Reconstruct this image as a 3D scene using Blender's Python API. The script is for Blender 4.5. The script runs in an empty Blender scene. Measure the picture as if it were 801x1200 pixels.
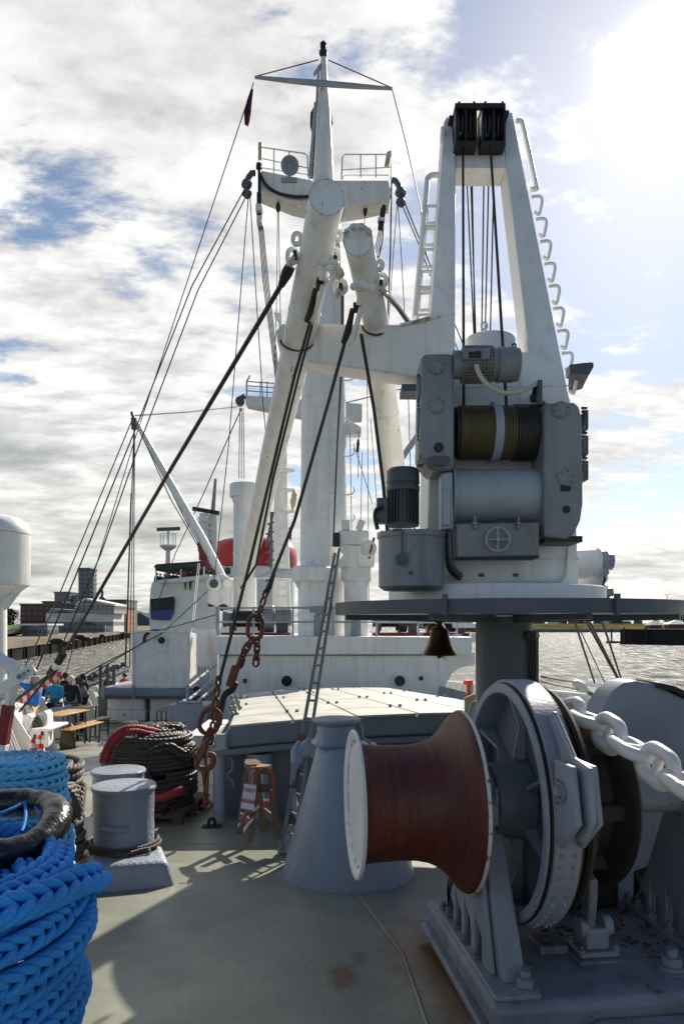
import bpy, bmesh, math, random
import numpy as np
from mathutils import Vector, Matrix
R = math.radians
PI = math.pi
scene = bpy.context.scene
COL = scene.collection
random.seed(7)

# ---------------------------------------------------------------- camera
F = 850.0            # focal length in photograph pixels (801 x 1200)
HY = 730.0           # horizon row
EYE = 1.75
cam_d = bpy.data.cameras.new('camera')
cam = bpy.data.objects.new('camera', cam_d)
COL.objects.link(cam)
cam.location = (0, 0, EYE)
cam.rotation_euler = (R(90), 0, 0)
cam_d.sensor_fit = 'VERTICAL'
cam_d.sensor_height = 36.0
cam_d.lens = 36.0 * F / 1200.0
cam_d.shift_y = (HY - 600.0) / 1200.0
cam_d.clip_start = 0.05
cam_d.clip_end = 9000
scene.camera = cam

# ---------------------------------------------------------------- exposure, sun, sky
scene.view_settings.view_transform = 'Standard'
scene.view_settings.look = 'None'
scene.view_settings.exposure = 0.52
scene.view_settings.gamma = 1.0
SUN_AZ, SUN_EL = R(24), R(34.3)          # azimuth to the right of the view direction
sdir = Vector((math.sin(SUN_AZ) * math.cos(SUN_EL), math.cos(SUN_AZ) * math.cos(SUN_EL), math.sin(SUN_EL)))
sl = bpy.data.lights.new('sun', 'SUN')
sl.energy = 5.0
sl.angle = R(0.6)
sl.color = (1.0, 0.93, 0.80)
so = bpy.data.objects.new('sun', sl)
COL.objects.link(so)
so.rotation_euler = sdir.to_track_quat('Z', 'Y').to_euler()
so.location = (0, 0, 40)

world = bpy.data.worlds.new("World")
scene.world = world
world.use_nodes = True
nt = world.node_tree
nt.nodes.clear()


def nd(t, typ, **kw):
    n = t.nodes.new(typ)
    for k, v in kw.items():
        if k in ('operation', 'blend_type', 'data_type', 'sky_type', 'interpolation_type', 'clamp', 'use_clamp', 'noise_dimensions',
                 'vector_type', 'feature', 'wave_type', 'bands_direction', 'normalize'):
            setattr(n, k, v)
        else:
            n.inputs[k].default_value = v
    return n


def math_n(t, op, a, b=None, c=None, clamp=False):
    n = t.nodes.new('ShaderNodeMath')
    n.operation = op
    n.use_clamp = clamp
    for i, v in enumerate((a, b, c)):
        if v is None:
            continue
        if isinstance(v, (int, float)):
            n.inputs[i].default_value = v
        else:
            t.links.new(v, n.inputs[i])
    return n.outputs[0]


def smooth_n(t, val, lo, hi, a=0.0, b=1.0):
    n = t.nodes.new('ShaderNodeMapRange')
    n.interpolation_type = 'SMOOTHSTEP'
    t.links.new(val, n.inputs[0])
    n.inputs[1].default_value = lo
    n.inputs[2].default_value = hi
    n.inputs[3].default_value = a
    n.inputs[4].default_value = b
    return n.outputs[0]


def mixc(t, fac, a, b, blend='MIX'):
    n = t.nodes.new('ShaderNodeMix')
    n.data_type = 'RGBA'
    n.blend_type = blend
    for i, v in ((0, fac), (6, a), (7, b)):
        if isinstance(v, (int, float)):
            n.inputs[i].default_value = v
        elif isinstance(v, (tuple, list)):
            n.inputs[i].default_value = tuple(v) + ((1.0,) if len(v) == 3 else ())
        else:
            t.links.new(v, n.inputs[i])
    return n.outputs[2]


def make_world():
    t = nt
    L = t.links.new
    out = t.nodes.new('ShaderNodeOutputWorld')
    sky = t.nodes.new('ShaderNodeTexSky')
    sky.sky_type = 'NISHITA'
    sky.sun_disc = False
    sky.sun_elevation = SUN_EL
    sky.sun_rotation = SUN_AZ
    sky.air_density = 1.0
    sky.dust_density = 0.35
    sky.ozone_density = 1.0
    bg1 = t.nodes.new('ShaderNodeBackground')
    bg1.inputs[1].default_value = 0.075
    L(sky.outputs[0], bg1.inputs[0])
    tc = t.nodes.new('ShaderNodeTexCoord')
    sep = t.nodes.new('ShaderNodeSeparateXYZ')
    L(tc.outputs['Generated'], sep.inputs[0])
    z = math_n(t, 'MAXIMUM', sep.outputs[2], 0.0)
    den = math_n(t, 'ADD', z, 0.16)
    u = math_n(t, 'DIVIDE', sep.outputs[0], den)
    v = math_n(t, 'DIVIDE', sep.outputs[1], den)
    cmb = t.nodes.new('ShaderNodeCombineXYZ')
    L(u, cmb.inputs[0]); L(v, cmb.inputs[1])
    # rotate the cloud plane so that the streets run obliquely
    mp = t.nodes.new('ShaderNodeMapping')
    mp.inputs['Rotation'].default_value = (0, 0, R(-28))
    mp.inputs['Location'].default_value = (6.6, 8.1, 0.0)
    mp.inputs['Scale'].default_value = (1.0, 1.55, 1.0)
    L(cmb.outputs[0], mp.inputs[0])
    n1 = nd(t, 'ShaderNodeTexNoise', Scale=1.05, Detail=12.0, Roughness=0.62, Distortion=0.25)
    L(mp.outputs[0], n1.inputs['Vector'])
    n2 = nd(t, 'ShaderNodeTexNoise', Scale=5.0, Detail=8.0, Roughness=0.62, Distortion=0.1)
    L(mp.outputs[0], n2.inputs['Vector'])
    n3 = nd(t, 'ShaderNodeTexNoise', Scale=1.7, Detail=5.0, Roughness=0.5)
    mp2 = t.nodes.new('ShaderNodeMapping')
    mp2.inputs['Location'].default_value = (7.3, 4.1, 2.0)
    L(cmb.outputs[0], mp2.inputs[0]); L(mp2.outputs[0], n3.inputs['Vector'])
    m = math_n(t, 'MULTIPLY_ADD', n2.outputs[0], 0.46, n1.outputs[0])
    # more cover low over the horizon and to the left, as in the photograph's weather
    cov = smooth_n(t, sep.outputs[2], 0.0, 0.7, 0.10, 0.0)
    cov2 = smooth_n(t, sep.outputs[0], -0.35, 0.40, 0.08, -0.07)
    m = math_n(t, 'ADD', m, cov)
    m = math_n(t, 'ADD', m, cov2)
    # the weather clears behind the viewer and overhead
    m = math_n(t, 'ADD', m, smooth_n(t, sep.outputs[1], -0.45, 0.45, -0.31, 0.0))
    m = math_n(t, 'ADD', m, smooth_n(t, sep.outputs[2], 0.66, 0.92, 0.0, -0.22))
    fac = smooth_n(t, m, 0.68, 0.80)
    # glow of the veiled sun
    dot = t.nodes.new('ShaderNodeVectorMath'); dot.operation = 'DOT_PRODUCT'
    L(tc.outputs['Generated'], dot.inputs[0])
    dot.inputs[1].default_value = sdir
    d0 = math_n(t, 'MAXIMUM', dot.outputs['Value'], 0.0)
    g1 = math_n(t, 'POWER', d0, 40.0)
    g2 = math_n(t, 'POWER', d0, 1300.0)
    # cloud brightness: thick parts greyer, thin edges and sunward parts brighter
    thick = smooth_n(t, n3.outputs[0], 0.36, 0.66)
    thick2 = smooth_n(t, m, 0.74, 1.05)
    shade = math_n(t, 'MULTIPLY', thick, thick2)
    tex = smooth_n(t, n2.outputs[0], 0.3, 0.7, 0.70, 1.20)
    base = math_n(t, 'MULTIPLY_ADD', shade, -0.36, 0.67)
    base = math_n(t, 'MULTIPLY', base, tex)
    gl = math_n(t, 'MULTIPLY_ADD', g1, 0.25, base)
    ccol = mixc(t, shade, (1.0, 0.99, 0.975), (0.88, 0.95, 1.0))
    low = smooth_n(t, sep.outputs[2], 0.02, 0.30)
    ccol = mixc(t, low, (1.0, 0.98, 0.93), ccol)
    bg2 = t.nodes.new('ShaderNodeBackground')
    L(ccol, bg2.inputs[0]); L(gl, bg2.inputs[1])
    mix = t.nodes.new('ShaderNodeMixShader')
    L(fac, mix.inputs[0]); L(bg1.outputs[0], mix.inputs[1]); L(bg2.outputs[0], mix.inputs[2])
    bg3 = t.nodes.new('ShaderNodeBackground')
    bg3.inputs[0].default_value = (1.0, 0.97, 0.9, 1)
    gsum = math_n(t, 'MULTIPLY_ADD', g2, 2.0, math_n(t, 'MULTIPLY', g1, 0.05))
    L(gsum, bg3.inputs[1])
    add = t.nodes.new('ShaderNodeAddShader')
    L(mix.outputs[0], add.inputs[0]); L(bg3.outputs[0], add.inputs[1])
    L(add.outputs[0], out.inputs[0])


make_world()
scene.cycles.max_bounces = 6
scene.cycles.sample_clamp_indirect = 4.0
scene.cycles.sample_clamp_direct = 12.0
scene.cycles.use_denoising = True


# ---------------------------------------------------------------- materials
def paint(name, col, rough=0.5, metal=0.0, var=0.10, rust=0.0, rustcol=(0.16, 0.055, 0.02), rscale=7.0,
          streak=0.0, dirt=(0.10, 0.075, 0.05), bump=0.10, bscale=45.0, vscale=1.8, spec=0.5, bdist=0.01, fine=0.0, edge=0.0, eamt=0.8):
    m = bpy.data.materials.new(name)
    m.use_nodes = True
    t = m.node_tree
    L = t.links.new
    b = t.nodes['Principled BSDF']
    b.inputs['Metallic'].default_value = metal
    b.inputs['Specular IOR Level'].default_value = spec
    g = t.nodes.new('ShaderNodeNewGeometry')
    n1 = nd(t, 'ShaderNodeTexNoise', Scale=vscale, Detail=7.0, Roughness=0.6)
    L(g.outputs['Position'], n1.inputs['Vector'])
    k = smooth_n(t, n1.outputs[0], 0.28, 0.72, 1 - var, 1 + var)
    cm = t.nodes.new('ShaderNodeVectorMath'); cm.operation = 'SCALE'
    cm.inputs[0].default_value = col
    L(k, cm.inputs['Scale'])
    c = cm.outputs[0]
    rgh = smooth_n(t, n1.outputs[0], 0.3, 0.7, max(0.05, rough - 0.08), min(1, rough + 0.10))
    if fine > 0:
        nf = nd(t, 'ShaderNodeTexNoise', Scale=vscale * 22, Detail=4.0, Roughness=0.7)
        L(g.outputs['Position'], nf.inputs['Vector'])
        kf = smooth_n(t, nf.outputs[0], 0.3, 0.7, 1 - fine, 1 + fine)
        c2 = t.nodes.new('ShaderNodeVectorMath'); c2.operation = 'SCALE'
        L(c, c2.inputs[0]); L(kf, c2.inputs['Scale'])
        c = c2.outputs[0]
    if streak > 0:
        mp = t.nodes.new('ShaderNodeMapping')
        mp.inputs['Scale'].default_value = (7, 7, 0.7)
        L(g.outputs['Position'], mp.inputs[0])
        n2 = nd(t, 'ShaderNodeTexNoise', Scale=1.0, Detail=5.0, Roughness=0.65)
        L(mp.outputs[0], n2.inputs['Vector'])
        s = smooth_n(t, n2.outputs[0], 0.47, 0.74, 0.0, streak)
        c = mixc(t, s, c, dirt)
    if rust > 0:
        n3 = nd(t, 'ShaderNodeTexNoise', Scale=rscale, Detail=9.0, Roughness=0.68, Distortion=0.3)
        L(g.outputs['Position'], n3.inputs['Vector'])
        lo = 0.80 - rust * 0.5
        s = smooth_n(t, n3.outputs[0], lo, lo + 0.06)
        n4 = nd(t, 'ShaderNodeTexNoise', Scale=rscale * 5, Detail=4.0)
        L(g.outputs['Position'], n4.inputs['Vector'])
        rc = mixc(t, n4.outputs[0], tuple(x * 0.45 for x in rustcol), tuple(min(1, x * 1.6) for x in rustcol))
        c = mixc(t, s, c, rc)
        rr = math_n(t, 'MULTIPLY', s, 0.35)
        rgh = math_n(t, 'ADD', rgh, rr, clamp=True)
    if edge > 0:       # paint worn off along the edges, down to rust
        bv = t.nodes.new('ShaderNodeBevel'); bv.samples = 4
        bv.inputs['Radius'].default_value = edge
        dp_ = t.nodes.new('ShaderNodeVectorMath'); dp_.operation = 'DOT_PRODUCT'
        L(bv.outputs[0], dp_.inputs[0]); L(g.outputs['True Normal'], dp_.inputs[1])
        n6 = nd(t, 'ShaderNodeTexNoise', Scale=11.0, Detail=8.0, Roughness=0.7)
        L(g.outputs['Position'], n6.inputs['Vector'])
        em = math_n(t, 'SUBTRACT', 1.0, dp_.outputs['Value'])
        em = math_n(t, 'MULTIPLY', smooth_n(t, em, 0.05, 0.22), smooth_n(t, n6.outputs[0], 0.42, 0.55))
        em = math_n(t, 'MULTIPLY', em, eamt, clamp=True)
        c = mixc(t, em, c, tuple(x * 0.8 for x in rustcol))
    L(c, b.inputs['Base Color'])
    L(rgh, b.inputs['Roughness'])
    if bump > 0:
        n5 = nd(t, 'ShaderNodeTexNoise', Scale=bscale, Detail=4.0, Roughness=0.55)
        L(g.outputs['Position'], n5.inputs['Vector'])
        bp = t.nodes.new('ShaderNodeBump')
        bp.inputs['Strength'].default_value = bump
        bp.inputs['Distance'].default_value = bdist
        L(n5.outputs[0], bp.inputs['Height'])
        L(bp.outputs[0], b.inputs['Normal'])
    return m


M = {}
M['white'] = paint('white_paint', (0.80, 0.795, 0.77), 0.42, var=0.06, rust=0.16, rscale=6, streak=0.32, fine=0.02, bump=0.10, bscale=25, dirt=(0.42, 0.34, 0.25), edge=0.02, eamt=0.45)
M['white_worn'] = paint('worn_white_paint', (0.79, 0.78, 0.75), 0.45, var=0.08, rust=0.33, rscale=8, streak=0.36, bump=0.12, bscale=30, dirt=(0.38, 0.28, 0.18), edge=0.018, eamt=0.75)
M['white_clean'] = paint('clean_white_paint', (0.80, 0.80, 0.78), 0.35, var=0.03, bump=0.03, bscale=20)
M['white_far'] = paint('far_white_paint', (0.74, 0.74, 0.73), 0.5, var=0.05, streak=0.10, bump=0)
M['grey'] = paint('machinery_grey_paint', (0.255, 0.285, 0.335), 0.42, var=0.14, rust=0.30, rscale=9, streak=0.26, fine=0.05, bump=0.20, bscale=38, dirt=(0.12, 0.10, 0.085), bdist=0.012, edge=0.016, eamt=0.85)
M['grey_lump'] = paint('lumpy_grey_paint', (0.265, 0.297, 0.35), 0.38, var=0.09, rust=0.16, rscale=6, streak=0.12, bump=0.55, bscale=30, dirt=(0.14, 0.12, 0.10), bdist=0.02)
M['grey_dirty'] = paint('dirty_grey_paint', (0.205, 0.232, 0.275), 0.45, var=0.22, rust=0.40, rscale=7, streak=0.5, bump=0.35, bscale=38, dirt=(0.07, 0.05, 0.035), bdist=0.012, edge=0.02, eamt=0.9)
M['grey_greasy_shade'] = paint('greasy_shaded_grey_paint', (0.12, 0.14, 0.165), 0.5, var=0.22, rust=0.2, rscale=5, streak=0.45, bump=0.25, bscale=38, dirt=(0.03, 0.02, 0.015))  # grease and rust stains; base also darkened for the shade inside the wheel
M['grey_light'] = paint('light_grey_paint', (0.33, 0.37, 0.42), 0.4, var=0.08, rust=0.05, streak=0.16, bump=0.15, bscale=30)
M['grey_crane'] = paint('crane_machine_grey_paint', (0.215, 0.23, 0.245), 0.40, var=0.16, rust=0.22, rscale=7, streak=0.42, fine=0.05, bump=0.10, bscale=26, dirt=(0.08, 0.07, 0.06), edge=0.018, eamt=0.7)
M['grey_dark'] = paint('dark_grey_paint', (0.075, 0.088, 0.108), 0.45, var=0.10, streak=0.12, bump=0.08)
M['motor_dark'] = paint('dark_motor_paint', (0.05, 0.056, 0.065), 0.40, var=0.15, streak=0.10, bump=0.08)
M['coaming'] = paint('hatch_coaming_grey_paint', (0.16, 0.19, 0.225), 0.42, var=0.08, rust=0.30, rscale=4.5, streak=0.22, bump=0.10, dirt=(0.16, 0.08, 0.04), edge=0.022, eamt=0.85)
M['hatch_top'] = paint('hatch_top_paint', (0.47, 0.455, 0.41), 0.6, var=0.16, rust=0.10, streak=0.0, bump=0.12, fine=0.18)
M['rust_drum'] = paint('rusty_drum_iron', (0.098, 0.0165, 0.009), 0.5, var=0.3, rust=0.26, rscale=3.5, rustcol=(0.12, 0.05, 0.03), bump=0.3, bscale=70, vscale=2.6, fine=0.22)


def score(m, axis, amt=0.55):
    """wear rings that run round a drum: darker and brighter bands along its axis"""
    t = m.node_tree
    L = t.links.new
    b = t.nodes['Principled BSDF']
    src = b.inputs['Base Color'].links[0].from_socket
    g = t.nodes.new('ShaderNodeNewGeometry')
    dt = t.nodes.new('ShaderNodeVectorMath'); dt.operation = 'DOT_PRODUCT'
    L(g.outputs['Position'], dt.inputs[0]); dt.inputs[1].default_value = axis
    wv = t.nodes.new('ShaderNodeVectorMath'); wv.operation = 'SCALE'
    L(g.outputs['Position'], wv.inputs[0]); wv.inputs['Scale'].default_value = 1.1
    cb = t.nodes.new('ShaderNodeVectorMath'); cb.operation = 'MULTIPLY_ADD'
    ax = t.nodes.new('ShaderNodeCombineXYZ'); L(dt.outputs['Value'], ax.inputs[0])
    L(ax.outputs[0], cb.inputs[0]); cb.inputs[1].default_value = (26, 0, 0); L(wv.outputs[0], cb.inputs[2])
    n = nd(t, 'ShaderNodeTexNoise', Scale=1.0, Detail=5.0, Roughness=0.65)
    L(cb.outputs[0], n.inputs['Vector'])
    k = smooth_n(t, n.outputs[0], 0.3, 0.7, 1 - amt, 1 + amt)
    s = t.nodes.new('ShaderNodeVectorMath'); s.operation = 'SCALE'
    L(src, s.inputs[0]); L(k, s.inputs['Scale'])
    L(s.outputs[0], b.inputs['Base Color'])


score(M['rust_drum'], (0.9925, 0.1219, 0), 0.26)
M['rust_rim'] = paint('rust_edged_white_rim', (0.60, 0.58, 0.54), 0.5, var=0.15, rust=0.50, rscale=16, rustcol=(0.26, 0.12, 0.03), bump=0.15, bscale=40)
M['rust_black'] = paint('black_rusty_iron', (0.022, 0.016, 0.013), 0.6, var=0.3, rust=0.22, rscale=5, rustcol=(0.06, 0.022, 0.012), bump=0.4, bscale=40)
M['rust_red'] = paint('red_rusty_chain_iron', (0.15, 0.048, 0.024), 0.65, var=0.35, rust=0.3, rscale=14, rustcol=(0.20, 0.08, 0.03), bump=0.35, bscale=60, vscale=6)
M['chain_white'] = paint('white_chain_paint', (0.66, 0.64, 0.60), 0.42, var=0.12, rust=0.30, rscale=11, rustcol=(0.22, 0.11, 0.05), bump=0.22, bscale=40, streak=0.15, dirt=(0.3, 0.22, 0.15))
M['wire_black'] = paint('black_wire_rope', (0.012, 0.011, 0.010), 0.5, var=0.2, bump=0)
M['wire_grey'] = paint('grey_wire_rope', (0.06, 0.06, 0.062), 0.5, var=0.2, bump=0)
M['black'] = paint('black_iron', (0.012, 0.012, 0.013), 0.5, var=0.2, bump=0.1)
M['void'] = paint('dark_glass', (0.012, 0.014, 0.018), 0.12, var=0.1, bump=0)
M['brown_wood'] = paint('brown_wood', (0.12, 0.055, 0.03), 0.6, var=0.3, bump=0.2, bscale=60, streak=0.3)
M['old_wood'] = paint('paint_splashed_old_wood', (0.16, 0.115, 0.07), 0.75, var=0.3, rust=0.10, rscale=14, rustcol=(0.25, 0.2, 0.15), bump=0.3, bscale=70, vscale=5)
M['pallet_wood'] = paint('pallet_wood', (0.36, 0.25, 0.14), 0.75, var=0.22, bump=0.25, bscale=60, vscale=6, streak=0.3)
M['pallet_dark'] = paint('dark_pallet_wood', (0.13, 0.085, 0.055), 0.75, var=0.25, bump=0.25, bscale=60, vscale=6)
M['table_wood'] = paint('orange_varnished_wood', (0.46, 0.26, 0.085), 0.4, var=0.12, bump=0.05, vscale=8)
M['green_metal'] = paint('dark_green_leg_paint', (0.02, 0.035, 0.028), 0.5, var=0.1, bump=0)
M['brass'] = paint('tarnished_bronze', (0.13, 0.075, 0.028), 0.33, metal=0.85, var=0.25, bump=0.1, vscale=5)
M['red'] = paint('red_paint', (0.42, 0.02, 0.018), 0.45, var=0.1, bump=0.05)
M['dark_red'] = paint('dark_red_paint', (0.20, 0.012, 0.014), 0.42, var=0.1, bump=0.06)
M['cone_red'] = paint('orange_red_plastic', (0.78, 0.045, 0.015), 0.4, var=0.05, bump=0)
M['white_plastic'] = paint('white_plastic', (0.75, 0.75, 0.76), 0.4, var=0.04, bump=0)
M['blue_tarp'] = paint('blue_tarpaulin', (0.03, 0.06, 0.22), 0.5, var=0.2, bump=0.3, bscale=8)
M['awning'] = paint('dark_green_canvas', (0.035, 0.05, 0.045), 0.7, var=0.1, bump=0)
M['galv'] = paint('galvanised_steel', (0.20, 0.21, 0.21), 0.45, metal=0.4, var=0.15, bump=0.08)
M['hose'] = paint('cream_hose', (0.50, 0.46, 0.36), 0.5, var=0.1, bump=0)
M['drum_olive'] = paint('greasy_wound_wire', (0.11, 0.085, 0.035), 0.45, metal=0.2, var=0.35, rust=0.2, rscale=6, rustcol=(0.10, 0.05, 0.02), bump=0.2, vscale=4)
M['drum_black'] = paint('black_greasy_wound_wire', (0.03, 0.025, 0.02), 0.4, var=0.3, bump=0.2, vscale=4)
M['cream'] = paint('cream_board', (0.55, 0.44, 0.26), 0.5, var=0.15, rust=0.2, rscale=6, bump=0)
M['yellow_bracket'] = paint('yellowish_bracket_paint', (0.45, 0.38, 0.22), 0.5, var=0.15, rust=0.1, bump=0.05)
M['flag_blue'] = paint('dark_blue_cloth', (0.02, 0.03, 0.10), 0.8, var=0.1, bump=0)
M['flag_red'] = paint('red_cloth', (0.35, 0.03, 0.03), 0.8, var=0.1, bump=0)
M['tape_red'] = paint('red_barrier_tape', (0.62, 0.02, 0.03), 0.4, var=0.05, bump=0)
M['tape_white'] = paint('white_barrier_tape', (0.75, 0.73, 0.72), 0.4, var=0.05, bump=0)
M['cord_orange'] = paint('orange_red_cord', (0.45, 0.07, 0.03), 0.6, var=0.2, bump=0)
M['paper'] = paint('white_sign_board', (0.72, 0.70, 0.68), 0.6, var=0.05, bump=0)
M['sign_red'] = paint('red_lettering', (0.50, 0.03, 0.03), 0.5, var=0.02, bump=0)
M['skin'] = paint('skin', (0.50, 0.27, 0.18), 0.5, var=0.05, bump=0)
M['eye'] = paint('dark_eye', (0.02, 0.015, 0.012), 0.2, var=0.0, bump=0)
for n_, c_ in dict(jacket_blue=(0.02, 0.16, 0.60), jacket_teal=(0.03, 0.30, 0.52), navy=(0.015, 0.02, 0.05), cloth_black=(0.012, 0.012, 0.014),
                   khaki=(0.42, 0.30, 0.17), jeans=(0.08, 0.13, 0.22), cloth_grey=(0.22, 0.24, 0.28), cloth_brown=(0.10, 0.045, 0.03),
                   cloth_red=(0.40, 0.03, 0.03), hair_grey=(0.36, 0.34, 0.32), hair_white=(0.62, 0.60, 0.56), hair_brown=(0.10, 0.05, 0.025),
                   hair_blond=(0.36, 0.22, 0.10), hair_dark=(0.02, 0.015, 0.012), bag_olive=(0.10, 0.09, 0.045), bag_black=(0.016, 0.016, 0.018)).items():
    M[n_] = paint(n_, c_, 0.75, var=0.15, bump=0.15, bscale=30, vscale=6)


def rope_mat(name, col, fleck=None, rough=0.55, fine=0.25, sheen=0.2, bumpd=0.004, fs=220.0):
    """fibrous rope: fine lengthwise-looking fibre noise, worn lighter patches, an occasional coloured tracer yarn"""
    m = bpy.data.materials.new(name)
    m.use_nodes = True
    t = m.node_tree
    L = t.links.new
    b = t.nodes['Principled BSDF']
    g = t.nodes.new('ShaderNodeNewGeometry')
    n0 = nd(t, 'ShaderNodeTexNoise', Scale=3.2, Detail=5.0, Roughness=0.6)
    n1 = nd(t, 'ShaderNodeTexNoise', Scale=fs, Detail=3.0, Roughness=0.6, Distortion=1.2)
    for n in (n0, n1):
        L(g.outputs['Position'], n.inputs['Vector'])
    k = smooth_n(t, n1.outputs[0], 0.25, 0.75, 1 - fine, 1 + fine)
    k0 = smooth_n(t, n0.outputs[0], 0.3, 0.7, 0.72, 1.18)
    k = math_n(t, 'MULTIPLY', k, k0)
    sc = t.nodes.new('ShaderNodeVectorMath'); sc.operation = 'SCALE'
    sc.inputs[0].default_value = col
    L(k, sc.inputs['Scale'])
    c = sc.outputs[0]
    if fleck:
        n2 = nd(t, 'ShaderNodeTexNoise', Scale=24.0, Detail=2.0)
        L(g.outputs['Position'], n2.inputs['Vector'])
        s = smooth_n(t, n2.outputs[0], 0.72, 0.75, 0, 0.6)
        c = mixc(t, s, c, fleck)
    L(c, b.inputs['Base Color'])
    b.inputs['Roughness'].default_value = rough
    b.inputs['Sheen Weight'].default_value = sheen
    bp = t.nodes.new('ShaderNodeBump')
    bp.inputs['Strength'].default_value = 0.5
    bp.inputs['Distance'].default_value = bumpd
    L(n1.outputs[0], bp.inputs['Height'])
    L(bp.outputs[0], b.inputs['Normal'])
    return m


M['rope_blue'] = rope_mat('blue_plaited_rope', (0.012, 0.25, 0.68), fleck=(0.30, 0.10, 0.14), fs=260, sheen=0.0, rough=0.66, fine=0.34, bumpd=0.006)
M['rope_pale'] = rope_mat('pale_blue_plaited_rope', (0.13, 0.47, 0.72), fs=160, sheen=0.0)
M['rope_dark'] = rope_mat('dark_brown_rope', (0.055, 0.042, 0.032), rough=0.5, sheen=0.1, fs=90)
M['rope_brown'] = rope_mat('brown_rope', (0.085, 0.06, 0.038), rough=0.6, fs=120)
M['rope_red'] = rope_mat('red_chafe_sleeve', (0.36, 0.012, 0.028), rough=0.6, fs=60)


def sleeve_mat():
    m = paint('black_leather_sleeve', (0.008, 0.008, 0.009), 0.26, var=0.15, bump=0.55, bscale=11, bdist=0.03)
    return m


M['sleeve'] = sleeve_mat()


def deck_mat():
    m = bpy.data.materials.new('grey_green_deck_paint')
    m.use_nodes = True
    t = m.node_tree
    L = t.links.new
    b = t.nodes['Principled BSDF']
    g = t.nodes.new('ShaderNodeNewGeometry')
    n0 = nd(t, 'ShaderNodeTexNoise', Scale=0.7, Detail=8.0, Roughness=0.65, Distortion=0.4)
    n1 = nd(t, 'ShaderNodeTexNoise', Scale=9.0, Detail=8.0, Roughness=0.7)
    n2 = nd(t, 'ShaderNodeTexNoise', Scale=90.0, Detail=4.0, Roughness=0.7)
    n3 = nd(t, 'ShaderNodeTexNoise', Scale=1.6, Detail=10.0, Roughness=0.7, Distortion=0.5)
    for n in (n0, n1, n2, n3):
        L(g.outputs['Position'], n.inputs['Vector'])
    c = mixc(t, smooth_n(t, n0.outputs[0], 0.35, 0.68), (0.180, 0.188, 0.155), (0.275, 0.272, 0.215))
    c = mixc(t, smooth_n(t, n1.outputs[0], 0.50, 0.78, 0, 0.45), c, (0.34, 0.34, 0.28))
    c = mixc(t, smooth_n(t, n2.outputs[0], 0.58, 0.78, 0, 0.5), c, (0.06, 0.06, 0.05))
    c = mixc(t, smooth_n(t, n3.outputs[0], 0.66, 0.78, 0, 0.5), c, (0.085, 0.075, 0.055))
    # rust runs where water drains from under the windlass bed
    for (cx, cy, rad, amt) in ((0.56, 4.42, 0.62, 0.95), (0.0, 4.1, 0.18, 0.9), (0.70, 3.8, 0.46, 0.9), (0.10, 4.35, 0.10, 0.6)):
        dv = t.nodes.new('ShaderNodeVectorMath'); dv.operation = 'SUBTRACT'
        L(g.outputs['Position'], dv.inputs[0]); dv.inputs[1].default_value = (cx, cy, -0.06 * cy)
        sc = t.nodes.new('ShaderNodeVectorMath'); sc.operation = 'MULTIPLY'
        L(dv.outputs[0], sc.inputs[0]); sc.inputs[1].default_value = (1.6, 0.7, 1)
        ln = t.nodes.new('ShaderNodeVectorMath'); ln.operation = 'LENGTH'
        L(sc.outputs[0], ln.inputs[0])
        nn = math_n(t, 'MULTIPLY_ADD', n1.outputs[0], rad * 0.9, math_n(t, 'ADD', ln.outputs['Value'], -rad * 0.45))
        s = smooth_n(t, nn, rad * 0.25, rad, amt, 0.0)
        c = mixc(t, s, c, (0.15, 0.062, 0.022))
    L(c, b.inputs['Base Color'])
    rg = smooth_n(t, n3.outputs[0], 0.35, 0.65, 0.30, 0.48)
    b.inputs['Specular IOR Level'].default_value = 0.6
    L(rg, b.inputs['Roughness'])
    n4 = nd(t, 'ShaderNodeTexNoise', Scale=28.0, Detail=5.0, Roughness=0.6)
    L(g.outputs['Position'], n4.inputs['Vector'])
    hs = math_n(t, 'MULTIPLY_ADD', n4.outputs[0], 0.9, math_n(t, 'MULTIPLY_ADD', n2.outputs[0], 0.4, n1.outputs[0]))
    bp = t.nodes.new('ShaderNodeBump')
    bp.inputs['Strength'].default_value = 0.5
    bp.inputs['Distance'].default_value = 0.0055
    L(hs, bp.inputs['Height']); L(bp.outputs[0], b.inputs['Normal'])
    return m


M['deck'] = deck_mat()


def water_mat():
    m = bpy.data.materials.new('river_water')
    m.use_nodes = True
    t = m.node_tree
    L = t.links.new
    b = t.nodes['Principled BSDF']
    b.inputs['Base Color'].default_value = (0.17, 0.16, 0.125, 1)
    b.inputs['Specular IOR Level'].default_value = 0.34
    b.inputs['IOR'].default_value = 1.33
    g = t.nodes.new('ShaderNodeNewGeometry')
    mp = t.nodes.new('ShaderNodeMapping')
    mp.inputs['Scale'].default_value = (1.0, 0.42, 1)
    mp.inputs['Rotation'].default_value = (0, 0, R(-6))
    L(g.outputs['Position'], mp.inputs[0])
    n1 = nd(t, 'ShaderNodeTexNoise', Scale=0.42, Detail=9.0, Roughness=0.66, Distortion=0.5)
    n2 = nd(t, 'ShaderNodeTexNoise', Scale=0.07, Detail=5.0, Roughness=0.6)
    L(mp.outputs[0], n1.inputs['Vector']); L(mp.outputs[0], n2.inputs['Vector'])
    n3 = nd(t, 'ShaderNodeTexNoise', Scale=2.2, Detail=4.0, Roughness=0.7)
    L(mp.outputs[0], n3.inputs['Vector'])
    h = math_n(t, 'MULTIPLY_ADD', n2.outputs[0], 2.2, math_n(t, 'MULTIPLY_ADD', n3.outputs[0], 0.5, n1.outputs[0]))
    bp = t.nodes.new('ShaderNodeBump')
    bp.inputs['Strength'].default_value = 1.0
    bp.inputs['Distance'].default_value = 1.5
    L(h, bp.inputs['Height']); L(bp.outputs[0], b.inputs['Normal'])
    return m


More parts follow.
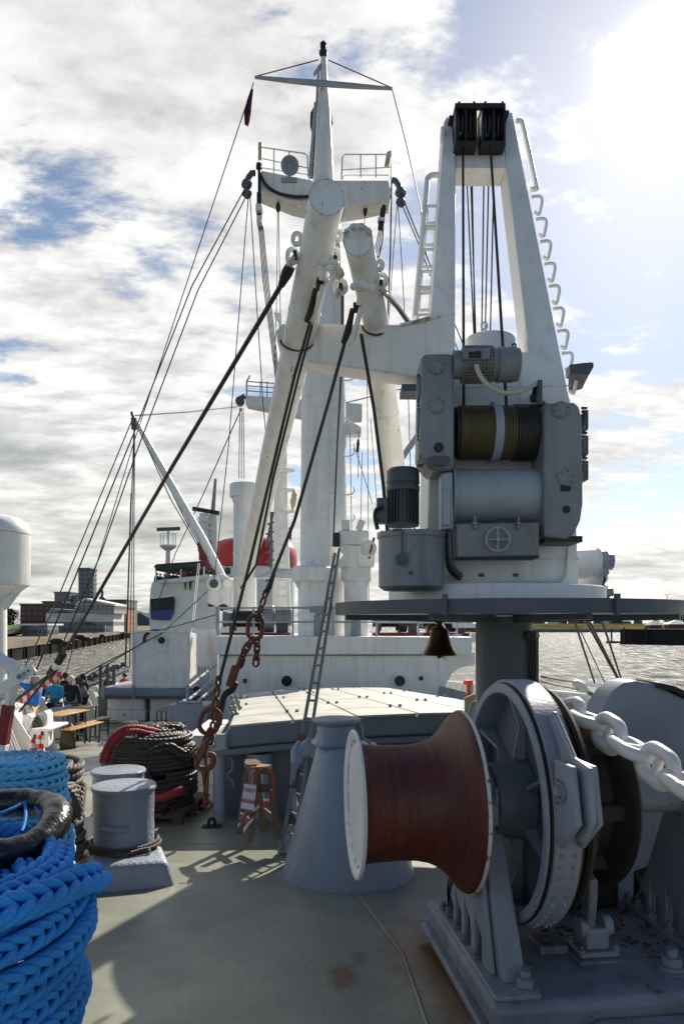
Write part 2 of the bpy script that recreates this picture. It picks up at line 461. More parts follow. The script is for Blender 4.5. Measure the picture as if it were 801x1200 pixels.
def glitter(m):
    t = m.node_tree
    b = t.nodes['Principled BSDF']
    g = t.nodes.new('ShaderNodeNewGeometry')
    mp = t.nodes.new('ShaderNodeMapping')
    mp.inputs['Scale'].default_value = (0.55, 0.10, 1)
    t.links.new(g.outputs['Position'], mp.inputs[0])
    n = nd(t, 'ShaderNodeTexNoise', Scale=1.0, Detail=7.0, Roughness=0.75)
    t.links.new(mp.outputs[0], n.inputs['Vector'])
    t.links.new(smooth_n(t, n.outputs[0], 0.36, 0.62, 0.06, 0.30), b.inputs['Roughness'])
    t.links.new(mixc(t, smooth_n(t, n.outputs[0], 0.35, 0.65), (0.10, 0.095, 0.075), (0.19, 0.18, 0.145)), b.inputs['Base Color'])


M['water'] = water_mat()
glitter(M['water'])


def facade(name, wall, glass, floor_h=3.4, bay=3.0, fill=(0.6, 0.7)):
    """far buildings: rows of windows worked into the wall by position"""
    m = bpy.data.materials.new(name)
    m.use_nodes = True
    t = m.node_tree
    L = t.links.new
    b = t.nodes['Principled BSDF']
    g = t.nodes.new('ShaderNodeNewGeometry')
    sp = t.nodes.new('ShaderNodeSeparateXYZ')
    L(g.outputs['Position'], sp.inputs[0])
    hx = math_n(t, 'ADD', sp.outputs[0], math_n(t, 'MULTIPLY', sp.outputs[1], 0.9))
    fx = math_n(t, 'FRACT', math_n(t, 'DIVIDE', hx, bay))
    fz = math_n(t, 'FRACT', math_n(t, 'DIVIDE', sp.outputs[2], floor_h))
    wx = math_n(t, 'LESS_THAN', fx, fill[0])
    wz = math_n(t, 'LESS_THAN', fz, fill[1])
    w = math_n(t, 'MULTIPLY', wx, wz)
    n = nd(t, 'ShaderNodeTexNoise', Scale=0.35, Detail=3.0)
    L(g.outputs['Position'], n.inputs['Vector'])
    wc = mixc(t, n.outputs[0], tuple(x * 0.75 for x in wall), tuple(x * 1.25 for x in wall))
    L(mixc(t, w, wc, glass), b.inputs['Base Color'])
    L(math_n(t, 'MULTIPLY_ADD', w, -0.5, 0.75), b.inputs['Roughness'])
    return m


M['f_brick'] = facade('red_brick_facade', (0.105, 0.042, 0.034), (0.04, 0.05, 0.06), 3.6, 4.0, (0.6, 0.45))
M['f_orange'] = facade('orange_brick_facade', (0.42, 0.20, 0.12), (0.10, 0.07, 0.06), 4.0, 5.0, (0.35, 0.6))
M['f_tower'] = facade('dark_glass_facade', (0.16, 0.18, 0.21), (0.025, 0.035, 0.05), 3.2, 3.6, (0.8, 0.62))
M['f_grey'] = facade('grey_clad_facade', (0.15, 0.17, 0.20), (0.07, 0.085, 0.11), 3.6, 2.5, (0.7, 0.5))
M['f_glass'] = facade('pale_glass_facade', (0.34, 0.36, 0.36), (0.14, 0.17, 0.18), 4.5, 3.0, (0.85, 0.8))
M['f_teal'] = facade('teal_glass_facade', (0.10, 0.13, 0.13), (0.05, 0.08, 0.085), 30.0, 4.0, (0.7, 0.95))
M['f_white'] = facade('white_banded_facade', (0.66, 0.66, 0.63), (0.16, 0.18, 0.18), 7.5, 400.0, (1.0, 0.33))
M['quay'] = paint('weathered_quay_concrete', (0.25, 0.22, 0.17), 0.8, var=0.2, streak=0.4, bump=0, vscale=0.08, dirt=(0.08, 0.07, 0.055), spec=0.0)
M['quay_dark'] = paint('dark_sheet_piling', (0.035, 0.033, 0.03), 0.7, var=0.3, bump=0, vscale=0.1, spec=0.0)
M['bank'] = paint('dry_grass_bank', (0.11, 0.095, 0.042), 0.9, var=0.35, bump=0, vscale=0.03, spec=0.0)
M['rubble'] = paint('bank_stone', (0.16, 0.155, 0.14), 0.9, var=0.35, bump=0, vscale=0.3, spec=0.0)
M['lawn'] = paint('bright_lawn', (0.14, 0.24, 0.03), 0.9, var=0.2, bump=0, vscale=0.1, spec=0.0)
M['leaf'] = paint('tree_leaves', (0.040, 0.062, 0.022), 0.7, var=0.4, bump=0, vscale=0.4, spec=0.0)
M['bark'] = paint('tree_bark', (0.07, 0.055, 0.04), 0.9, var=0.3, bump=0)
M['hill'] = paint('distant_hill', (0.10, 0.12, 0.13), 0.9, var=0.25, bump=0, vscale=0.02, spec=0.0)
# ---------------------------------------------------------------- geometry helpers
def P(px, py, d):
    """point at depth d that was measured at a photograph position"""
    return Vector(((px - 400.5) * d / F, d, EYE + (HY - py) * d / F))


def deck_z(y):
    return -0.06 * y


SHIP = Matrix.Rotation(R(7), 4, 'Z')      # the ship's beam axis against the view


def frame_of(T, ref=None):
    T = Vector(T).normalized()
    a = Vector(ref) if ref else (Vector((0, 0, 1)) if abs(T.z) < 0.95 else Vector((1, 0, 0)))
    U = (a - T * a.dot(T)).normalized()
    V = T.cross(U)
    return T, U, V


class MB:
    def __init__(s, X=None):
        s.v, s.f, s.X = [], [], X

    def add(s, vs, fs):
        b = len(s.v)
        if s.X is not None:
            vs = [s.X @ Vector(v) for v in vs]
        s.v.extend([tuple(v) for v in vs])
        s.f.extend([tuple(b + i for i in f) for f in fs])
        return s

    def bx(s, x0, x1, y0, y1, z0, z1):
        vs = [(x, y, z) for x in (x0, x1) for y in (y0, y1) for z in (z0, z1)]
        return s.add(vs, [(0, 1, 3, 2), (4, 6, 7, 5), (0, 4, 5, 1), (2, 3, 7, 6), (0, 2, 6, 4), (1, 5, 7, 3)])

    def box(s, c, size, rot=None):
        q = rot or Matrix.Identity(3)
        c = Vector(c)
        vs = [c + q @ Vector((x * size[0] / 2, y * size[1] / 2, z * size[2] / 2)) for x in (-1, 1) for y in (-1, 1) for z in (-1, 1)]
        return s.add(vs, [(0, 1, 3, 2), (4, 6, 7, 5), (0, 4, 5, 1), (2, 3, 7, 6), (0, 2, 6, 4), (1, 5, 7, 3)])

    def pbox(s, px0, px1, py0, py1, d, t):
        a = P(px0, py1, d); b = P(px1, py0, d)
        return s.bx(a.x, b.x, d, d + t, a.z, b.z)

    def prism(s, pts, vec):
        pts = [Vector(p) for p in pts]
        vec = Vector(vec)
        n = len(pts)
        vs = pts + [p + vec for p in pts]
        fs = [tuple(range(n)), tuple(range(2 * n - 1, n - 1, -1))]
        fs += [(i, i + n, (i + 1) % n + n, (i + 1) % n) for i in range(n)]
        return s.add(vs, fs)

    def bar(s, a, b, w, h, ref=None):
        """rectangular bar between two points"""
        a, b = Vector(a), Vector(b)
        T, U, V = frame_of(b - a, ref)
        vs = []
        for p in (a, b):
            for (i, j) in ((-1, -1), (1, -1), (1, 1), (-1, 1)):
                vs.append(p + V * (w / 2 * i) + U * (h / 2 * j))
        return s.add(vs, [(3, 2, 1, 0), (4, 5, 6, 7)] + [(i, (i + 1) % 4, (i + 1) % 4 + 4, i + 4) for i in range(4)])

    def cyl(s, a, b, r0, r1=None, n=24, cap=True):
        a, b = Vector(a), Vector(b)
        r1 = r0 if r1 is None else r1
        T, U, V = frame_of(b - a)
        vs, fs = [], []
        for p, r in ((a, r0), (b, r1)):
            for k in range(n):
                w = 2 * PI * k / n
                vs.append(p + U * (r * math.cos(w)) + V * (r * math.sin(w)))
        fs = [(k, (k + 1) % n, (k + 1) % n + n, k + n) for k in range(n)]
        if cap:
            fs += [tuple(range(n - 1, -1, -1)), tuple(range(n, 2 * n))]
        return s.add(vs, fs)

    def lathe(s, o, axis, prof, n=32, ref=None, closed=False):
        """prof: (height along axis, radius)"""
        o = Vector(o)
        T, U, V = frame_of(axis, ref)
        vs, fs = [], []
        m = len(prof)
        for (h, r) in prof:
            for k in range(n):
                w = 2 * PI * k / n
                vs.append(o + T * h + U * (r * math.cos(w)) + V * (r * math.sin(w)))
        for i in range(m - 1 + (1 if closed else 0)):
            j = (i + 1) % m
            for k in range(n):
                k2 = (k + 1) % n
                fs.append((i * n + k, i * n + k2, j * n + k2, j * n + k))
        if not closed:
            if prof[0][1] > 1e-6:
                fs.append(tuple(range(n - 1, -1, -1)))
            if prof[-1][1] > 1e-6:
                fs.append(tuple((m - 1) * n + k for k in range(n)))
        return s.add(vs, fs)

    def tube(s, pts, r, n=8, closed=False, cap=True, ref=None):
        pts = [Vector(p) for p in pts]
        m = len(pts)
        rs = r if isinstance(r, (list, tuple)) else [r] * m
        vs, fs = [], []
        U = None
        for i, p in enumerate(pts):
            if closed:
                T = pts[(i + 1) % m] - pts[i - 1]
            else:
                T = pts[min(i + 1, m - 1)] - pts[max(i - 1, 0)]
            if T.length < 1e-9:
                T = Vector((0, 0, 1))
            T.normalize()
            if U is None:
                _, U, _ = frame_of(T, ref)
            U = U - T * U.dot(T)
            if U.length < 1e-6:
                _, U, _ = frame_of(T)
            U.normalize()
            V = T.cross(U)
            for k in range(n):
                w = 2 * PI * k / n
                vs.append(p + U * (rs[i] * math.cos(w)) + V * (rs[i] * math.sin(w)))
        for i in range(m if closed else m - 1):
            j = (i + 1) % m
            for k in range(n):
                k2 = (k + 1) % n
                fs.append((i * n + k, i * n + k2, j * n + k2, j * n + k))
        if cap and not closed:
            fs += [tuple(range(n - 1, -1, -1)), tuple((m - 1) * n + k for k in range(n))]
        return s.add(vs, fs)

    def sph(s, c, r, n=16, m=10, sc=(1, 1, 1)):
        c = Vector(c)
        vs, fs = [], []
        for i in range(m + 1):
            a = PI * i / m
            for k in range(n):
                w = 2 * PI * k / n
                vs.append(c + Vector((r * sc[0] * math.sin(a) * math.cos(w), r * sc[1] * math.sin(a) * math.sin(w), r * sc[2] * math.cos(a))))
        for i in range(m):
            for k in range(n):
                k2 = (k + 1) % n
                fs.append((i * n + k, (i + 1) * n + k, (i + 1) * n + k2, i * n + k2))
        return s.add(vs, fs)

    def oval(s, c, along, across, L, W, r, n=8, m=10):
        """an open chain link / lug: outer length L, outer width W, bar radius r"""
        c = Vector(c)
        a = Vector(along).normalized()
        b = Vector(across)
        b = (b - a * b.dot(a)).normalized()
        rw = W / 2 - r
        hl = max(0.0, L / 2 - r - rw)
        pts = []
        for k in range(m + 1):
            w = -PI / 2 + PI * k / m
            pts.append(c + a * (hl + rw * math.cos(w)) + b * (rw * math.sin(w)))
        for k in range(m + 1):
            w = PI / 2 + PI * k / m
            pts.append(c + a * (-hl + rw * math.cos(w)) + b * (rw * math.sin(w)))
        return s.tube(pts, r, n, closed=True)

    def hexbolt(s, p, axis, r=0.02, h=0.02):
        s.cyl(p, Vector(p) + Vector(axis).normalized() * h, r, n=6)
        s.cyl(Vector(p) + Vector(axis).normalized() * h * 0.98, Vector(p) + Vector(axis).normalized() * h * 1.7, r * 0.55, n=10)
        return s

    def build(s, name, mat, parent=None, loc=None, bev=0.0, ang=38, recalc=True, seg=2, flat=False):
        me = bpy.data.meshes.new(name)
        if parent is not None:
            inv = ROOT[parent.name].inverted()
            vs = [tuple(inv @ Vector(v)) for v in s.v]
        elif loc is not None:
            l = Vector(loc)
            vs = [tuple(Vector(v) - l) for v in s.v]
        else:
            vs = s.v
        me.from_pydata(vs, [], s.f)
        if recalc:
            b = bmesh.new()
            b.from_mesh(me)
            bmesh.ops.remove_doubles(b, verts=b.verts, dist=1e-6)
            bmesh.ops.recalc_face_normals(b, faces=b.faces)
            b.to_mesh(me)
            b.free()
        if not flat:
            me.polygons.foreach_set('use_smooth', [True] * len(me.polygons))
            me.set_sharp_from_angle(angle=R(ang))
        me.materials.append(mat)
        o = bpy.data.objects.new(name, me)
        COL.objects.link(o)
        if parent is not None:
            o.parent = parent
            ROOT[o.name] = ROOT[parent.name]
        elif loc is not None:
            o.location = loc
            ROOT[o.name] = Matrix.Translation(loc)
        else:
            ROOT[o.name] = Matrix.Identity(4)
        if bev > 0:
            md = o.modifiers.new('bevel', 'BEVEL')
            md.width = bev
            md.segments = seg
            md.limit_method = 'ANGLE'
            md.angle_limit = R(ang)
        return o


ROOT = {}


def thing(name, label, cat, loc=(0, 0, 0), group=None, rz=0.0):
    o = bpy.data.objects.new(name, None)
    COL.objects.link(o)
    o.location = loc
    o.rotation_euler = (0, 0, rz)
    o.empty_display_size = 0.1
    o['label'] = label
    o['category'] = cat
    if group:
        o['group'] = group
    ROOT[o.name] = Matrix.Translation(loc) @ Matrix.Rotation(rz, 4, 'Z')
    return o


def tag(o, label, cat, group=None):
    o['label'] = label
    o['category'] = cat
    if group:
        o['group'] = group
    return o


def kind(o, k):
    o['kind'] = k
    return o


def dup(root, loc, label=None, group=None, rz=None):
    def cp(o, par):
        c = o.copy()
        COL.objects.link(c)
        if par is not None:
            c.parent = par
        for ch in KIDS.get(o.name, []) or [x for x in bpy.data.objects if x.parent == o]:
            cp(ch, c)
        return c
    KIDS = {}
    c = cp(root, None)
    c.location = loc
    if rz is not None:
        c.rotation_euler = (0, 0, rz)
    if label:
        c['label'] = label
    if group:
        c['group'] = group
    return c


def wire(label, pts, r, mat='wire_black', cat='wire', name='wire', sag=0.0, n=6, group=None, d=None):
    """a rope or wire through measured points (px, py, depth)"""
    q = [P(*p) if len(p) == 3 else Vector(p) for p in pts]
    if sag and len(q) == 2:
        m = 14
        a, b = q
        q = [a.lerp(b, i / m) - Vector((0, 0, 4 * sag * (i / m) * (1 - i / m))) for i in range(m + 1)]
    o = MB().tube(q, r, n).build(name, M[mat], None, loc=q[0], recalc=False)
    return tag(o, label, cat, group)


# ---- ropes -------------------------------------------------------------------
def resample(pts, step):
    pts = np.array([tuple(p) for p in pts], float)
    seg = np.linalg.norm(np.diff(pts, axis=0), axis=1)
    s = np.concatenate([[0], np.cumsum(seg)])
    n = max(4, int(s[-1] / step))
    q = np.linspace(0, s[-1], n)
    return np.stack([np.interp(q, s, pts[:, i]) for i in range(3)], 1), q


def np_tube(mb, pts, ref, r, seg):
    T = np.gradient(pts, axis=0)
    T /= np.linalg.norm(T, axis=1)[:, None] + 1e-12
    U = ref - (ref * T).sum(1)[:, None] * T
    U /= np.linalg.norm(U, axis=1)[:, None] + 1e-12
    V = np.cross(T, U)
    w = np.arange(seg) * 2 * PI / seg
    rr = r if np.ndim(r) else np.full(len(pts), r)
    vs = pts[:, None, :] + rr[:, None, None] * (U[:, None, :] * np.cos(w)[None, :, None] + V[:, None, :] * np.sin(w)[None, :, None])
    n = len(pts)
    b = len(mb.v)
    mb.v.extend(map(tuple, vs.reshape(-1, 3).tolist()))
    i = np.arange(n - 1)[:, None] * seg
    k = np.arange(seg)[None, :]
    k2 = (k + 1) % seg
    f = np.stack([i + k, i + k2, i + seg + k2, i + seg + k], -1).reshape(-1, 4) + b
    mb.f.extend(map(tuple, f.tolist()))
    mb.f.append(tuple(b + x for x in range(seg - 1, -1, -1)))
    mb.f.append(tuple(b + (n - 1) * seg + x for x in range(seg)))


def plait(mb, path, normal, W, D, r, pitch, step, seg=8, pair=0.42, ph=0.0):
    """plaited rope: three pairs of strands crossing, flat side along `normal`"""
    p, s = resample(path, step)
    T = np.gradient(p, axis=0)
    T /= np.linalg.norm(T, axis=1)[:, None] + 1e-12
    N = np.array([tuple(normal(x)) for x in p])
    N = N - (N * T).sum(1)[:, None] * T
    N /= np.linalg.norm(N, axis=1)[:, None] + 1e-12
    B = np.cross(T, N)
    for k in range(3):
        for q in (-pair, pair):
            t = 2 * PI * s / pitch + 2 * PI * k / 3 + q + ph
            c = p + B * (W * np.cos(t))[:, None] + N * (D * np.sin(2 * t))[:, None]
            np_tube(mb, c, N, r * (1 + 0.05 * np.sin(t * 1.3 + k)), seg)


def laid(mb, path, Rr, pitch, step, strands=3, seg=6):
    p, s = resample(path, step)
    T = np.gradient(p, axis=0)
    T /= np.linalg.norm(T, axis=1)[:, None] + 1e-12
    N = np.tile(np.array([[0.13, 0.21, 0.97]]), (len(p), 1))
    N = N - (N * T).sum(1)[:, None] * T
    N /= np.linalg.norm(N, axis=1)[:, None] + 1e-12
    B = np.cross(T, N)
    for k in range(strands):
        t = 2 * PI * s / pitch + 2 * PI * k / strands
        c = p + (B * np.cos(t)[:, None] + N * np.sin(t)[:, None]) * (Rr * 0.52)
        np_tube(mb, c, N, Rr * 0.52, seg)


def ring_path(c, rx, ry, z0, z1=None, a0=0.0, a1=2 * PI, n=90, wob=0.0, seed=0):
    rnd = random.Random(seed)
    p1, p2, p3 = (rnd.uniform(0, 6.28) for _ in range(3))
    z1 = z0 if z1 is None else z1
    out = []
    for i in range(n + 1):
        f = i / n
        a = a0 + (a1 - a0) * f
        k = 1 + wob * (math.sin(2 * a + p1) + 0.6 * math.sin(3 * a + p2))
        out.append((c[0] + rx * k * math.cos(a), c[1] + ry * k * math.sin(a), z0 + (z1 - z0) * f + wob * 0.6 * rx * math.sin(2 * a + p3)))
    return out


# ---- people ------------------------------------------------------------------
def skin_obj(name, mat, parent, verts, edges, radii, root=0, sub=1):
    me = bpy.data.meshes.new(name)
    me.from_pydata([tuple(v) for v in verts], edges, [])
    o = bpy.data.objects.new(name, me)
    COL.objects.link(o)
    o.parent = parent
    ROOT[o.name] = ROOT[parent.name]
    me.materials.append(mat)
    sk = o.modifiers.new('skin', 'SKIN')
    sk.use_smooth_shade = True
    lay = me.skin_vertices[0].data
    for i, r in enumerate(radii):
        lay[i].radius = (r, r) if not isinstance(r, tuple) else r
        lay[i].use_root = (i == root)
    sb = o.modifiers.new('subdivision', 'SUBSURF')
    sb.levels = sub
    sb.render_levels = sub
    return o


def person(label, loc, rz, pose='stand', top='cloth_black', legs='jeans', hair='hair_grey', long_hair=False, bald=False,
           arms=None, height=1.72, group=None, simple=False, hat=None, lean=0.0):
    root = thing('person', label, 'person', loc, group, rz)
    k = height / 1.72
    hipz = 0.90 if pose != 'sit' else 0.50
    J = {}
    ln = lean
    def up(h, extra=0.0):      # point on the spine, h above the hip
        return Vector((0, ln * h + extra, hipz + h))
    J['pelvis'] = up(0.02)
    J['waist'] = up(0.18)
    J['chest'] = up(0.40)
    J['neck'] = up(0.56)
    J['head0'] = up(0.62, 0.01)
    J['head1'] = up(0.70, 0.02)
    J['head2'] = up(0.77, 0.015)
    for s, n in ((-1, 'l'), (1, 'r')):
        J['sh' + n] = up(0.50) + Vector((0.185 * s, 0, 0))
        J['hip' + n] = Vector((0.095 * s, 0, hipz - 0.04))
        if pose == 'sit':
            J['kn' + n] = Vector((0.13 * s, 0.43, hipz + 0.0))
            J['an' + n] = Vector((0.13 * s, 0.45, 0.09))
            J['toe' + n] = Vector((0.14 * s, 0.63, 0.035))
        else:
            J['kn' + n] = Vector((0.105 * s, 0.02, 0.49))
            J['an' + n] = Vector((0.11 * s, -0.01, 0.09))
            J['toe' + n] = Vector((0.135 * s, 0.17, 0.035))
        a = (arms or {}).get(n, 'down')
        S = J['sh' + n]
        if a == 'down':
            J['el' + n] = S + Vector((0.06 * s, -0.02, -0.28)); J['wr' + n] = S + Vector((0.06 * s, 0.06, -0.52))
        elif a == 'fold':
            J['el' + n] = S + Vector((0.07 * s, 0.05, -0.27)); J['wr' + n] = S + Vector((-0.08 * s, 0.26, -0.25))
        elif a == 'raise':
            J['el' + n] = S + Vector((0.22 * s, 0.10, 0.14)); J['wr' + n] = S + Vector((0.40 * s, 0.16, 0.32))
        elif a == 'lap':
            J['el' + n] = S + Vector((0.07 * s, 0.06, -0.27)); J['wr' + n] = S + Vector((-0.02 * s, 0.28, -0.33))
    for q in J:
        J[q] = J[q] * k
    # body (skin): head, neck, trunk, arms with hands and fingers, legs with feet
    V, E, Rr = [], [], []

    def av(p, r):
        V.append(Vector(p)); Rr.append(r * k if not isinstance(r, tuple) else (r[0] * k, r[1] * k)); return len(V) - 1

    def ch(*ids):
        for a, b in zip(ids, ids[1:]):
            E.append((a, b))
    pv = av(J['pelvis'], 0.115); wa = av(J['waist'], 0.11); cs = av(J['chest'], 0.125); nk = av(J['neck'], 0.058)
    h0 = av(J['head0'], 0.062); h1 = av(J['head1'], (0.080, 0.092)); h2 = av(J['head2'], (0.062, 0.072))
    ch(pv, wa, cs, nk, h0, h1, h2)
    if not simple:
        ns = av(J['head1'] + Vector((0, 0.112, -0.012)) * k, 0.013); E.append((h1, ns))
    for s, n in ((-1, 'l'), (1, 'r')):
        a = av(J['sh' + n], 0.058); b = av(J['el' + n], 0.043); c = av(J['wr' + n], 0.029)
        ch(cs, a, b, c)
        dr = (J['wr' + n] - J['el' + n]).normalized()
        _, U_, V_ = frame_of(dr, (s, 0.2, 0))
        pm = av(J['wr' + n] + dr * 0.075 * k, 0.034)
        ch(c, pm)
        if not simple:
            for i, (off, ln_) in enumerate(((-0.027, 0.075), (-0.009, 0.09), (0.009, 0.085), (0.027, 0.065))):
                f0 = av(V[pm] + (V_ * off + dr * 0.03) * k, 0.010)
                f1 = av(V[pm] + (V_ * off * 1.15 + dr * (0.03 + ln_ * 0.6) - U_ * 0.006 * s) * k, 0.009)
                f2 = av(V[pm] + (V_ * off * 1.2 + dr * (0.02 + ln_) - U_ * 0.025 * s) * k, 0.007)
                ch(pm, f0, f1, f2)
            t0 = av(V[c] + (V_ * -0.042 + dr * 0.045) * k, 0.011); t1 = av(V[c] + (V_ * -0.06 + dr * 0.085) * k, 0.009)
            ch(c, t0, t1)
        hp = av(J['hip' + n], 0.082); kn = av(J['kn' + n], 0.056); an = av(J['an' + n], 0.040); to = av(J['toe' + n], 0.034)
        ch(pv, hp, kn, an, to)
    skin_obj('body', M['skin'], root, V, E, Rr)
    # jacket
    V, E, Rr = [], [], []
    pv = av(J['pelvis'], 0.150); wa = av(J['waist'], 0.148); cs = av(J['chest'], 0.158); nk = av(J['neck'], 0.085)
    ch(pv, wa, cs, nk)
    for n in 'lr':
        a = av(J['sh' + n], 0.082); b = av(J['el' + n], 0.064); c = av(J['el' + n].lerp(J['wr' + n], 0.93), 0.048)
        ch(cs, a, b, c)
    skin_obj('jacket', M[top], root, V, E, Rr)
    V, E, Rr = [], [], []
    pv = av(J['pelvis'] - Vector((0, 0, 0.02)), 0.140)
    for n in 'lr':
        hp = av(J['hip' + n], 0.104); kn = av(J['kn' + n], 0.078); an = av(J['an' + n] + Vector((0, 0, 0.01)), 0.058)
        ch(pv, hp, kn, an)
    skin_obj('trousers', M[legs], root, V, E, Rr)
    # shoes
    if not simple:
        for n in 'lr':
            mb = MB()
            a, b = J['an' + n], J['toe' + n]
            mb.tube([ROOT[root.name] @ q for q in (Vector((a.x, a.y - 0.07, 0.045)), Vector((a.x, a.y - 0.03, 0.05)), Vector((a.x, a.y + 0.05, 0.05)), Vector((b.x, b.y - 0.02, 0.042)), Vector((b.x, b.y + 0.05, 0.03)))],
                    [0.03, 0.048, 0.052, 0.047, 0.022], 10)
            mb.build('shoe', M['cloth_black'], root)
    # hair
    c = ROOT[root.name] @ (J['head1'] + Vector((0, -0.036, 0.036)) * k)
    mb = MB()
    if hat:
        mb.sph(c + Vector((0, 0, 0.012)), 0.108 * k, 14, 8, (0.98, 1.08, 0.95))
        mb.build('cap', M[hat], root)
    elif bald:
        mb.lathe(c + Vector((0, 0, -0.06)), (0, 0, 1), [(-0.03, 0.075 * k), (0.0, 0.098 * k), (0.05, 0.102 * k), (0.075, 0.09 * k)], 16)
        mb.build('hair', M[hair], root)
    else:
        mb.sph(c, 0.108 * k, 14, 9, (0.98, 1.02, 0.96))
        if long_hair:
            mb.sph(c + Matrix.Rotation(rz, 3, 'Z') @ Vector((0, -0.05, -0.10)), 0.10 * k, 12, 8, (1.0, 0.75, 1.25))
        mb.build('hair', M[hair], root)
    if not simple:
        for s in (-1, 1):
            q = ROOT[root.name] @ (J['head1'] + Vector((0.03 * s, 0.082, 0.012)) * k)
            MB().sph(q, 0.010 * k, 8, 6).build('eye', M['eye'], root)
            q = ROOT[root.name] @ (J['head1'] + Vector((0.082 * s, 0.0, -0.005)) * k)
            MB().sph(q, 0.026 * k, 8, 6, (0.5, 0.7, 1.1)).build('ear', M['skin'], root)
        q = ROOT[root.name] @ (J['head1'] + Vector((0, 0.086, -0.045)) * k)
        MB().sph(q, 0.018 * k, 8, 6, (1.2, 0.35, 0.35)).build('mouth', M['dark_red'], root)
    return root
# ================================================================ SETTING
def sheet(name, pts, mat, thick=0.0):
    mb = MB()
    if thick:
        mb.prism(pts, (0, 0, -thick))
    else:
        mb.add(pts, [tuple(range(len(pts)))])
    return kind(mb.build(name, M[mat], flat=True), 'structure')


WZ = -9.0
# river
wb = MB()
wb.add([(-5000, -400, WZ), (5000, -400, WZ), (5000, 7000, WZ), (-5000, 7000, WZ)], [(0, 1, 2, 3)])
kind(wb.build('water', M['water'], flat=True), 'structure')

# deck of the ship with its sheer; the hull sides below it go down to the water
left = [(-2.6, -5), (-3.6, 0), (-4.6, 6), (-5.0, 9.5), (-5.96, 13.5), (-7.2, 19), (-8.2, 24), (-9.4, 31), (-13, 60), (-17, 95)]
right = [(-3, 95), (0, 60), (3.6, 31), (4.4, 22), (4.75, 14), (4.85, 9), (4.8, 4), (4.4, 0), (3.4, -5)]
outline = left + right
dm = MB()
n = len(outline)
dv = [(x, y, deck_z(y)) for x, y in outline] + [(x * 0.96, y, WZ - 0.5) for x, y in outline]
dm.add(dv, [tuple(range(n))[::-1]] + [(i, (i + 1) % n, (i + 1) % n + n, i + n) for i in range(n)])
kind(dm.build('deck', M['deck'], flat=True), 'structure')

q0_, q1_ = P(418, 1062, 5.6), P(500, 1215, 3.6)
kind(MB().tube([(q0_.x, 5.6, deck_z(5.6) + 0.001), (0.37, 4.4, deck_z(4.4) + 0.001), (q1_.x, 3.4, deck_z(3.4) + 0.001)], 0.012, 6).build('deck_seam', M['deck']), 'structure')

for pts_ in (((-3.3, 6.9), (0.4, 7.35)), ((-3.4, 10.5), (-1.6, 10.7))):
    (xa_, ya_), (xb_, yb_) = pts_
    kind(MB().tube([(xa_, ya_, deck_z(ya_) - 0.004), (xb_, yb_, deck_z(yb_) - 0.004)], 0.011, 6).build('deck_seam', M['deck']), 'structure')

# distant land
def land(name, pts, mat):
    return sheet(name, pts, mat, 8.0)


qa, qb = P(-60, 790, 152), P(150, 748, 508)
QZ = -4.0
def q_at(f, off=0.0):
    x = qa.x + (qb.x - qa.x) * f; y = qa.y + (qb.y - qa.y) * f
    return Vector((x - off, y + off * 0.25, QZ))
land('left_shore', [q_at(-0.6, 1.2), q_at(1.05, 1.2), (-230, 1500, QZ), (-1600, 1500, QZ), (-1600, 60, QZ)], 'quay')
mb = MB()
for f in range(13):
    pass
a, b = q_at(-0.6), q_at(1.05)
mb.bar(a + Vector((-0.6, 0, -0.4)), b + Vector((-0.6, 0, -0.4)), 1.2, 2.0)
qw = thing('quay_wall', 'long weathered concrete quay wall along the left river bank', 'quay wall', a)
mb.build('coping', M['quay'], qw)
mb = MB(); mb.bar(a + Vector((-0.9, 0, -3.6)), b + Vector((-0.9, 0, -3.6)), 1.0, 4.4)
mb.build('sheet_piling', M['quay_dark'], qw)
for i in range(26):
    q = q_at(-0.2 + i * 0.048)
    MB().bx(q.x, q.x + 0.7, q.y - 0.5, q.y + 0.5, WZ - 0.3, QZ - 1.3).build('fender_pile', M['quay_dark'], qw)
for px, py, d, w, lb in ((67, 768, 230, 5.0, 'nearest'), (94, 764, 300, 5.0, 'middle'), (113, 760, 372, 5.0, 'farthest')):
    q = P(px, py, d)
    mb = MB()
    mb.sph((q.x, q.y, QZ - 0.1), w * 0.5, 12, 8, (1.0, 0.5, 0.42))
    mb.sph((q.x + w * 0.55, q.y, QZ - 0.9), w * 0.34, 12, 8, (1.2, 0.6, 0.5))
    tag(mb.build('floating_fender', M['black'], None, loc=(q.x, q.y, QZ)), 'black rubber ship fenders hung on the left quay wall, %s of three' % lb, 'fender', 'fenders on the quay')


def block(name, label, px0, px1, pytop, d, t, mat, zb=QZ, extra=None, cat='building'):
    a = P(px0, pytop, d); b = P(px1, pytop, d)
    r = thing(name, label, cat, ((a.x + b.x) / 2, d, zb))
    mb = MB(); mb.bx(a.x, b.x, d, d + t, zb, a.z)
    mb.build('wall', M[mat], r)
    mb = MB(); mb.bx(a.x - 0.5, b.x + 0.5, d - 0.5, d + t + 0.5, a.z + 0.004, a.z + 1.0)
    mb.build('roof', M['grey_dark'], r)
    return r


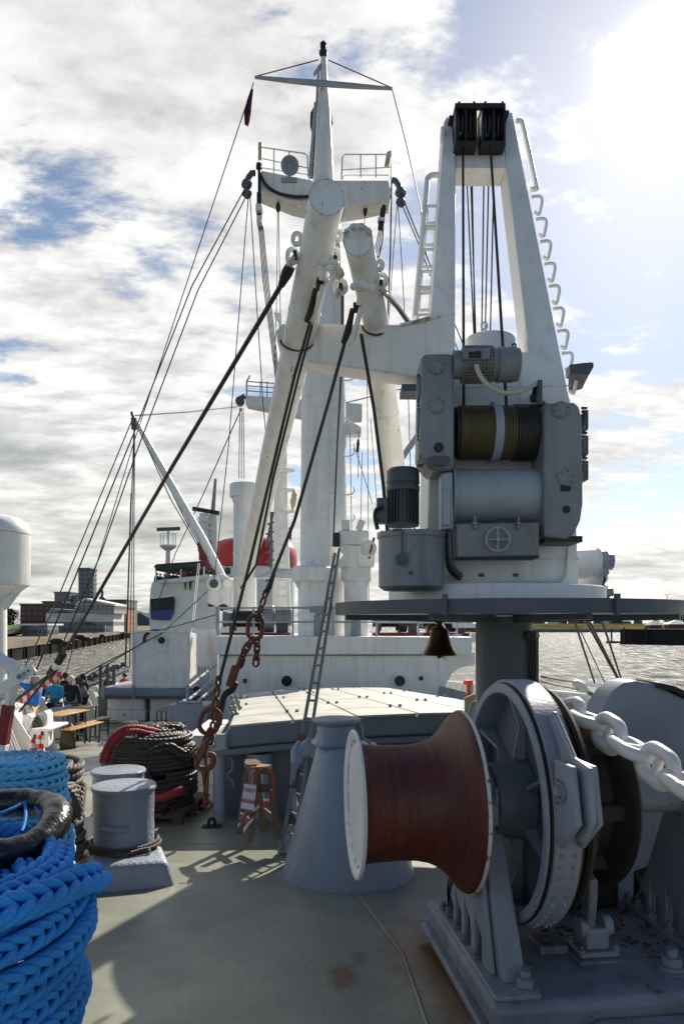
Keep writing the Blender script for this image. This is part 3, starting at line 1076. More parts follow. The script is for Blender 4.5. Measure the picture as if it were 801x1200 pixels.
tower = block('tower_block', 'dark glass high-rise tower on the left bank', 92, 105.5, 667, 520, 14, 'f_tower')
mb = MB()
for i in range(12):
    q = P(105.8, 0, 522)
    mb.bx(q.x, q.x + 2.2, 522, 530, QZ + 8 + i * 3.2, QZ + 9.2 + i * 3.2)
mb.build('balcony', M['grey_dark'], tower)
g = block('office_block', 'grey clad office block left of the dark tower', 64, 82, 695, 560, 25, 'f_grey')
block('office_block', 'low grey annex between office block and dark tower', 82, 92, 699, 565, 20, 'f_glass')
block('brick_office', 'long red brick office building with window bands', 24, 88, 709, 480, 25, 'f_brick')
q = block('brick_office', 'dark flat-roofed red brick building behind the long brick office', 50, 70, 706, 510, 20, 'f_brick')
block('glass_hall', 'teal glass roofed hall on the right of the far left bank', 122, 148, 704, 560, 30, 'f_teal')
block('brick_warehouse', 'orange brick building at the right end of the quay', 132, 148, 713, 470, 20, 'f_orange')
# white ship-like building with a rounded sloping roof
sh = thing('white_museum', 'white museum building shaped like a ship with banded front', 'building', (P(95, 740, 430).x, 430, QZ))
p = [P(54, 741, 430), P(54, 720, 430), P(60, 713, 430), P(76, 714, 430), P(133, 719, 445), P(133, 741, 445)]
MB().prism(p, (0, 22, 0)).build('wall', M['f_white'], sh, flat=True)
p = [P(88, 714, 436), P(93, 705, 436), P(100, 702, 436), P(134, 709, 440), P(134, 719, 440), P(88, 719, 436)]
MB().prism(p, (0, 25, 0)).build('glass_storey', M['f_glass'], sh, flat=True)
p = [P(91, 705.5, 435), P(100, 701, 435), P(135, 708, 438), P(135, 710, 438), P(100, 703, 435), P(91, 707, 435)]
MB().prism(p, (0, 27, 0)).build('roof', M['white_far'], sh, flat=True)
p0, p1 = P(70, 0, 429), P(132, 0, 441)
mb = MB(); mb.bx(p0.x, p1.x, 427, 429, QZ + 0.1, QZ + 4.5); mb.build('ground_floor', M['f_tower'], sh)
# low pavilion with a lawn at far left
lw = MB(); lw.add([P(2, 738, 300) * 1.0, P(24, 736, 300), P(22, 733, 330), P(0, 733, 330)], [(0, 1, 2, 3)])
kind(lw.build('lawn', M['lawn'], flat=True), 'structure')
pv = thing('pavilion', 'low white ramp building beside the lawn at far left', 'building', (P(30, 740, 310).x, 310, QZ))
MB().prism([P(-10, 747, 310), P(16, 742, 310), P(24, 733, 310), P(56, 733, 315), P(56, 731, 315), P(20, 731, 310), P(10, 738, 310), P(-10, 740, 310)], (0, 18, 0)).build('ramp', M['white_far'], pv, flat=True)
MB().prism([P(26, 747, 313), P(26, 733.5, 313), P(56, 733.5, 313), P(56, 747, 313)], (0, 12, 0)).build('wall', M['f_tower'], pv, flat=True)
sp = thing('church_spire', 'grey domed church spire rising between tower and glass hall', 'spire', (P(120, 740, 620).x, 620, QZ))
q = P(120, 705, 620)
MB().bx(q.x - 2.2, q.x + 2.2, 618, 622.4, QZ, q.z).build('wall', M['f_grey'], sp)
MB().lathe(q, (0, 0, 1), [(0.01, 3), (2, 3.2), (4, 2.2), (5, 1.2), (7.5, 1.0), (8.2, 1.4), (9.5, 0.8), (12, 0.08)], 14).build('roof', M['grey_dark'], sp)


def tree(label, px, pybase, d, h, w, zb, seed, leaves=900):
    rnd = random.Random(seed)
    q = P(px, pybase, d)
    base = Vector((q.x, d, zb))
    r = thing('tree', label, 'tree', base, 'trees on the far banks')
    mb = MB(); mb.tube([base, base + Vector((0.1, 0, h * 0.4)), base + Vector((0.2, 0.1, h * 0.75))], [h * 0.035, h * 0.025, h * 0.008], 8)
    for i in range(5):
        a = rnd.uniform(0, 6.28)
        s0 = base + Vector((0.1, 0, h * rnd.uniform(0.3, 0.55)))
        mb.tube([s0, s0 + Vector((math.cos(a) * w * 0.2, math.sin(a) * w * 0.2, h * 0.12)), s0 + Vector((math.cos(a) * w * 0.36, math.sin(a) * w * 0.36, h * 0.28))], [h * 0.014, h * 0.01, h * 0.004], 6)
    mb.build('trunk', M['bark'], r)
    cl = [(Vector((rnd.gauss(0, w * 0.22), rnd.gauss(0, w * 0.2), h * rnd.uniform(0.34, 0.86))), w * rnd.uniform(0.14, 0.26)) for _ in range(15)]
    mb = MB()
    for i in range(leaves):
        c, rr = cl[i % len(cl)]
        v = Vector((rnd.gauss(0, 1), rnd.gauss(0, 1), rnd.gauss(0, 1))).normalized() * rr * rnd.uniform(0.5, 1.05)
        v.z *= 0.75
        p_ = base + c + v
        s = w * rnd.uniform(0.03, 0.07)
        a = Vector((rnd.gauss(0, 1), rnd.gauss(0, 1), rnd.gauss(0, 0.6))).normalized() * s
        b = Vector((rnd.gauss(0, 1), rnd.gauss(0, 1), rnd.gauss(0, 0.6))).normalized() * s * 0.7
        mb.add([p_ - a, p_ + b, p_ + a, p_ - b], [(0, 1, 2, 3)])
    mb.build('crown', M['leaf'], r, flat=True, recalc=False)
    return r


tree('dark green tree beside the red brick office, leftmost', 6, 735, 440, 17, 13, QZ, 1)
tree('dark green tree touching the red brick office, second from left', 16, 735, 430, 15, 12, QZ, 2)
tree('dark tree behind the white vent at far left', -6, 735, 420, 18, 14, QZ, 3)

# wooded hill behind the left bank
hl = MB()
pts = []
for i in range(25):
    f = i / 24
    px = 120 + f * 130
    py = 716 + 14 * f + 2.0 * math.sin(i * 2.1) + 1.2 * math.sin(i * 5.3)
    pts.append(P(px, py, 1700))
hl.prism([P(120, 737, 1700)] + pts + [P(250, 737, 1700)], (0, 250, 0))
kind(hl.build('hills', M['hill'], flat=True), 'structure')

# right bank: a low grassy embankment with a stone foot, works behind it
A, B = P(560, 742, 830), P(1150, 742, 830)
rb = MB()
rb.prism([(A.x, 830, WZ - 1), (A.x, 836, -4.8), (A.x, 880, 0.4), (A.x, 1500, 1.0), (A.x, 1500, WZ - 1)], (B.x - A.x, 0, 0))
kind(rb.build('right_bank', M['bank'], flat=True), 'structure')
rk = MB(); rk.prism([(A.x, 827, WZ - 1), (A.x, 832, -5.4), (A.x, 835.8, -5.0), (A.x, 835, WZ - 1)], (B.x - A.x, 0, 0))
kind(rk.build('bank_stone_foot', M['rubble'], flat=True), 'structure')
rnd = random.Random(5)
ccols = [('rust_red', 'rusty red'), ('grey_dark', 'dark grey'), ('blue_tarp', 'dark blue'), ('white_far', 'white'), ('grey', 'grey'), ('green_metal', 'dark green'), ('f_grey', 'striped grey')]
for i in range(16):
    px = 622 + i * 8.5 + rnd.uniform(-2, 2)
    cm_, cn_ = ccols[i % 7]
    w = rnd.uniform(8, 14); h = rnd.uniform(2.6, 5.2)
    q = P(px, 730, 960)
    mb = MB(); mb.bx(q.x - w / 2, q.x + w / 2, 960 + i % 3 * 8, 965 + i % 3 * 8, 0.8, 0.8 + h)
    for k in range(6):
        mb.bx(q.x - w / 2 + k * w / 6, q.x - w / 2 + k * w / 6 + 0.2, 959.8 + i % 3 * 8, 960.1 + i % 3 * 8, 0.9, 0.7 + h)
    tag(mb.build('cargo_container', M[cm_], None, loc=(q.x, 960, 0.8)), '%s cargo container in the row behind the right bank' % cn_, 'container', 'containers behind the right bank')

pier = thing('pier_wall', 'dark timber pier wall standing in the river at right', 'pier', (P(740, 755, 365).x, 365, WZ))
pa, pb = P(727, 738, 372), P(900, 738, 330)
mb = MB(); mb.prism([(pa.x, pa.y, WZ - 1), (pb.x, pb.y, WZ - 1), (pb.x, pb.y, -1.6), (pa.x, pa.y, -1.6)], (3, 9, 0)); mb.build('wall', M['quay_dark'], pier, flat=True)
mb = MB(); mb.prism([(pa.x - 0.4, pa.y - 0.6, -1.596), (pb.x, pb.y - 0.6, -1.596), (pb.x, pb.y - 0.6, -1.2), (pa.x - 0.4, pa.y - 0.6, -1.2)], (3.5, 10, 0)); mb.build('coping', M['quay'], pier, flat=True)
for f in (0.02, 0.18, 0.36, 0.52, 0.7, 0.86):
    q = pa.lerp(pb, f)
    MB().bx(q.x - 0.4, q.x + 0.4, q.y - 0.9, q.y - 0.1, WZ - 0.5, -0.4 if f < 0.3 else -1.3).build('fender_pile', M['black'], pier)
dl = thing('mooring_dolphin', 'dark mooring post on a low float left of the pier wall', 'mooring post', (P(716, 752, 390).x, 390, WZ))
q = P(716, 752, 390)
MB().cyl((q.x, 390, WZ - 0.5), (q.x, 390, P(716, 737, 390).z), 0.45, n=12).build('post', M['black'], dl)
MB().bx(q.x - 2.4, q.x + 5.5, 388, 392, WZ - 0.2, WZ + 0.9).build('float', M['quay_dark'], dl)
for px0, px1, top, lb, rm in ((761, 775, 728, 'small brick hut with a grey hip roof on the pier', 'grey'), (783, 806, 727, 'wider brick hut with a pale hip roof on the pier', 'cream')):
    a, b = P(px0, 739, 400), P(px1, 739, 400)
    h = thing('pier_hut', lb, 'hut', ((a.x + b.x) / 2, 402, -1.5))
    ze = P(0, top + 4.5, 400).z
    MB().bx(a.x, b.x, 400, 406, -2.5, ze).build('wall', M['f_brick'], h)
    mx = (a.x + b.x) / 2
    mb = MB(); mb.add([(a.x - 0.8, 399, ze + .01), (b.x + 0.8, 399, ze + .01), (b.x + 0.8, 407, ze + .01), (a.x - 0.8, 407, ze + .01), (mx, 403, P(0, top - 1, 400).z)], [(0, 1, 4), (1, 2, 4), (2, 3, 4), (3, 0, 4), (3, 2, 1, 0)])
    mb.build('roof', M['white_far' if rm == 'cream' else 'grey'], h, flat=True)
for i, (px, d, hh, ww, lb) in enumerate(((783, 520, 13, 12, 'bushy tree behind the two pier huts, leftmost on the right bank'), (797, 500, 15, 14, 'bushy tree above the pale roofed pier hut'),
                                         (812, 510, 14, 13, 'bushy tree right of the pale roofed pier hut'))):
    tree(lb, px, 735, d, hh, ww, -2.0, 20 + i)
lp = thing('street_lamp', 'tall twin lamp post on the right bank above the pier', 'lamp post', P(781, 728, 600))
q = P(781, 697, 600)
MB().cyl((q.x, 600, -1), (q.x, 600, q.z), 0.16, n=8).build('post', M['grey_dark'], lp)
MB().bar((q.x - 3, 600, q.z + 0.9), (q.x, 600, q.z - 0.3), 0.5, 0.35).bar((q.x + 3, 600, q.z + 0.9), (q.x, 600, q.z - 0.3), 0.5, 0.35).build('lamp_arm', M['grey_dark'], lp)

# ================================================================ WINDLASS
WX = Matrix.Translation((0.057, 3.90, 0.78)) @ Matrix.Rotation(R(7), 4, 'Z')      # x along the shaft, y aft, z up
wl = thing('anchor_windlass', 'grey anchor windlass with a rusty red warping drum and big brake wheel', 'windlass', WX @ Vector((1.2, 0, -0.82)))
# bed
mb = MB(WX); mb.bx(0.58, 3.6, -0.60, 0.76, -0.965, -0.82)
mb.build('bed_frame', M['grey_dirty'], wl, bev=0.045, seg=4)
mb = MB(WX); mb.bx(0.545, 3.6, -0.575, 0.79, -1.00, -0.955); mb.build('bed_flange', M['grey_dirty'], wl, bev=0.012)
mb = MB(WX); mb.bx(1.05, 3.6, -0.80, -0.60, -1.0, -0.90); mb.build('front_step', M['grey_dirty'], wl, bev=0.03, seg=3)
for t_ in (0.62, 0.15, -0.35):
    MB(WX).bx(0.60, 0.72, t_ - 0.06, t_ + 0.06, -1.10, -1.0).build('bed_foot', M['grey_dirty'], wl)

# warping drum
prof = [(0.020, 0.345), (0.035, 0.325), (0.06, 0.314), (0.12, 0.308), (0.25, 0.303), (0.33, 0.307), (0.40, 0.322), (0.45, 0.345), (0.49, 0.375), (0.525, 0.415), (0.555, 0.455), (0.575, 0.476), (0.592, 0.484)]
prof += [(0.592, 0.20)]
mb = MB(WX); mb.lathe((0, 0, 0), (1, 0, 0), [(0.175, 0.0), (0.17, 0.12), (0.14, 0.21), (0.095, 0.275), (0.055, 0.303), (0.03, 0.325)] + prof, 96); dr = mb.build('warping_drum', M['rust_drum'], wl, ang=50)
mb = MB(WX); mb.lathe((0, 0, 0), (1, 0, 0), [(0.16, 0.0), (0.155, 0.1), (0.13, 0.19), (0.085, 0.262), (0.045, 0.298), (0.018, 0.335), (0.004, 0.372), (0.0, 0.384), (0.004, 0.391), (0.014, 0.393), (0.020, 0.389), (0.022, 0.347)], 96)
mb.build('drum_rim', M['white_worn'], dr, ang=50)
mb = MB(WX); mb.lathe((0, 0, 0), (1, 0, 0), [(0.594, 0.30), (0.594, 0.487), (0.602, 0.491), (0.612, 0.489), (0.614, 0.48), (0.62, 0.30)], 96)
o = mb.build('drum_rim', M['rust_rim'], dr, ang=50)
# shaft
MB(WX).cyl((0.5, 0, 0), (2.3, 0, 0), 0.10, n=28).build('shaft', M['grey_dirty'], wl)


def bracket(s0, s1, nm='bearing_bracket'):
    """bearing stand: a web with four notches over its foot bolts, a broad sloping front leg, a foot flange, a cap"""
    mb = MB(WX)
    web = [(-0.10, -0.11), (0.12, -0.11), (0.30, -0.50), (0.50, -0.80)]
    xs = [0.44, 0.33, 0.27, 0.16, 0.09, -0.02, -0.10, -0.21]
    hs = [-0.66, -0.64, -0.62, -0.62]
    for i in range(4):
        a, b = xs[2 * i], xs[2 * i + 1]
        web += [(a, -0.80), (a, hs[i] + 0.03), (a - 0.03, hs[i]), (b, hs[i] - 0.05), (b, -0.80)]
    web += [(-0.36, -0.80)]
    mb.prism([(s0, t, h) for t, h in web], (0.035, 0, 0))
    mb.prism([(s0 + 0.036, -0.10, -0.112), (s0 + 0.036, 0.10, -0.112), (s0 + 0.036, 0.13, -0.3), (s0 + 0.036, -0.18, -0.80), (s0 + 0.036, -0.44, -0.80), (s0 + 0.036, -0.40, -0.70)], (s1 - s0 - 0.036, 0, 0))
    br = mb.build(nm, M['grey'], wl, bev=0.014, seg=3)
    mb = MB(WX); mb.bx(s0 - 0.045, s1 + 0.03, -0.56, 0.56, -0.822, -0.795); mb.build('foot_plate', M['grey'], br, bev=0.008)
    mb = MB(WX)
    for i, t_ in enumerate((0.50, 0.385, 0.215, 0.035, -0.155)):
        mb.hexbolt((s0 - 0.012, t_, -0.797), (0, 0, 1), 0.026, 0.03)
    for t_ in (0.385, 0.215, 0.035, -0.155):
        mb.bx(s0 + 0.04, s0 + 0.05, t_ - 0.055, t_ + 0.055, -0.79, -0.62)
    mb.build('foot_bolt', M['grey_dirty'], br)
    mb = MB(WX); mb.hexbolt((s0 + 0.13, -0.49, -0.796), (0, 0, 1), 0.045, 0.055); mb.cyl((s0 + 0.13, -0.49, -0.797), (s0 + 0.13, -0.49, -0.786), 0.065, n=24)
    mb.build('foot_bolt', M['grey'], br)
    mb = MB(WX); mb.bx(s0 - 0.005, s1 + 0.005, -0.165, 0.165, -0.11, 0.012); mb.build('bearing_block', M['grey'], br, bev=0.018, seg=3)
    mb = MB(WX)
    pts = [(0.13, 0.014)] + [(0.13 * math.cos(PI * k / 12), 0.014 + 0.125 * math.sin(PI * k / 12)) for k in range(13)] + [(-0.13, 0.014)]
    mb.prism([(s0 + 0.012, t, h) for t, h in pts], (s1 - s0 - 0.024, 0, 0))
    mb.build('bearing_cap', M['grey'], br, bev=0.008)
    for t_ in (-0.145, 0.145):
        for s_ in (s0 + 0.05, s1 - 0.05):
            MB(WX).hexbolt((s_, t_, 0.012), (0, 0, 1), 0.023, 0.05).build('cap_bolt', M['grey'], br)


bracket(0.645, 0.80)
bracket(1.85, 2.02)

WB = WX @ Matrix.Translation((-0.045, 0, 0)) @ Matrix.Diagonal((1, 0.965, 0.965, 1))
# brake wheel: open rim, set-back web with gussets, hub
mb = MB(WB)
mb.lathe((0, 0, 0), (1, 0, 0), [(0.868, 0.605), (0.868, 0.655), (0.885, 0.660), (0.888, 0.635), (1.045, 0.635), (1.045, 0.600), (1.03, 0.595), (0.89, 0.595)], 96, closed=True)
bw = mb.build('brake_wheel', M['grey'], wl, bev=0.004)
MB(WB).lathe((0, 0, 0), (1, 0, 0), [(1.0, 0.10), (1.0, 0.597), (1.025, 0.597), (1.025, 0.10)], 72, closed=True).build('web', M['grey_greasy_shade'], bw)
MB(WB).lathe((0, 0, 0), (1, 0, 0), [(0.80, 0.10), (0.80, 0.205), (0.90, 0.215), (0.998, 0.235), (0.998, 0.10)], 48, closed=True).build('hub', M['grey_greasy_shade'], bw, bev=0.006)
for k in range(6):
    w = 2 * PI * k / 6 + 0.55
    c, s_ = math.cos(w), math.sin(w)
    mb = MB(WB)
    q = [Vector((0.999, 0.22 * c, 0.22 * s_)), Vector((0.93, 0.24 * c, 0.24 * s_)), Vector((0.965, 0.42 * c, 0.42 * s_)), Vector((0.90, 0.592 * c, 0.592 * s_)), Vector((0.999, 0.592 * c, 0.592 * s_))]
    mb.prism(q, Vector((0, -s_, c)) * 0.025)
    mb.build('gusset', M['grey'], bw)
# brake band with lining, joint lugs and rivets
def arc_band(s0, s1, r0, r1, a0, a1, n=64):
    mb = MB(WB)
    vs, fs = [], []
    for i in range(n + 1):
        w = a0 + (a1 - a0) * i / n
        for (s_, r_) in ((s0, r0), (s1, r0), (s1, r1), (s0, r1)):
            vs.append((s_, -r_ * math.cos(w), r_ * math.sin(w)))
    for i in range(n):
        for k in range(4):
            fs.append((i * 4 + k, i * 4 + (k + 1) % 4, (i + 1) * 4 + (k + 1) % 4, (i + 1) * 4 + k))
    fs += [(0, 1, 2, 3), (n * 4 + 3, n * 4 + 2, n * 4 + 1, n * 4)]
    return mb.add(vs, fs)


bd = arc_band(0.900, 1.035, 0.662, 0.680, R(-75), R(272), 100).build('brake_band', M['grey'], wl, bev=0.003)
arc_band(0.890, 1.055, 0.637, 0.661, R(-75), R(272), 100).build('brake_lining', M['rust_black'], bd)
mb = MB(WB)
for k in range(11):
    w = R(-62 + 5.2 * k)
    for s_ in (0.935, 1.0):
        q = Vector((s_, -0.680 * math.cos(w), 0.680 * math.sin(w)))
        nrm = Vector((0, -math.cos(w), math.sin(w)))
        MB(WB).sph(q + nrm * 0.001, 0.011, 8, 6).build('rivet', M['grey'], bd)


def lug(pts, s0, s1, nm):
    """plate in the plane of the wheel, pts = (outward distance from the shaft, height)"""
    mb = MB(WB)
    mb.prism([(s0, -o_, h) for o_, h in pts], (s1 - s0, 0, 0))
    return mb.build(nm, M['grey'], bd, bev=0.008, seg=3)


CL = [(0.64, 0.345), (0.83, 0.345), (0.89, 0.09), (0.71, -0.07), (0.665, -0.07), (0.665, 0.1)]
lug(CL, 0.908, 0.938, 'band_lug')
lug([(0.43, 0.53), (0.50, 0.56), (0.73, 0.37), (0.90, 0.35), (0.93, 0.11), (0.83, -0.01), (0.67, -0.01), (0.64, 0.24), (0.56, 0.40)], 0.958, 0.985, 'band_lug')
lug(CL, 1.004, 1.034, 'band_lug')
mb = MB(WB); mb.cyl((0.875, -0.735, 0.21), (1.06, -0.735, 0.21), 0.027, n=20); mb.lathe((0.893, -0.735, 0.21), (1, 0, 0), [(0, 0.032), (0, 0.05), (0.014, 0.05), (0.014, 0.032)], 24, closed=True)
mb.hexbolt((0.893, -0.735, 0.265), (-1, 0, 0), 0.008, 0.008)
mb.hexbolt((0.893, -0.735, 0.155), (-1, 0, 0), 0.008, 0.008)
mb.build('pivot_pin', M['grey'], bd)
# brake anchor on the bed
mb = MB(WX); mb.bx(1.16, 1.42, -0.26, -0.02, -0.822, -0.805); mb.build('anchor_plate', M['grey_dirty'], wl, bev=0.005)
mb = MB(WX); mb.bx(1.18, 1.40, -0.23, -0.05, -0.804, -0.775); mb.bx(1.225, 1.355, -0.20, -0.08, -0.774, -0.66)
an = mb.build('brake_anchor', M['grey'], wl, bev=0.015, seg=3)
for q in ((1.195, -0.21), (1.195, -0.07), (1.385, -0.21), (1.385, -0.07)):
    MB(WX).hexbolt((q[0], q[1], -0.776), (0, 0, 1), 0.018, 0.02).build('anchor_bolt', M['grey'], an)
for s_ in (1.20, 1.335):
    MB(WX).cyl((s_, -0.14, -0.665), (s_ + 0.047, -0.14, -0.665), 0.055, n=24).build('anchor_pin', M['grey'], an)
mb = MB(WX); mb.prism([(1.255, -0.14, -0.70), (1.255, -0.06, -0.64), (1.13, -0.36, -0.30), (1.11, -0.46, -0.30), (1.16, -0.36, -0.42)], (0.05, 0, 0)); mb.build('brake_link', M['grey'], wl, bev=0.01)
mb = MB(WX); mb.hexbolt((1.62, -0.34, -0.818), (0, 0, 1), 0.055, 0.06); mb.cyl((1.62, -0.34, -0.819), (1.62, -0.34, -0.80), 0.075, n=28); mb.build('bed_bolt', M['grey'], wl, bev=0.004)
mb = MB(WX); mb.bx(1.52, 1.74, -0.44, -0.24, -0.824, -0.812); mb.build('bolt_pad', M['grey_dirty'], wl, bev=0.004)
mb = MB(WX); mb.bx(1.0, 1.16, -0.12, 0.06, -0.822, -0.775); mb.hexbolt((1.05, -0.05, -0.776), (0, 0, 1), 0.02, 0.02); mb.build('brake_pad_foot', M['grey_dirty'], wl, bev=0.01)
# chain wheel
prof = [(1.045, 0.16), (1.045, 0.60), (1.06, 0.615), (1.085, 0.60), (1.10, 0.45), (1.125, 0.43), (1.14, 0.455), (1.155, 0.47), (1.18, 0.45), (1.20, 0.37), (1.23, 0.33), (1.31, 0.33), (1.335, 0.37), (1.355, 0.45), (1.38, 0.47), (1.40, 0.45), (1.41, 0.36), (1.41, 0.16)]
cw = MB(WX).lathe((0, 0, 0), (1, 0, 0), prof, 64).build('chain_wheel', M['rust_black'], wl)
for k in range(6):
    w = 2 * PI * k / 6
    mb = MB(WX)
    q = Vector((1.27, 0.35 * math.cos(w), 0.35 * math.sin(w)))
    mb.bar(q - Vector((0.11, 0, 0)), q + Vector((0.11, 0, 0)), 0.07, 0.09)
    mb.build('whelp', M['rust_black'], cw, bev=0.015)
# drive housing with a black hatch rim on its top right
hs_ = [(1.60, -0.82), (1.60, 0.05), (1.63, 0.30), (1.68, 0.44), (1.74, 0.53), (1.82, 0.585), (1.90, 0.60), (1.99, 0.585), (2.10, 0.54), (2.6, 0.32), (2.6, -0.82)]
mb = MB(WX); mb.prism([(s_, 0.52, h) for s_, h in hs_], (0, 0.22, 0)); gh = mb.build('drive_housing', M['grey'], wl, bev=0.012, seg=3)
mb = MB(WX); mb.prism([(2.04, 0.47, 0.588), (2.14, 0.47, 0.565), (2.6, 0.47, 0.362), (2.6, 0.47, 0.33), (2.13, 0.47, 0.535), (2.03, 0.47, 0.555)], (0, 0.30, 0)); mb.build('hatch_rim', M['black'], gh)
mb = MB(WX); mb.bx(1.08, 1.75, 0.44, 0.517, -0.82, 0.22); mb.bx(1.08, 1.598, 0.5, 0.74, -0.82, 0.20); mb.build('sun_block_casing', M['rust_black'], wl, bev=0.03, seg=3)  # black boxes added to stop sun through the gap and fill it dark
mb = MB(WX); mb.bx(1.62, 1.635, 0.30, 0.34, -0.2, 0.28); mb.build('guard_strip', M['grey'], wl)
mb = MB(WX)
rnd = random.Random(3)
for k in range(70):
    q = (rnd.uniform(1.1, 1.8), rnd.uniform(-0.1, 0.45), -0.815)
    a_ = rnd.uniform(0, PI)
    ln2 = rnd.uniform(0.01, 0.045)
    mb.bar(q, (q[0] + ln2 * math.cos(a_), q[1] + ln2 * math.sin(a_), -0.814), rnd.uniform(0.008, 0.03), 0.006)
kind(mb.build('rust_flakes', M['rust_red'], wl), 'stuff')

# anchor chain
pathc = [(1.26, 0.42, 0.22), (1.26, 0.24, 0.38), (1.26, 0.06, 0.45), (1.27, -0.13, 0.44), (1.285, -0.32, 0.40), (1.305, -0.51, 0.355), (1.33, -0.70, 0.305), (1.355, -0.89, 0.25), (1.38, -1.08, 0.19), (1.40, -1.27, 0.13), (1.42, -1.46, 0.06), (1.44, -1.65, -0.01)]
ac = thing('anchor_chain', 'heavy white painted stud-link anchor chain running off the windlass', 'chain', WX @ Vector((1.37, 0, 0.48)))
for i, q in enumerate(pathc):
    q = Vector(q)
    a_ = Vector(pathc[min(i + 1, len(pathc) - 1)]); b_ = Vector(pathc[max(i - 1, 0)])
    T = (a_ - b_).normalized()
    _, U_, V_ = frame_of(T, (0.5, 0, 0.87))
    W_ = (U_ + V_ * 0.35) if i % 2 == 0 else (V_ - U_ * 0.35)
    mb = MB(WX)
    mb.oval(q, T, W_, 0.275, 0.205, 0.0335, 14, 12)
    Wn = (W_ - T * W_.dot(T)).normalized()
    mb.cyl(q - Wn * 0.072, q + Wn * 0.072, 0.024, 0.024, 12)
    mb.build('link', M['chain_white'], ac, ang=60)

# unseen bow bulwark, added behind the viewer to darken the foreground
bwk = thing('added_bow_bulwark', 'unseen grey bow bulwark added behind the viewer to darken the foredeck', 'bulwark', (0.5, -1.6, 0.1))
pts_ = [(-3.5, 0.4), (-2.9, -0.9), (-1.5, -1.9), (0.5, -2.3), (2.5, -1.9), (3.9, -0.9), (4.4, 0.6), (4.75, 2.2)]
for i in range(len(pts_) - 1):
    (xa_, ya_), (xb_, yb_) = pts_[i], pts_[i + 1]
    MB().prism([(xa_, ya_, deck_z(ya_)), (xb_, yb_, deck_z(yb_)), (xb_ * 1.05, yb_ - 0.1, 2.3), (xa_ * 1.05, ya_ - 0.1, 2.3)], (0, -0.05, 0)).build('plate', M['grey'], bwk)
    MB().tube([(xa_ * 1.05, ya_ - 0.12, 2.33), (xb_ * 1.05, yb_ - 0.12, 2.33)], 0.07, 10).build('cap_rail', M['grey'], bwk)

# ================================================================ CONICAL VENT POST, FAIRLEAD, LADDER
cv = thing('vent_post', 'big conical grey vent post with a flanged cap on the deck', 'vent post', (0.06 * 0, 0, 0) if False else P(408, 1040, 6.15))
c0 = P(408, 1040, 6.15); cx, cy = c0.x, c0.y
zt = P(0, 868, 6.2).z - 0.02
zb_ = deck_z(cy) - 0.03
mb = MB(); mb.lathe((cx, cy, 0), (0, 0, 1), [(zb_, 0.56), (zb_ + 0.05, 0.555), (zt - 0.03, 0.268), (zt, 0.235), (zt, 0.1)], 72); mb.build('body', M['grey_lump'], cv)
dx = -0.10
mb = MB(); mb.lathe((cx + dx, cy - 0.02, zt), (0, 0, 1), [(0.004, 0.21), (0.02, 0.215), (0.045, 0.19), (0.10, 0.165), (0.165, 0.165), (0.185, 0.19), (0.20, 0.205), (0.215, 0.205), (0.222, 0.19), (0.225, 0.0)], 56); mb.build('cap', M['grey_lump'], cv)
mb = MB(); mb.tube([(cx + 0.085, cy - 0.06, zt + 0.20), (cx + 0.115, cy - 0.06, zt + 0.12), (cx + 0.12, cy - 0.06, zt + 0.06), (cx + 0.17, cy - 0.06, zt + 0.03), (cx + 0.2, cy - 0.06, zt - 0.02), (cx + 0.21, cy - 0.06, zt - 0.06)], 0.014, 8); mb.bx(cx + 0.08, cx + 0.13, cy, cy + 0.03, zt + 0.03, zt + 0.215)
mb.build('latch', M['grey'], cv, bev=0.004)

# fairlead ring with a raised horn, behind the cone
fl = thing('deck_fairlead', 'grey cast fairlead ring with a raised horn beside the conical post', 'fairlead', P(350, 975, 6.9))
q0 = P(352, 922, 6.9)
mb = MB()
ring = [(0.0, 0.40), (0.07, 0.46), (0.19, 0.40), (0.23, 0.15), (0.22, -0.20), (0.14, -0.42), (0.0, -0.42), (-0.09, -0.24), (-0.115, 0.0), (-0.09, 0.22)]
outer = [(q0.x + u * 0.95, q0.y, q0.z + v) for u, v in ring]
inner = [(q0.x + 0.055 + (u - 0.055) * 0.62, q0.y, q0.z + v * 0.66 - 0.01) for u, v in ring]
nn = len(outer)
vs = [Vector(p_) for p_ in outer] + [Vector(p_) for p_ in inner] + [Vector(p_) + Vector((0, 0.14, 0)) for p_ in outer] + [Vector(p_) + Vector((0, 0.14, 0)) for p_ in inner]
fs = []
for i in range(nn):
    j = (i + 1) % nn
    fs += [(i, j, nn + j, nn + i), (2 * nn + j, 2 * nn + i, 3 * nn + i, 3 * nn + j), (i, 2 * nn + i, 2 * nn + j, j), (nn + i, nn + j, 3 * nn + j, 3 * nn + i)]
mb.add(vs, fs); mb.build('ring', M['grey_lump'], fl, bev=0.03, seg=3)
mb = MB(); mb.tube([P(349, 895, 6.92), P(347, 880, 6.95), P(351, 872, 7.0), P(357, 873, 7.0)], [0.07, 0.055, 0.04, 0.03], 12); mb.build('horn', M['grey_lump'], fl)
mb = MB(); mb.bar(P(345, 968, 6.95), P(330, 1000, 6.75), 0.10, 0.05); mb.build('stay', M['grey'], fl, bev=0.01)

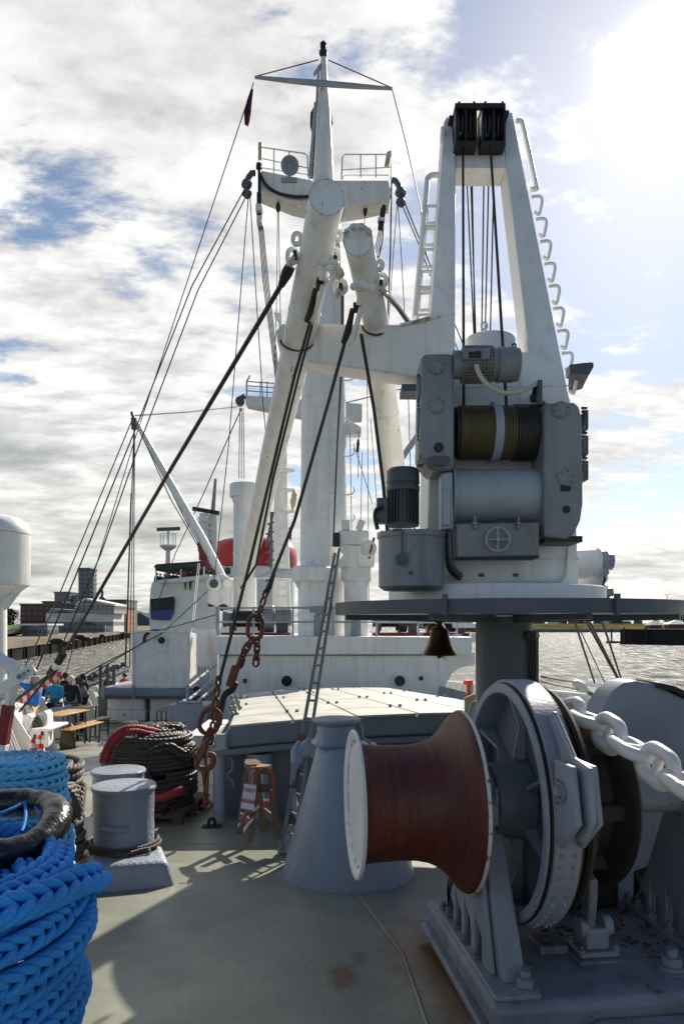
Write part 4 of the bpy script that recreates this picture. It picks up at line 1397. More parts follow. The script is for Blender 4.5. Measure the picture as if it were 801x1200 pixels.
ld = thing('ladder', 'long narrow metal ladder leaning from the deck onto the crane platform', 'ladder', P(338, 1003, 6.65))
L0a, L0b = P(329, 996, 6.75), P(342, 1005, 6.62)
L1a, L1b = P(392.5, 648, 7.72), P(397.5, 643, 7.68)
up = (L1a - L0a)
for a_, b_ in ((L0a, L1a), (L0b, L1b)):
    MB().bar(a_, b_, 0.025, 0.032).build('rail', M['galv'], ld, bev=0.004)
for k in range(1, 17):
    f = k / 17
    MB().cyl(L0a.lerp(L1a, f), L0b.lerp(L1b, f), 0.013, n=10).build('rung', M['galv'], ld)
bd_ = MB(); bd_.bar(L0a.lerp(L1a, 0.19) + Vector((0.0, -0.04, 0)), L0a.lerp(L1a, 0.36) + Vector((0.005, -0.04, 0)), 0.085, 0.02)
tag(bd_.build('wooden_board', M['brown_wood'], None, loc=L0a.lerp(L1a, 0.2)), 'narrow brown board tied flat against the leaning ladder', 'board')

# ================================================================ TWIN BOLLARDS
bo = thing('twin_bollard', 'pair of thick grey mooring bollards on one low base', 'bollard', P(150, 1030, 6.3))
n0 = P(145.5, 1008, 6.2); f0 = P(139, 990, 7.35)
zb1 = deck_z(6.2)
bz = zb1 + 0.20
ax = (Vector((f0.x, f0.y, 0)) - Vector((n0.x, n0.y, 0))); ln_ = ax.length; ax.normalize(); sd = Vector((ax.y, -ax.x, 0))
mb = MB()
cn = [(-0.58, -0.36), (ln_ + 0.36, -0.34), (ln_ + 0.36, 0.36), (-0.58, 0.38)]
lo = [Vector((n0.x, n0.y, 0)) + ax * a + sd * b for a, b in cn]
hi_ = [Vector((n0.x, n0.y, 0)) + ax * (a * 1.0 + (0.06 if a < 0 else -0.06)) + sd * (b * 0.82) for a, b in cn]
vs = [Vector((p_.x, p_.y, deck_z(p_.y) - 0.04)) for p_ in lo] + [Vector((p_.x, p_.y, deck_z(p_.y) + 0.20)) for p_ in hi_]
mb.add(vs, [(3, 2, 1, 0), (4, 5, 6, 7)] + [(i, (i + 1) % 4, (i + 1) % 4 + 4, i + 4) for i in range(4)])
mb.build('base', M['grey_lump'], bo, bev=0.05, seg=4)
for q, zt_, nm in ((n0, P(0, 921, 6.2).z, 1), (f0, P(0, 903, 7.35).z, 0)):
    z0 = deck_z(q.y) + 0.19
    mb = MB(); mb.lathe((q.x, q.y, 0), (0, 0, 1), [(z0, 0.262), (z0 + 0.03, 0.250), (zt_ - 0.03, 0.252), (zt_ - 0.022, 0.268), (zt_, 0.270), (zt_ + 0.012, 0.262), (zt_ + 0.022, 0.20), (zt_ + 0.026, 0.0)], 64)
    col = mb.build('column', M['grey_lump'], bo)
    if nm:
        a_, b_ = P(128, 972, 5.99), P(166, 969, 5.99)
        zr = a_.z
        pts = []
        for k in range(9):
            w = R(-112 + 5.6 * k + 0)
            pts.append((q.x + 0.272 * math.cos(w), q.y + 0.272 * math.sin(w), zr + 0.012))
        MB().tube(pts, [0.012] + [0.023] * 7 + [0.012], 12).build('rope_stop', M['grey_lump'], col)
mb = MB()
for i in range(3):
    laid(mb, ring_path((n0.x, n0.y), 0.278 + 0.015 * (i % 2), 0.278, bz + 0.02 + 0.022 * i, wob=0.015, seed=i, n=70), 0.016, 0.08, 0.008, 3, 6)
pth = [(n0.x + 0.02, n0.y - 0.30, bz + 0.06), (n0.x + 0.14, n0.y - 0.33, bz + 0.01), (n0.x + 0.22, n0.y - 0.36, bz - 0.04), (n0.x + 0.25, n0.y - 0.33, bz - 0.03), (n0.x + 0.26, n0.y - 0.20, bz + 0.05), (n0.x + 0.12, n0.y - 0.31, bz + 0.045), (n0.x + 0.0, n0.y - 0.33, bz + 0.02)]
def smooth(pts, n=10):
    pts = [Vector(p_) for p_ in pts]
    out = []
    for i in range(len(pts) - 1):
        p0 = pts[max(i - 1, 0)]; p1 = pts[i]; p2 = pts[i + 1]; p3 = pts[min(i + 2, len(pts) - 1)]
        for k in range(n):
            t_ = k / n
            out.append(0.5 * ((2 * p1) + (p2 - p0) * t_ + (2 * p0 - 5 * p1 + 4 * p2 - p3) * t_ ** 2 + (3 * p1 - p0 - 3 * p2 + p3) * t_ ** 3))
    out.append(pts[-1])
    return out


laid(mb, smooth(pth), 0.016, 0.08, 0.008, 3, 6)
tag(mb.build('rope', M['rope_brown'], None, loc=(n0.x, n0.y, bz), recalc=False, ang=80), 'thin brown rope wound round the foot of the front bollard', 'rope')

# ================================================================ ROPE PILES
# big blue plaited rope, near left
bc = (-1.145, 1.80)
def rad_n(z_top, upk=0.0):
    def f(p_):
        v = Vector((p_[0] - bc[0], p_[1] - bc[1], 0)).normalized()
        return (v.x, v.y, upk)
    return f


BL = (0.0200, 0.0140, 0.0106, 0.250, 0.0085, 9, 0.52)
mb = MB()
zt_b = 1.06
for i in range(15):
    z = zt_b - 0.03 - 0.057 * i
    rr = 0.455 + 0.012 * math.sin(i * 1.7) + 0.008 * math.sin(i * 0.6) + (0.012 if i < 2 else 0)
    plait(mb, ring_path(bc, rr, rr * 0.98, z, z - 0.006, a0=0.4 * i, a1=0.4 * i + 2 * PI, wob=0.012, seed=i, n=120), rad_n(0, 0.42 if i == 0 else 0.08), *BL, ph=i * 1.3)
for i, (rr, z) in enumerate(((0.40, 0.0), (0.335, 0.012), (0.27, 0.0), (0.20, 0.01), (0.13, -0.01))):
    plait(mb, ring_path(bc, rr, rr, zt_b + z, zt_b + z + 0.01, a0=i, a1=i + 2 * PI, wob=0.025, seed=40 + i, n=90), lambda p_: (0.25 * (p_[0] - bc[0]) / 0.4, 0.25 * (p_[1] - bc[1]) / 0.4, 1), *BL)
# an end bulging out on the side towards the bollards, and bights over the top
def out_n(k):
    return lambda p_: ((p_[0] - bc[0]) * 1.4, (p_[1] - bc[1]) * 1.4, k)
def bx_(pts):
    return smooth([(bc[0] + a_, bc[1] + b_, zt_b + z_) for a_, b_, z_ in pts])
plait(mb, bx_([(0.02, -0.44, 0.035), (0.18, -0.40, 0.045), (0.33, -0.27, 0.045), (0.43, -0.10, 0.04), (0.475, 0.05, 0.03), (0.48, 0.17, 0.0), (0.45, 0.26, -0.04)]), out_n(0.7), 0.026, 0.018, 0.0132, 0.30, 0.0095, 10, 0.52)
plait(mb, bx_([(-0.1, 0.40, 0.04), (0.1, 0.42, 0.05), (0.27, 0.33, 0.055), (0.36, 0.18, 0.055), (0.36, 0.0, 0.05), (0.28, -0.15, 0.045)]), out_n(0.9), *BL)
plait(mb, bx_([(-0.02, -0.35, 0.04), (0.14, -0.33, 0.05), (0.27, -0.24, 0.055), (0.37, -0.08, 0.05), (0.40, 0.10, 0.05), (0.36, 0.25, 0.05)]), out_n(1.2), *BL)
core = mb.build('rope_pile', M['rope_blue'], None, loc=(bc[0], bc[1], 0.1), recalc=False, ang=80)
tag(core, 'big coiled pile of thick bright blue plaited mooring rope in front', 'rope')
# black chafing sleeve lying in a ring on top of it
sc_ = P(-14, 985, 2.14)
rg = []
for k in range(64):
    w = 2 * PI * k / 64
    rg.append((sc_.x + 0.19 * math.cos(w), sc_.y + 0.19 * math.sin(w), zt_b + 0.085 + 0.035 * math.sin(w) + 0.008 * math.sin(3 * w)))
mb = MB(); mb.tube(rg, [0.043 + 0.0016 * math.sin(k * 1.9) + 0.003 * math.sin(k * 0.5) for k in range(64)], 18, closed=True)
sl_ = mb.build('chafe_sleeve', M['sleeve'], None, loc=(sc_.x, sc_.y, zt_b + 0.1), ang=80)
tag(sl_, 'black leather chafing sleeve lying in a ring on the blue rope', 'rope sleeve')
mb = MB()
pth = smooth([(sc_.x - 0.20, sc_.y - 0.02, zt_b + 0.17), (sc_.x - 0.08, sc_.y + 0.02, zt_b + 0.15), (sc_.x + 0.0, sc_.y + 0.06, zt_b + 0.165), (sc_.x + 0.06, sc_.y + 0.13, zt_b + 0.21), (sc_.x + 0.10, sc_.y + 0.09, zt_b + 0.17), (sc_.x + 0.16, sc_.y + 0.02, zt_b + 0.175), (sc_.x + 0.20, sc_.y + 0.03, zt_b + 0.165)])
pth = [Vector((p_.x, p_.y + 0.02, zt_b + 0.105 + (p_.z - zt_b - 0.16) * 0.45)) for p_ in pth]
mb.tube(pth, 0.0055, 8)
mb.tube(smooth([(sc_.x + 0.05, sc_.y + 0.14, zt_b + 0.12), (sc_.x + 0.09, sc_.y + 0.05, zt_b + 0.10), (sc_.x + 0.11, sc_.y - 0.02, zt_b + 0.08)]), 0.0055, 8)
tag(mb.build('cord', M['rope_blue'], None, loc=sc_, recalc=False), 'thin blue cord tied across the black sleeve', 'cord')
# pale blue coil further back
pc = P(14, 930, 3.30)
mb = MB()
for i in range(13):
    z = P(0, 909, 3.05).z - 0.057 * i
    rr = 0.215 + 0.010 * math.sin(i * 2.2) + 0.004 * i
    plait(mb, ring_path((pc.x, pc.y), rr, rr, z, z - 0.006, a0=i, a1=i + 2 * PI, wob=0.018, seed=60 + i), lambda p_: (p_[0] - pc.x, p_[1] - pc.y, 0.05 if i else 0.1), 0.0200, 0.0140, 0.0106, 0.25, 0.010, 7, 0.52, ph=i)
z = P(0, 903, 3.1).z
for i, rr in enumerate((0.155, 0.09, 0.03)):
    plait(mb, ring_path((pc.x, pc.y), rr, rr, z, z, wob=0.02, seed=80 + i), lambda p_: (0, 0, 1), 0.0200, 0.0140, 0.0106, 0.25, 0.010, 7, 0.52)
plait(mb, smooth([P(58, 957, 3.0), P(70, 962, 2.95), P(77, 975, 2.9), P(75, 992, 2.85), P(60, 1005, 2.85)]), lambda p_: (0.6, -0.5, 0.5), 0.0235, 0.017, 0.0122, 0.27, 0.010, 7, 0.52)
tag(mb.build('rope_pile', M['rope_pale'], None, loc=(pc.x, pc.y, -0.2), recalc=False, ang=80), 'coil of pale blue plaited rope standing behind the big blue pile', 'rope')
# brown rope pile on a pallet behind it
bp_ = P(44, 940, 5.7)
mb = MB()
rnd = random.Random(9)
for i in range(12):
    z = P(0, 903, 5.5).z - 0.062 * i
    for rr in (0.32, 0.25):
        laid(mb, ring_path((bp_.x, bp_.y), rr + rnd.uniform(-0.02, 0.02), rr, z + rnd.uniform(-0.01, 0.01), a0=rnd.uniform(0, 6), a1=6.3 + rnd.uniform(0, 6), wob=0.03, seed=100 + i), 0.034, 0.14, 0.022, 3, 5)
for k in range(5):
    laid(mb, smooth([(bp_.x + rnd.uniform(0.1, 0.3), bp_.y - 0.30, P(0, 905 + k * 4, 5.5).z), (bp_.x + 0.34, bp_.y - 0.25 + 0.03 * k, P(0, 925, 5.5).z), (bp_.x + 0.36, bp_.y - 0.1, P(0, 945 + 4 * k, 5.5).z), (bp_.x + 0.32, bp_.y + 0.1, P(0, 930, 5.5).z)]), 0.034, 0.14, 0.02, 3, 5)
laid(mb, smooth([P(0, 888, 5.7), P(18, 895, 5.6), P(35, 899, 5.55), P(55, 893, 5.6), P(72, 900, 5.7)]), 0.034, 0.14, 0.02, 3, 5)
tag(mb.build('rope_pile', M['rope_brown'], None, loc=(bp_.x, bp_.y, -0.2), recalc=False, ang=80), 'pile of brown laid rope on a pallet behind the pale blue coil', 'rope')


def pallet(name, label, c, w, l, mat, rz=0.1):
    r = thing(name, label, 'pallet', c)
    Q = Matrix.Translation(c) @ Matrix.Rotation(rz, 4, 'Z')
    for k in range(5):
        x = -w / 2 + (k + 0.5) * w / 5
        MB(Q).bx(x - w / 12, x + w / 12, -l / 2, l / 2, 0.122, 0.144).build('top_board', M[mat], r)
    for k in range(3):
        y = -l / 2 + 0.06 + k * (l - 0.12) / 2
        MB(Q).bx(-w / 2, w / 2, y - 0.05, y + 0.05, 0.1, 0.121).build('stringer', M[mat], r)
        for x in (-w / 2 + 0.06, 0, w / 2 - 0.06):
            MB(Q).bx(x - 0.05, x + 0.05, y - 0.045, y + 0.045, 0.022, 0.099).build('block', M[mat], r)
        MB(Q).bx(-w / 2, w / 2, y - 0.05, y + 0.05, 0.0, 0.021).build('bottom_board', M[mat], r)
    return r


pallet('pallet', 'pale wooden pallet under the brown rope pile', Vector((bp_.x + 0.02, bp_.y, deck_z(bp_.y))), 0.80, 0.9, 'pallet_wood')
mb = MB()
for i in range(2):
    laid(mb, smooth([P(72, 997, 5.9), P(85, 1003 - i * 4, 6.0), P(98, 994 - i * 5, 6.1), P(102, 985, 6.2), P(92, 980, 6.3)]), 0.022, 0.1, 0.015, 3, 5)
tag(mb.build('rope', M['rope_brown'], None, loc=P(88, 998, 6.0), recalc=False), 'loose brown rope end on the deck beside the pale pallet', 'rope')
# dark rope heap
dp = P(175, 900, 8.6)
dzb = deck_z(8.6) + 0.15
dzt = P(0, 866, 8.4).z
mb = MB()
rnd = random.Random(21)
nn = 12
DK = (0.030, 0.024, 0.0175, 0.34, 0.019, 6, 0.55)
for i in range(nn):
    f = i / (nn - 1)
    z = dzb + 0.035 + (dzt - dzb - 0.05) * f
    bulge = 0.475 + 0.05 * math.sin(PI * min(1, f * 1.15)) - 0.05 * max(0, f - 0.8) * 3
    for q_, rr in enumerate((bulge, bulge - 0.06)):
        plait(mb, ring_path((dp.x + rnd.uniform(-0.015, 0.015), dp.y), rr + rnd.uniform(-0.02, 0.02), rr * 0.95, z + rnd.uniform(-0.012, 0.012), a0=rnd.uniform(0, 6), a1=6.4 + rnd.uniform(0, 6), wob=0.018, seed=200 + i * 2 + q_), lambda p_: (p_[0] - dp.x, p_[1] - dp.y, 0.1), *DK, ph=i * 2.1)
for i, rr in enumerate((0.42, 0.36, 0.30, 0.24, 0.18, 0.10)):
    plait(mb, ring_path((dp.x + 0.03, dp.y), rr, rr, dzt + 0.01 + 0.012 * i, wob=0.05, seed=300 + i), lambda p_: (0, 0, 1), *DK)
for i in range(12):
    a_ = rnd.uniform(0, 6.28)
    plait(mb, ring_path((dp.x + 0.10 + rnd.uniform(-0.16, 0.2), dp.y + rnd.uniform(-0.15, 0.15)), 0.12, 0.09, dzt + 0.085 + rnd.uniform(-0.03, 0.03), a0=a_, a1=a_ + 5, wob=0.12, seed=320 + i, n=30), lambda p_: (rnd.uniform(-.3, .3), 0, 1), *DK)
for i in range(5):
    a_ = rnd.uniform(3.3, 6.2); a2 = a_ + rnd.uniform(0.5, 1.2)
    pth = [(dp.x + 0.545 * math.cos(a_ + (a2 - a_) * k / 12), dp.y + 0.52 * math.sin(a_ + (a2 - a_) * k / 12), dzb + 0.1 + (dzt - dzb - 0.15) * (rnd.random() * 0.04 + abs(math.sin(i * 2.3)) * 0.9 + 0.10 * math.sin(k * 0.5))) for k in range(13)]
    plait(mb, smooth(pth, 4), lambda p_: (p_[0] - dp.x, p_[1] - dp.y, 0.1), *DK, ph=i)
mb.lathe((dp.x, dp.y, 0), (0, 0, 1), [(dzb, 0.33), (dzt - 0.06, 0.30), (dzt - 0.05, 0.0)], 24)
dark = mb.build('rope_pile', M['rope_dark'], None, loc=(dp.x, dp.y, dzb), recalc=False, ang=80)
tag(dark, 'tall heap of black-brown coiled rope on a pallet by the hatch', 'rope')
mb = MB()
plait(mb, smooth([P(122, 893, 8.1), P(126, 880, 8.08), P(134, 866, 8.08), P(146, 857, 8.12), P(160, 855, 8.22), P(176, 858, 8.35), P(190, 861, 8.5)]), lambda p_: (0, -1, 0.6), 0.036, 0.026, 0.022, 0.20, 0.012, 6, 0.5)
tag(mb.build('rope_sleeve', M['rope_red'], None, loc=P(135, 866, 8.1), recalc=False, ang=80), 'red sleeved rope end lying over the top of the dark heap', 'rope sleeve')
mb = MB(); mb.tube(smooth([P(178, 936, 8.08), P(190, 935, 8.05), P(203, 930, 8.05), P(214, 925, 8.12)]), 0.045, 12)
tag(mb.build('rope_sleeve', M['rope_red'], None, loc=P(190, 935, 8.05), recalc=False, ang=80), 'bright red sleeve at the bottom of the dark rope heap', 'rope sleeve')
pallet('pallet', 'dark weathered pallet under the black-brown rope heap', Vector((dp.x + 0.05, dp.y, deck_z(dp.y) + 0.0)), 1.05, 1.1, 'pallet_dark', -0.1)
# ================================================================ CARGO HATCH
def hz(y, k=0.0):
    return 0.69 + k - 0.06 * (y - 7.5)


HXL, HXR = -1.27, 2.15
ha = thing('cargo_hatch', 'wide grey hatch coaming with pale pontoon covers between foredeck and deckhouse', 'hatch', (0.5, 7.6, deck_z(7.6)))
def ship_pt(x, y):           # x across at the front edge, y back along the ship
    return (x - 0.122 * (y - 7.5), y + 0.122 * (x - 0.0) * (1 if y < 9 else 1))


def camber(x):
    return 0.115 * max(0.0, 1 - ((x - 1.35) / 2.65) ** 2)


def hquad(x0, x1, y0, y1, z0f, z1f):
    """block following the ship's lines, sheer and camber"""
    q = [(x0, y0), (x1, y0), (x1, y1), (x0, y1)]
    c = [ship_pt(*p_) for p_ in q]
    vs = [(c[i][0], c[i][1], z0f(q[i][1]) + camber(q[i][0])) for i in range(4)] + [(c[i][0], c[i][1], z1f(q[i][1]) + camber(q[i][0])) for i in range(4)]
    return vs, [(3, 2, 1, 0), (4, 5, 6, 7)] + [(i, (i + 1) % 4, (i + 1) % 4 + 4, i + 4) for i in range(4)]


def hstrip(x0, x1, y0, y1, z0f, z1f, n=6):
    """the same in n pieces across, as one skin"""
    vs, fs = [], []
    for k in range(n + 1):
        x = x0 + (x1 - x0) * k / n
        for y in (y0, y1):
            X_ = ship_pt(x, y)
            for zf in (z0f, z1f):
                vs.append((X_[0], X_[1], zf(y) + camber(x)))
    for k in range(n):
        a = 4 * k
        fs += [(a, a + 4, a + 5, a + 1), (a + 2, a + 3, a + 7, a + 6), (a + 1, a + 5, a + 7, a + 3), (a, a + 2, a + 6, a + 4)]
    fs += [(0, 1, 3, 2), (4 * n, 4 * n + 2, 4 * n + 3, 4 * n + 1)]
    return vs, fs


mb = MB(); mb.add(*hquad(HXL + 0.05, HXR - 0.05, 7.92, 16.5, lambda y: deck_z(y) - 0.12, lambda y: hz(y) - 0.30)); mb.build('coaming', M['coaming'], ha, bev=0.01)
mb = MB(); mb.add(*hstrip(HXL - 0.02, HXR, 7.50, 16.7, lambda y: hz(y) - 0.30, lambda y: hz(y) - 0.235)); mb.build('ledge', M['coaming'], ha, bev=0.012)
mb = MB(); mb.add(*hstrip(HXL + 0.10, HXR, 7.56, 16.6, lambda y: hz(y) - 0.233, lambda y: hz(y) - 0.03)); mb.build('cover_side', M['coaming'], ha, bev=0.02)
nx, ny = 5, 7
for i in range(nx):
    for j in range(ny):
        x0 = HXL + 0.12 + (HXR - HXL - 0.14) * i / nx; x1 = HXL + 0.12 + (HXR - HXL - 0.14) * (i + 1) / nx
        y0 = 7.58 + 9.0 * j / ny; y1 = 7.58 + 9.0 * (j + 1) / ny
        mb = MB(); mb.add(*hquad(x0 + 0.012, x1 - 0.012, y0 + 0.02, y1 - 0.02, lambda y: hz(y) - 0.028, lambda y: hz(y)))
        mb.build('cover_panel', M['hatch_top'], ha, bev=0.006)
for i in range(nx + 1):
    for j in range(1, ny + 1):
        if (i * 3 + j * 2) % 5 > 1:
            continue
        x0 = HXL + 0.2 + (HXR - HXL - 0.3) * i / nx; y0 = 7.58 + 9.0 * j / ny - 0.1
        for k in (-0.06, 0.06):
            x, y = ship_pt(x0 + k, y0)
            MB().cyl((x, y, hz(y0) + camber(x0) + 0.001), (x, y, hz(y0) + camber(x0) + 0.035), 0.021, n=10).build('lashing_socket', M['coaming'], ha)
for x, w in ((HXL + 0.02, 0.06), (0.55, 0.04), (1.5, 0.04)):
    q = ship_pt(x, 7.62)
    mb = MB(); mb.cyl((q[0], q[1], deck_z(q[1]) - 0.02), (q[0], q[1], hz(q[1]) - 0.30), w, n=24); mb.build('support_post', M['grey_light'], ha)
q = ship_pt(HXL + 0.42, 7.78)
mb = MB(); mb.cyl((q[0], q[1], deck_z(q[1]) - 0.02), (q[0], q[1], hz(q[1]) - 0.301), 0.14, n=32); mb.build('drain_column', M['grey_light'], ha)
q = ship_pt(HXL - 0.03, 7.5)
mb = MB(); mb.bx(q[0] + 0.02, q[0] + 0.12, q[1] + 0.02, q[1] + 0.08, hz(q[1]) - 0.23, hz(q[1]) - 0.08); mb.build('post_head', M['grey_light'], ha, bev=0.006)
mb = MB(); mb.tube(smooth([P(266, 888, 7.5), P(271, 889, 7.5), P(272, 901, 7.5), P(267, 906, 7.5), P(267, 911, 7.5), P(272, 915, 7.5), P(273, 922, 7.5)], 5), 0.009, 6); mb.build('hand_grip', M['grey_light'], ha)
mb = MB(); mb.tube([P(301, 873, 7.75), P(301, 898, 7.75)], 0.012, 8); mb.sph(P(301, 899, 7.75), 0.03, 10, 6); mb.build('valve', M['grey_light'], ha)
# rack of bolts and clamps at the hatch's left rear edge
for i, (px, py, d) in enumerate(((272, 826, 12), (278, 826, 11.5), (274, 833, 10.5), (280, 834, 10), (276, 842, 9.0), (271, 842, 9.2))):
    cl_ = MB()
    q = P(px, py, d)
    cl_.tube([q + Vector((0, 0, -0.12)), q + Vector((0, 0, 0.16))], 0.014, 8)
    for k in range(4):
        cl_.sph(q + Vector((0.012 * (-1) ** k, 0, -0.09 + 0.075 * k)), 0.032, 8, 6)
    cl_.build('lashing_clamp', M['galv'], ha)

# ================================================================ DECK CRANE
cr = thing('deck_crane', 'white and grey deck crane with A-frame, winch drums and round platform', 'crane', P(590, 862, 9.0))
ped = P(590, 0, 9.0)
mb = MB(); mb.lathe((ped.x, ped.y, 0), (0, 0, 1), [(deck_z(9) - 0.40, 0.345), (1.83, 0.345)], 64); pd = mb.build('pedestal', M['grey_dark'], cr)
mb = MB(); mb.pbox(621, 631, 747, 808, 8.75, 0.25); mb.pbox(614, 634, 804, 810, 8.7, 0.3); mb.build('cable_box', M['grey_dark'], pd, bev=0.01)
mb = MB()
for k in range(3):
    mb.tube([P(620 + k * 3, 748, 8.72), P(621 + k * 3, 780, 8.70), P(620 + k * 3, 815, 8.72)], 0.014, 8)
mb.cyl(P(622, 745, 8.65), P(626, 745, 8.9), 0.06, n=16)
mb.build('cable', M['black'], pd)
mb = MB(); mb.lathe((ped.x, ped.y, 0), (0, 0, 1), [(1.845, 0.35), (1.845, 2.09), (1.99, 2.09), (1.99, 2.075), (1.90, 2.075), (1.90, 0.35)], 96, closed=True); pf = mb.build('platform', M['grey_dark'], cr, ang=30)
for k in range(8):
    w = 2 * PI * k / 8 + 0.2
    MB().bar((ped.x + 0.34 * math.cos(w), ped.y + 0.34 * math.sin(w), 1.80), (ped.x + 2.0 * math.cos(w), ped.y + 2.0 * math.sin(w), 1.83), 0.05, 0.09).build('platform_rib', M['grey_dark'], pf)
for px, w_ in ((525, 5), (724, 5)):
    a_ = math.asin(max(-1, min(1, (P(px, 0, 6.95).x - ped.x) / 2.1)))
    q = Vector((ped.x + 2.11 * math.sin(a_), ped.y - 2.11 * math.cos(a_), 1.93))
    MB().box(q, (0.045, 0.05, 0.21), Matrix.Rotation(a_, 3, 'Z')).build('rail_socket', M['grey_dark'], pf, bev=0.004)
mb = MB(); mb.lathe((P(580, 0, 8.9).x, 8.95, 0), (0, 0, 1), [(1.905, 1.25), (1.905, 1.30), (2.16, 1.30), (2.175, 1.285), (2.175, 0.2)], 96); mb.build('turntable', M['white'], cr)
# column body between the machines
bd0, bd1 = 8.42, 9.35
pts = [P(499, 688, bd0), P(502, 560, bd0), P(506, 412, bd0), P(624, 412, bd0), P(657, 430, bd0), P(668, 470, bd0), P(678, 680, bd0), P(678, 688, bd0)]
mb = MB(); mb.prism(pts, (0, bd1 - bd0, 0)); body = mb.build('column_body', M['white'], cr, bev=0.02)
mb = MB(); mb.prism([P(541, 690, bd0 - .01), P(541, 655, bd0 - .01), P(624, 655, bd0 - .01), P(624, 690, bd0 - .01)], (0, 0.012, 0)); mb.build('access_plate', M['white'], body, bev=0.003)
for pts_ in (((541, 652, bd0), (541, 548, bd0)), ((608, 412, bd0), (608, 470, bd0)), ((506, 455, bd0), (668, 452, bd0)), ((500, 655, bd0), (678, 655, bd0))):
    a_, b_ = P(*pts_[0]), P(*pts_[1])
    MB().bar(a_, b_, 0.012, 0.012, (0, 1, 0)).build('weld_seam', M['white_worn'], body)
mb = MB(); mb.tube(smooth([P(665, 640, bd0 - .03), P(664, 660, bd0 - .03), P(660, 678, bd0 - .03), P(640, 681, bd0 - .03), P(575, 682, bd0 - .03)], 5), 0.014, 8); mb.build('conduit', M['white_worn'], body)
for px, py in ((560, 672), (600, 672), (650, 600), (520, 590)):
    mb = MB(); mb.pbox(px, px + 7, py, py + 4, bd0 - 0.012, 0.02); mb.build('name_plate', M['grey_dark'], body)
# A-frame, leaning back
def leg_d(y):
    return 8.55 + (10.6 - 8.55) * (470 - y) / (470 - 130) * 0.93
mb = MB(); mb.prism([P(499, 440, leg_d(440)), P(520, 142, leg_d(142)), P(523, 137, leg_d(137)), P(533.5, 137, leg_d(137)), P(533, 440, leg_d(440))], (0, 0.42, 0)); af = mb.build('frame_leg', M['white'], cr, bev=0.015)
mb = MB(); mb.prism([P(664, 455, leg_d(455)), P(600, 132, leg_d(132)), P(586, 130, leg_d(130)), P(594, 205, leg_d(205)), P(624, 455, leg_d(455))], (0, 0.42, 0)); rleg = mb.build('frame_leg', M['white'], cr, bev=0.015)
mb = MB(); mb.prism([P(533.6, 197, leg_d(197)), P(533.6, 160, leg_d(160)), P(588.5, 160, leg_d(160)), P(593, 197, leg_d(197))], (0, 0.425, 0)); hd = mb.build('head_beam', M['white'], cr, bev=0.01)
for y in (250, 345):
    a_, b_ = P(np.interp(y, [142, 440], [520, 499]), y, leg_d(y) - 0.004), P(533.2, y, leg_d(y) - 0.004)
    MB().bar(a_, b_, 0.012, 0.010, (0, 1, 0)).build('weld_seam', M['white_worn'], af)
    a_, b_ = P(np.interp(y, [205, 455], [594, 624]), y, leg_d(y) - 0.004), P(np.interp(y, [132, 455], [600, 664]), y, leg_d(y) - 0.004)
    MB().bar(a_, b_, 0.012, 0.010, (0, 1, 0)).build('weld_seam', M['white_worn'], rleg)
# sheave blocks
for (a_, b_) in ((534.5, 557), (565, 590.5)):
    r_ = MB()
    n_ = 5
    for k in range(n_):
        x0 = a_ + (b_ - a_) * k / n_; x1 = a_ + (b_ - a_) * (k + 0.55) / n_
        p0, p1 = P(x0, 146, 10.15), P(x1, 146, 10.15)
        r_.cyl((p0.x, 10.3, p0.z), (p1.x, 10.3, p1.z), 0.27, n=32)
    sb = r_.build('sheave', M['black'], cr)
    mb = MB()
    for x in (a_ - 1, (a_ + b_) / 2 - 1, b_ - 0.5):
        mb.pbox(x, x + 2, 122, 169, 9.98, 0.5)
    mb.pbox(a_ - 1.5, b_ + 1.5, 121, 126, 9.95, 0.5); mb.pbox(a_ - 1.5, b_ + 1.5, 165, 170, 9.95, 0.5)
    for x in (a_ + 2, b_ - 3):
        mb.pbox(x, x + 2.5, 118.5, 121, 10.0, 0.1)
    mb.build('sheave_cheek', M['black'], cr)
mb = MB(); mb.pbox(533, 591, 120.5, 124, 10.2, 0.1); mb.pbox(526, 535, 135, 139, 10.2, 0.3); mb.pbox(588, 596, 129, 133, 10.2, 0.3); mb.build('head_bar', M['black'], cr)
mb = MB(); mb.pbox(559, 562, 138, 164, 10.2, 0.05); mb.build('head_pipe', M['white'], cr)
mb = MB(); mb.cyl(P(519, 158, 10.3), P(516, 158, 10.3), 0.10, n=20); mb.build('pin_cap', M['white'], cr)
# luffing and hoisting wires
for i, (a_, b_) in enumerate((((542, 168, 10.1), (543, 490, 8.05)), ((574, 168, 10.0), (593, 478, 8.02)), ((545, 170, 10.4), (555, 395, 12.0)), ((552, 170, 10.4), (556, 395, 12.0)),
                              ((567, 170, 10.4), (564, 392, 12.0)), ((573, 170, 10.4), (568, 392, 12.0)), ((579, 170, 10.4), (574, 392, 12.0)), ((550, 170, 10.4), (557, 395, 12.0)))):
    MB().tube([P(*a_), P(*b_)], 0.013 if i > 1 else 0.019, 6).build('wire', M['wire_black'], cr)
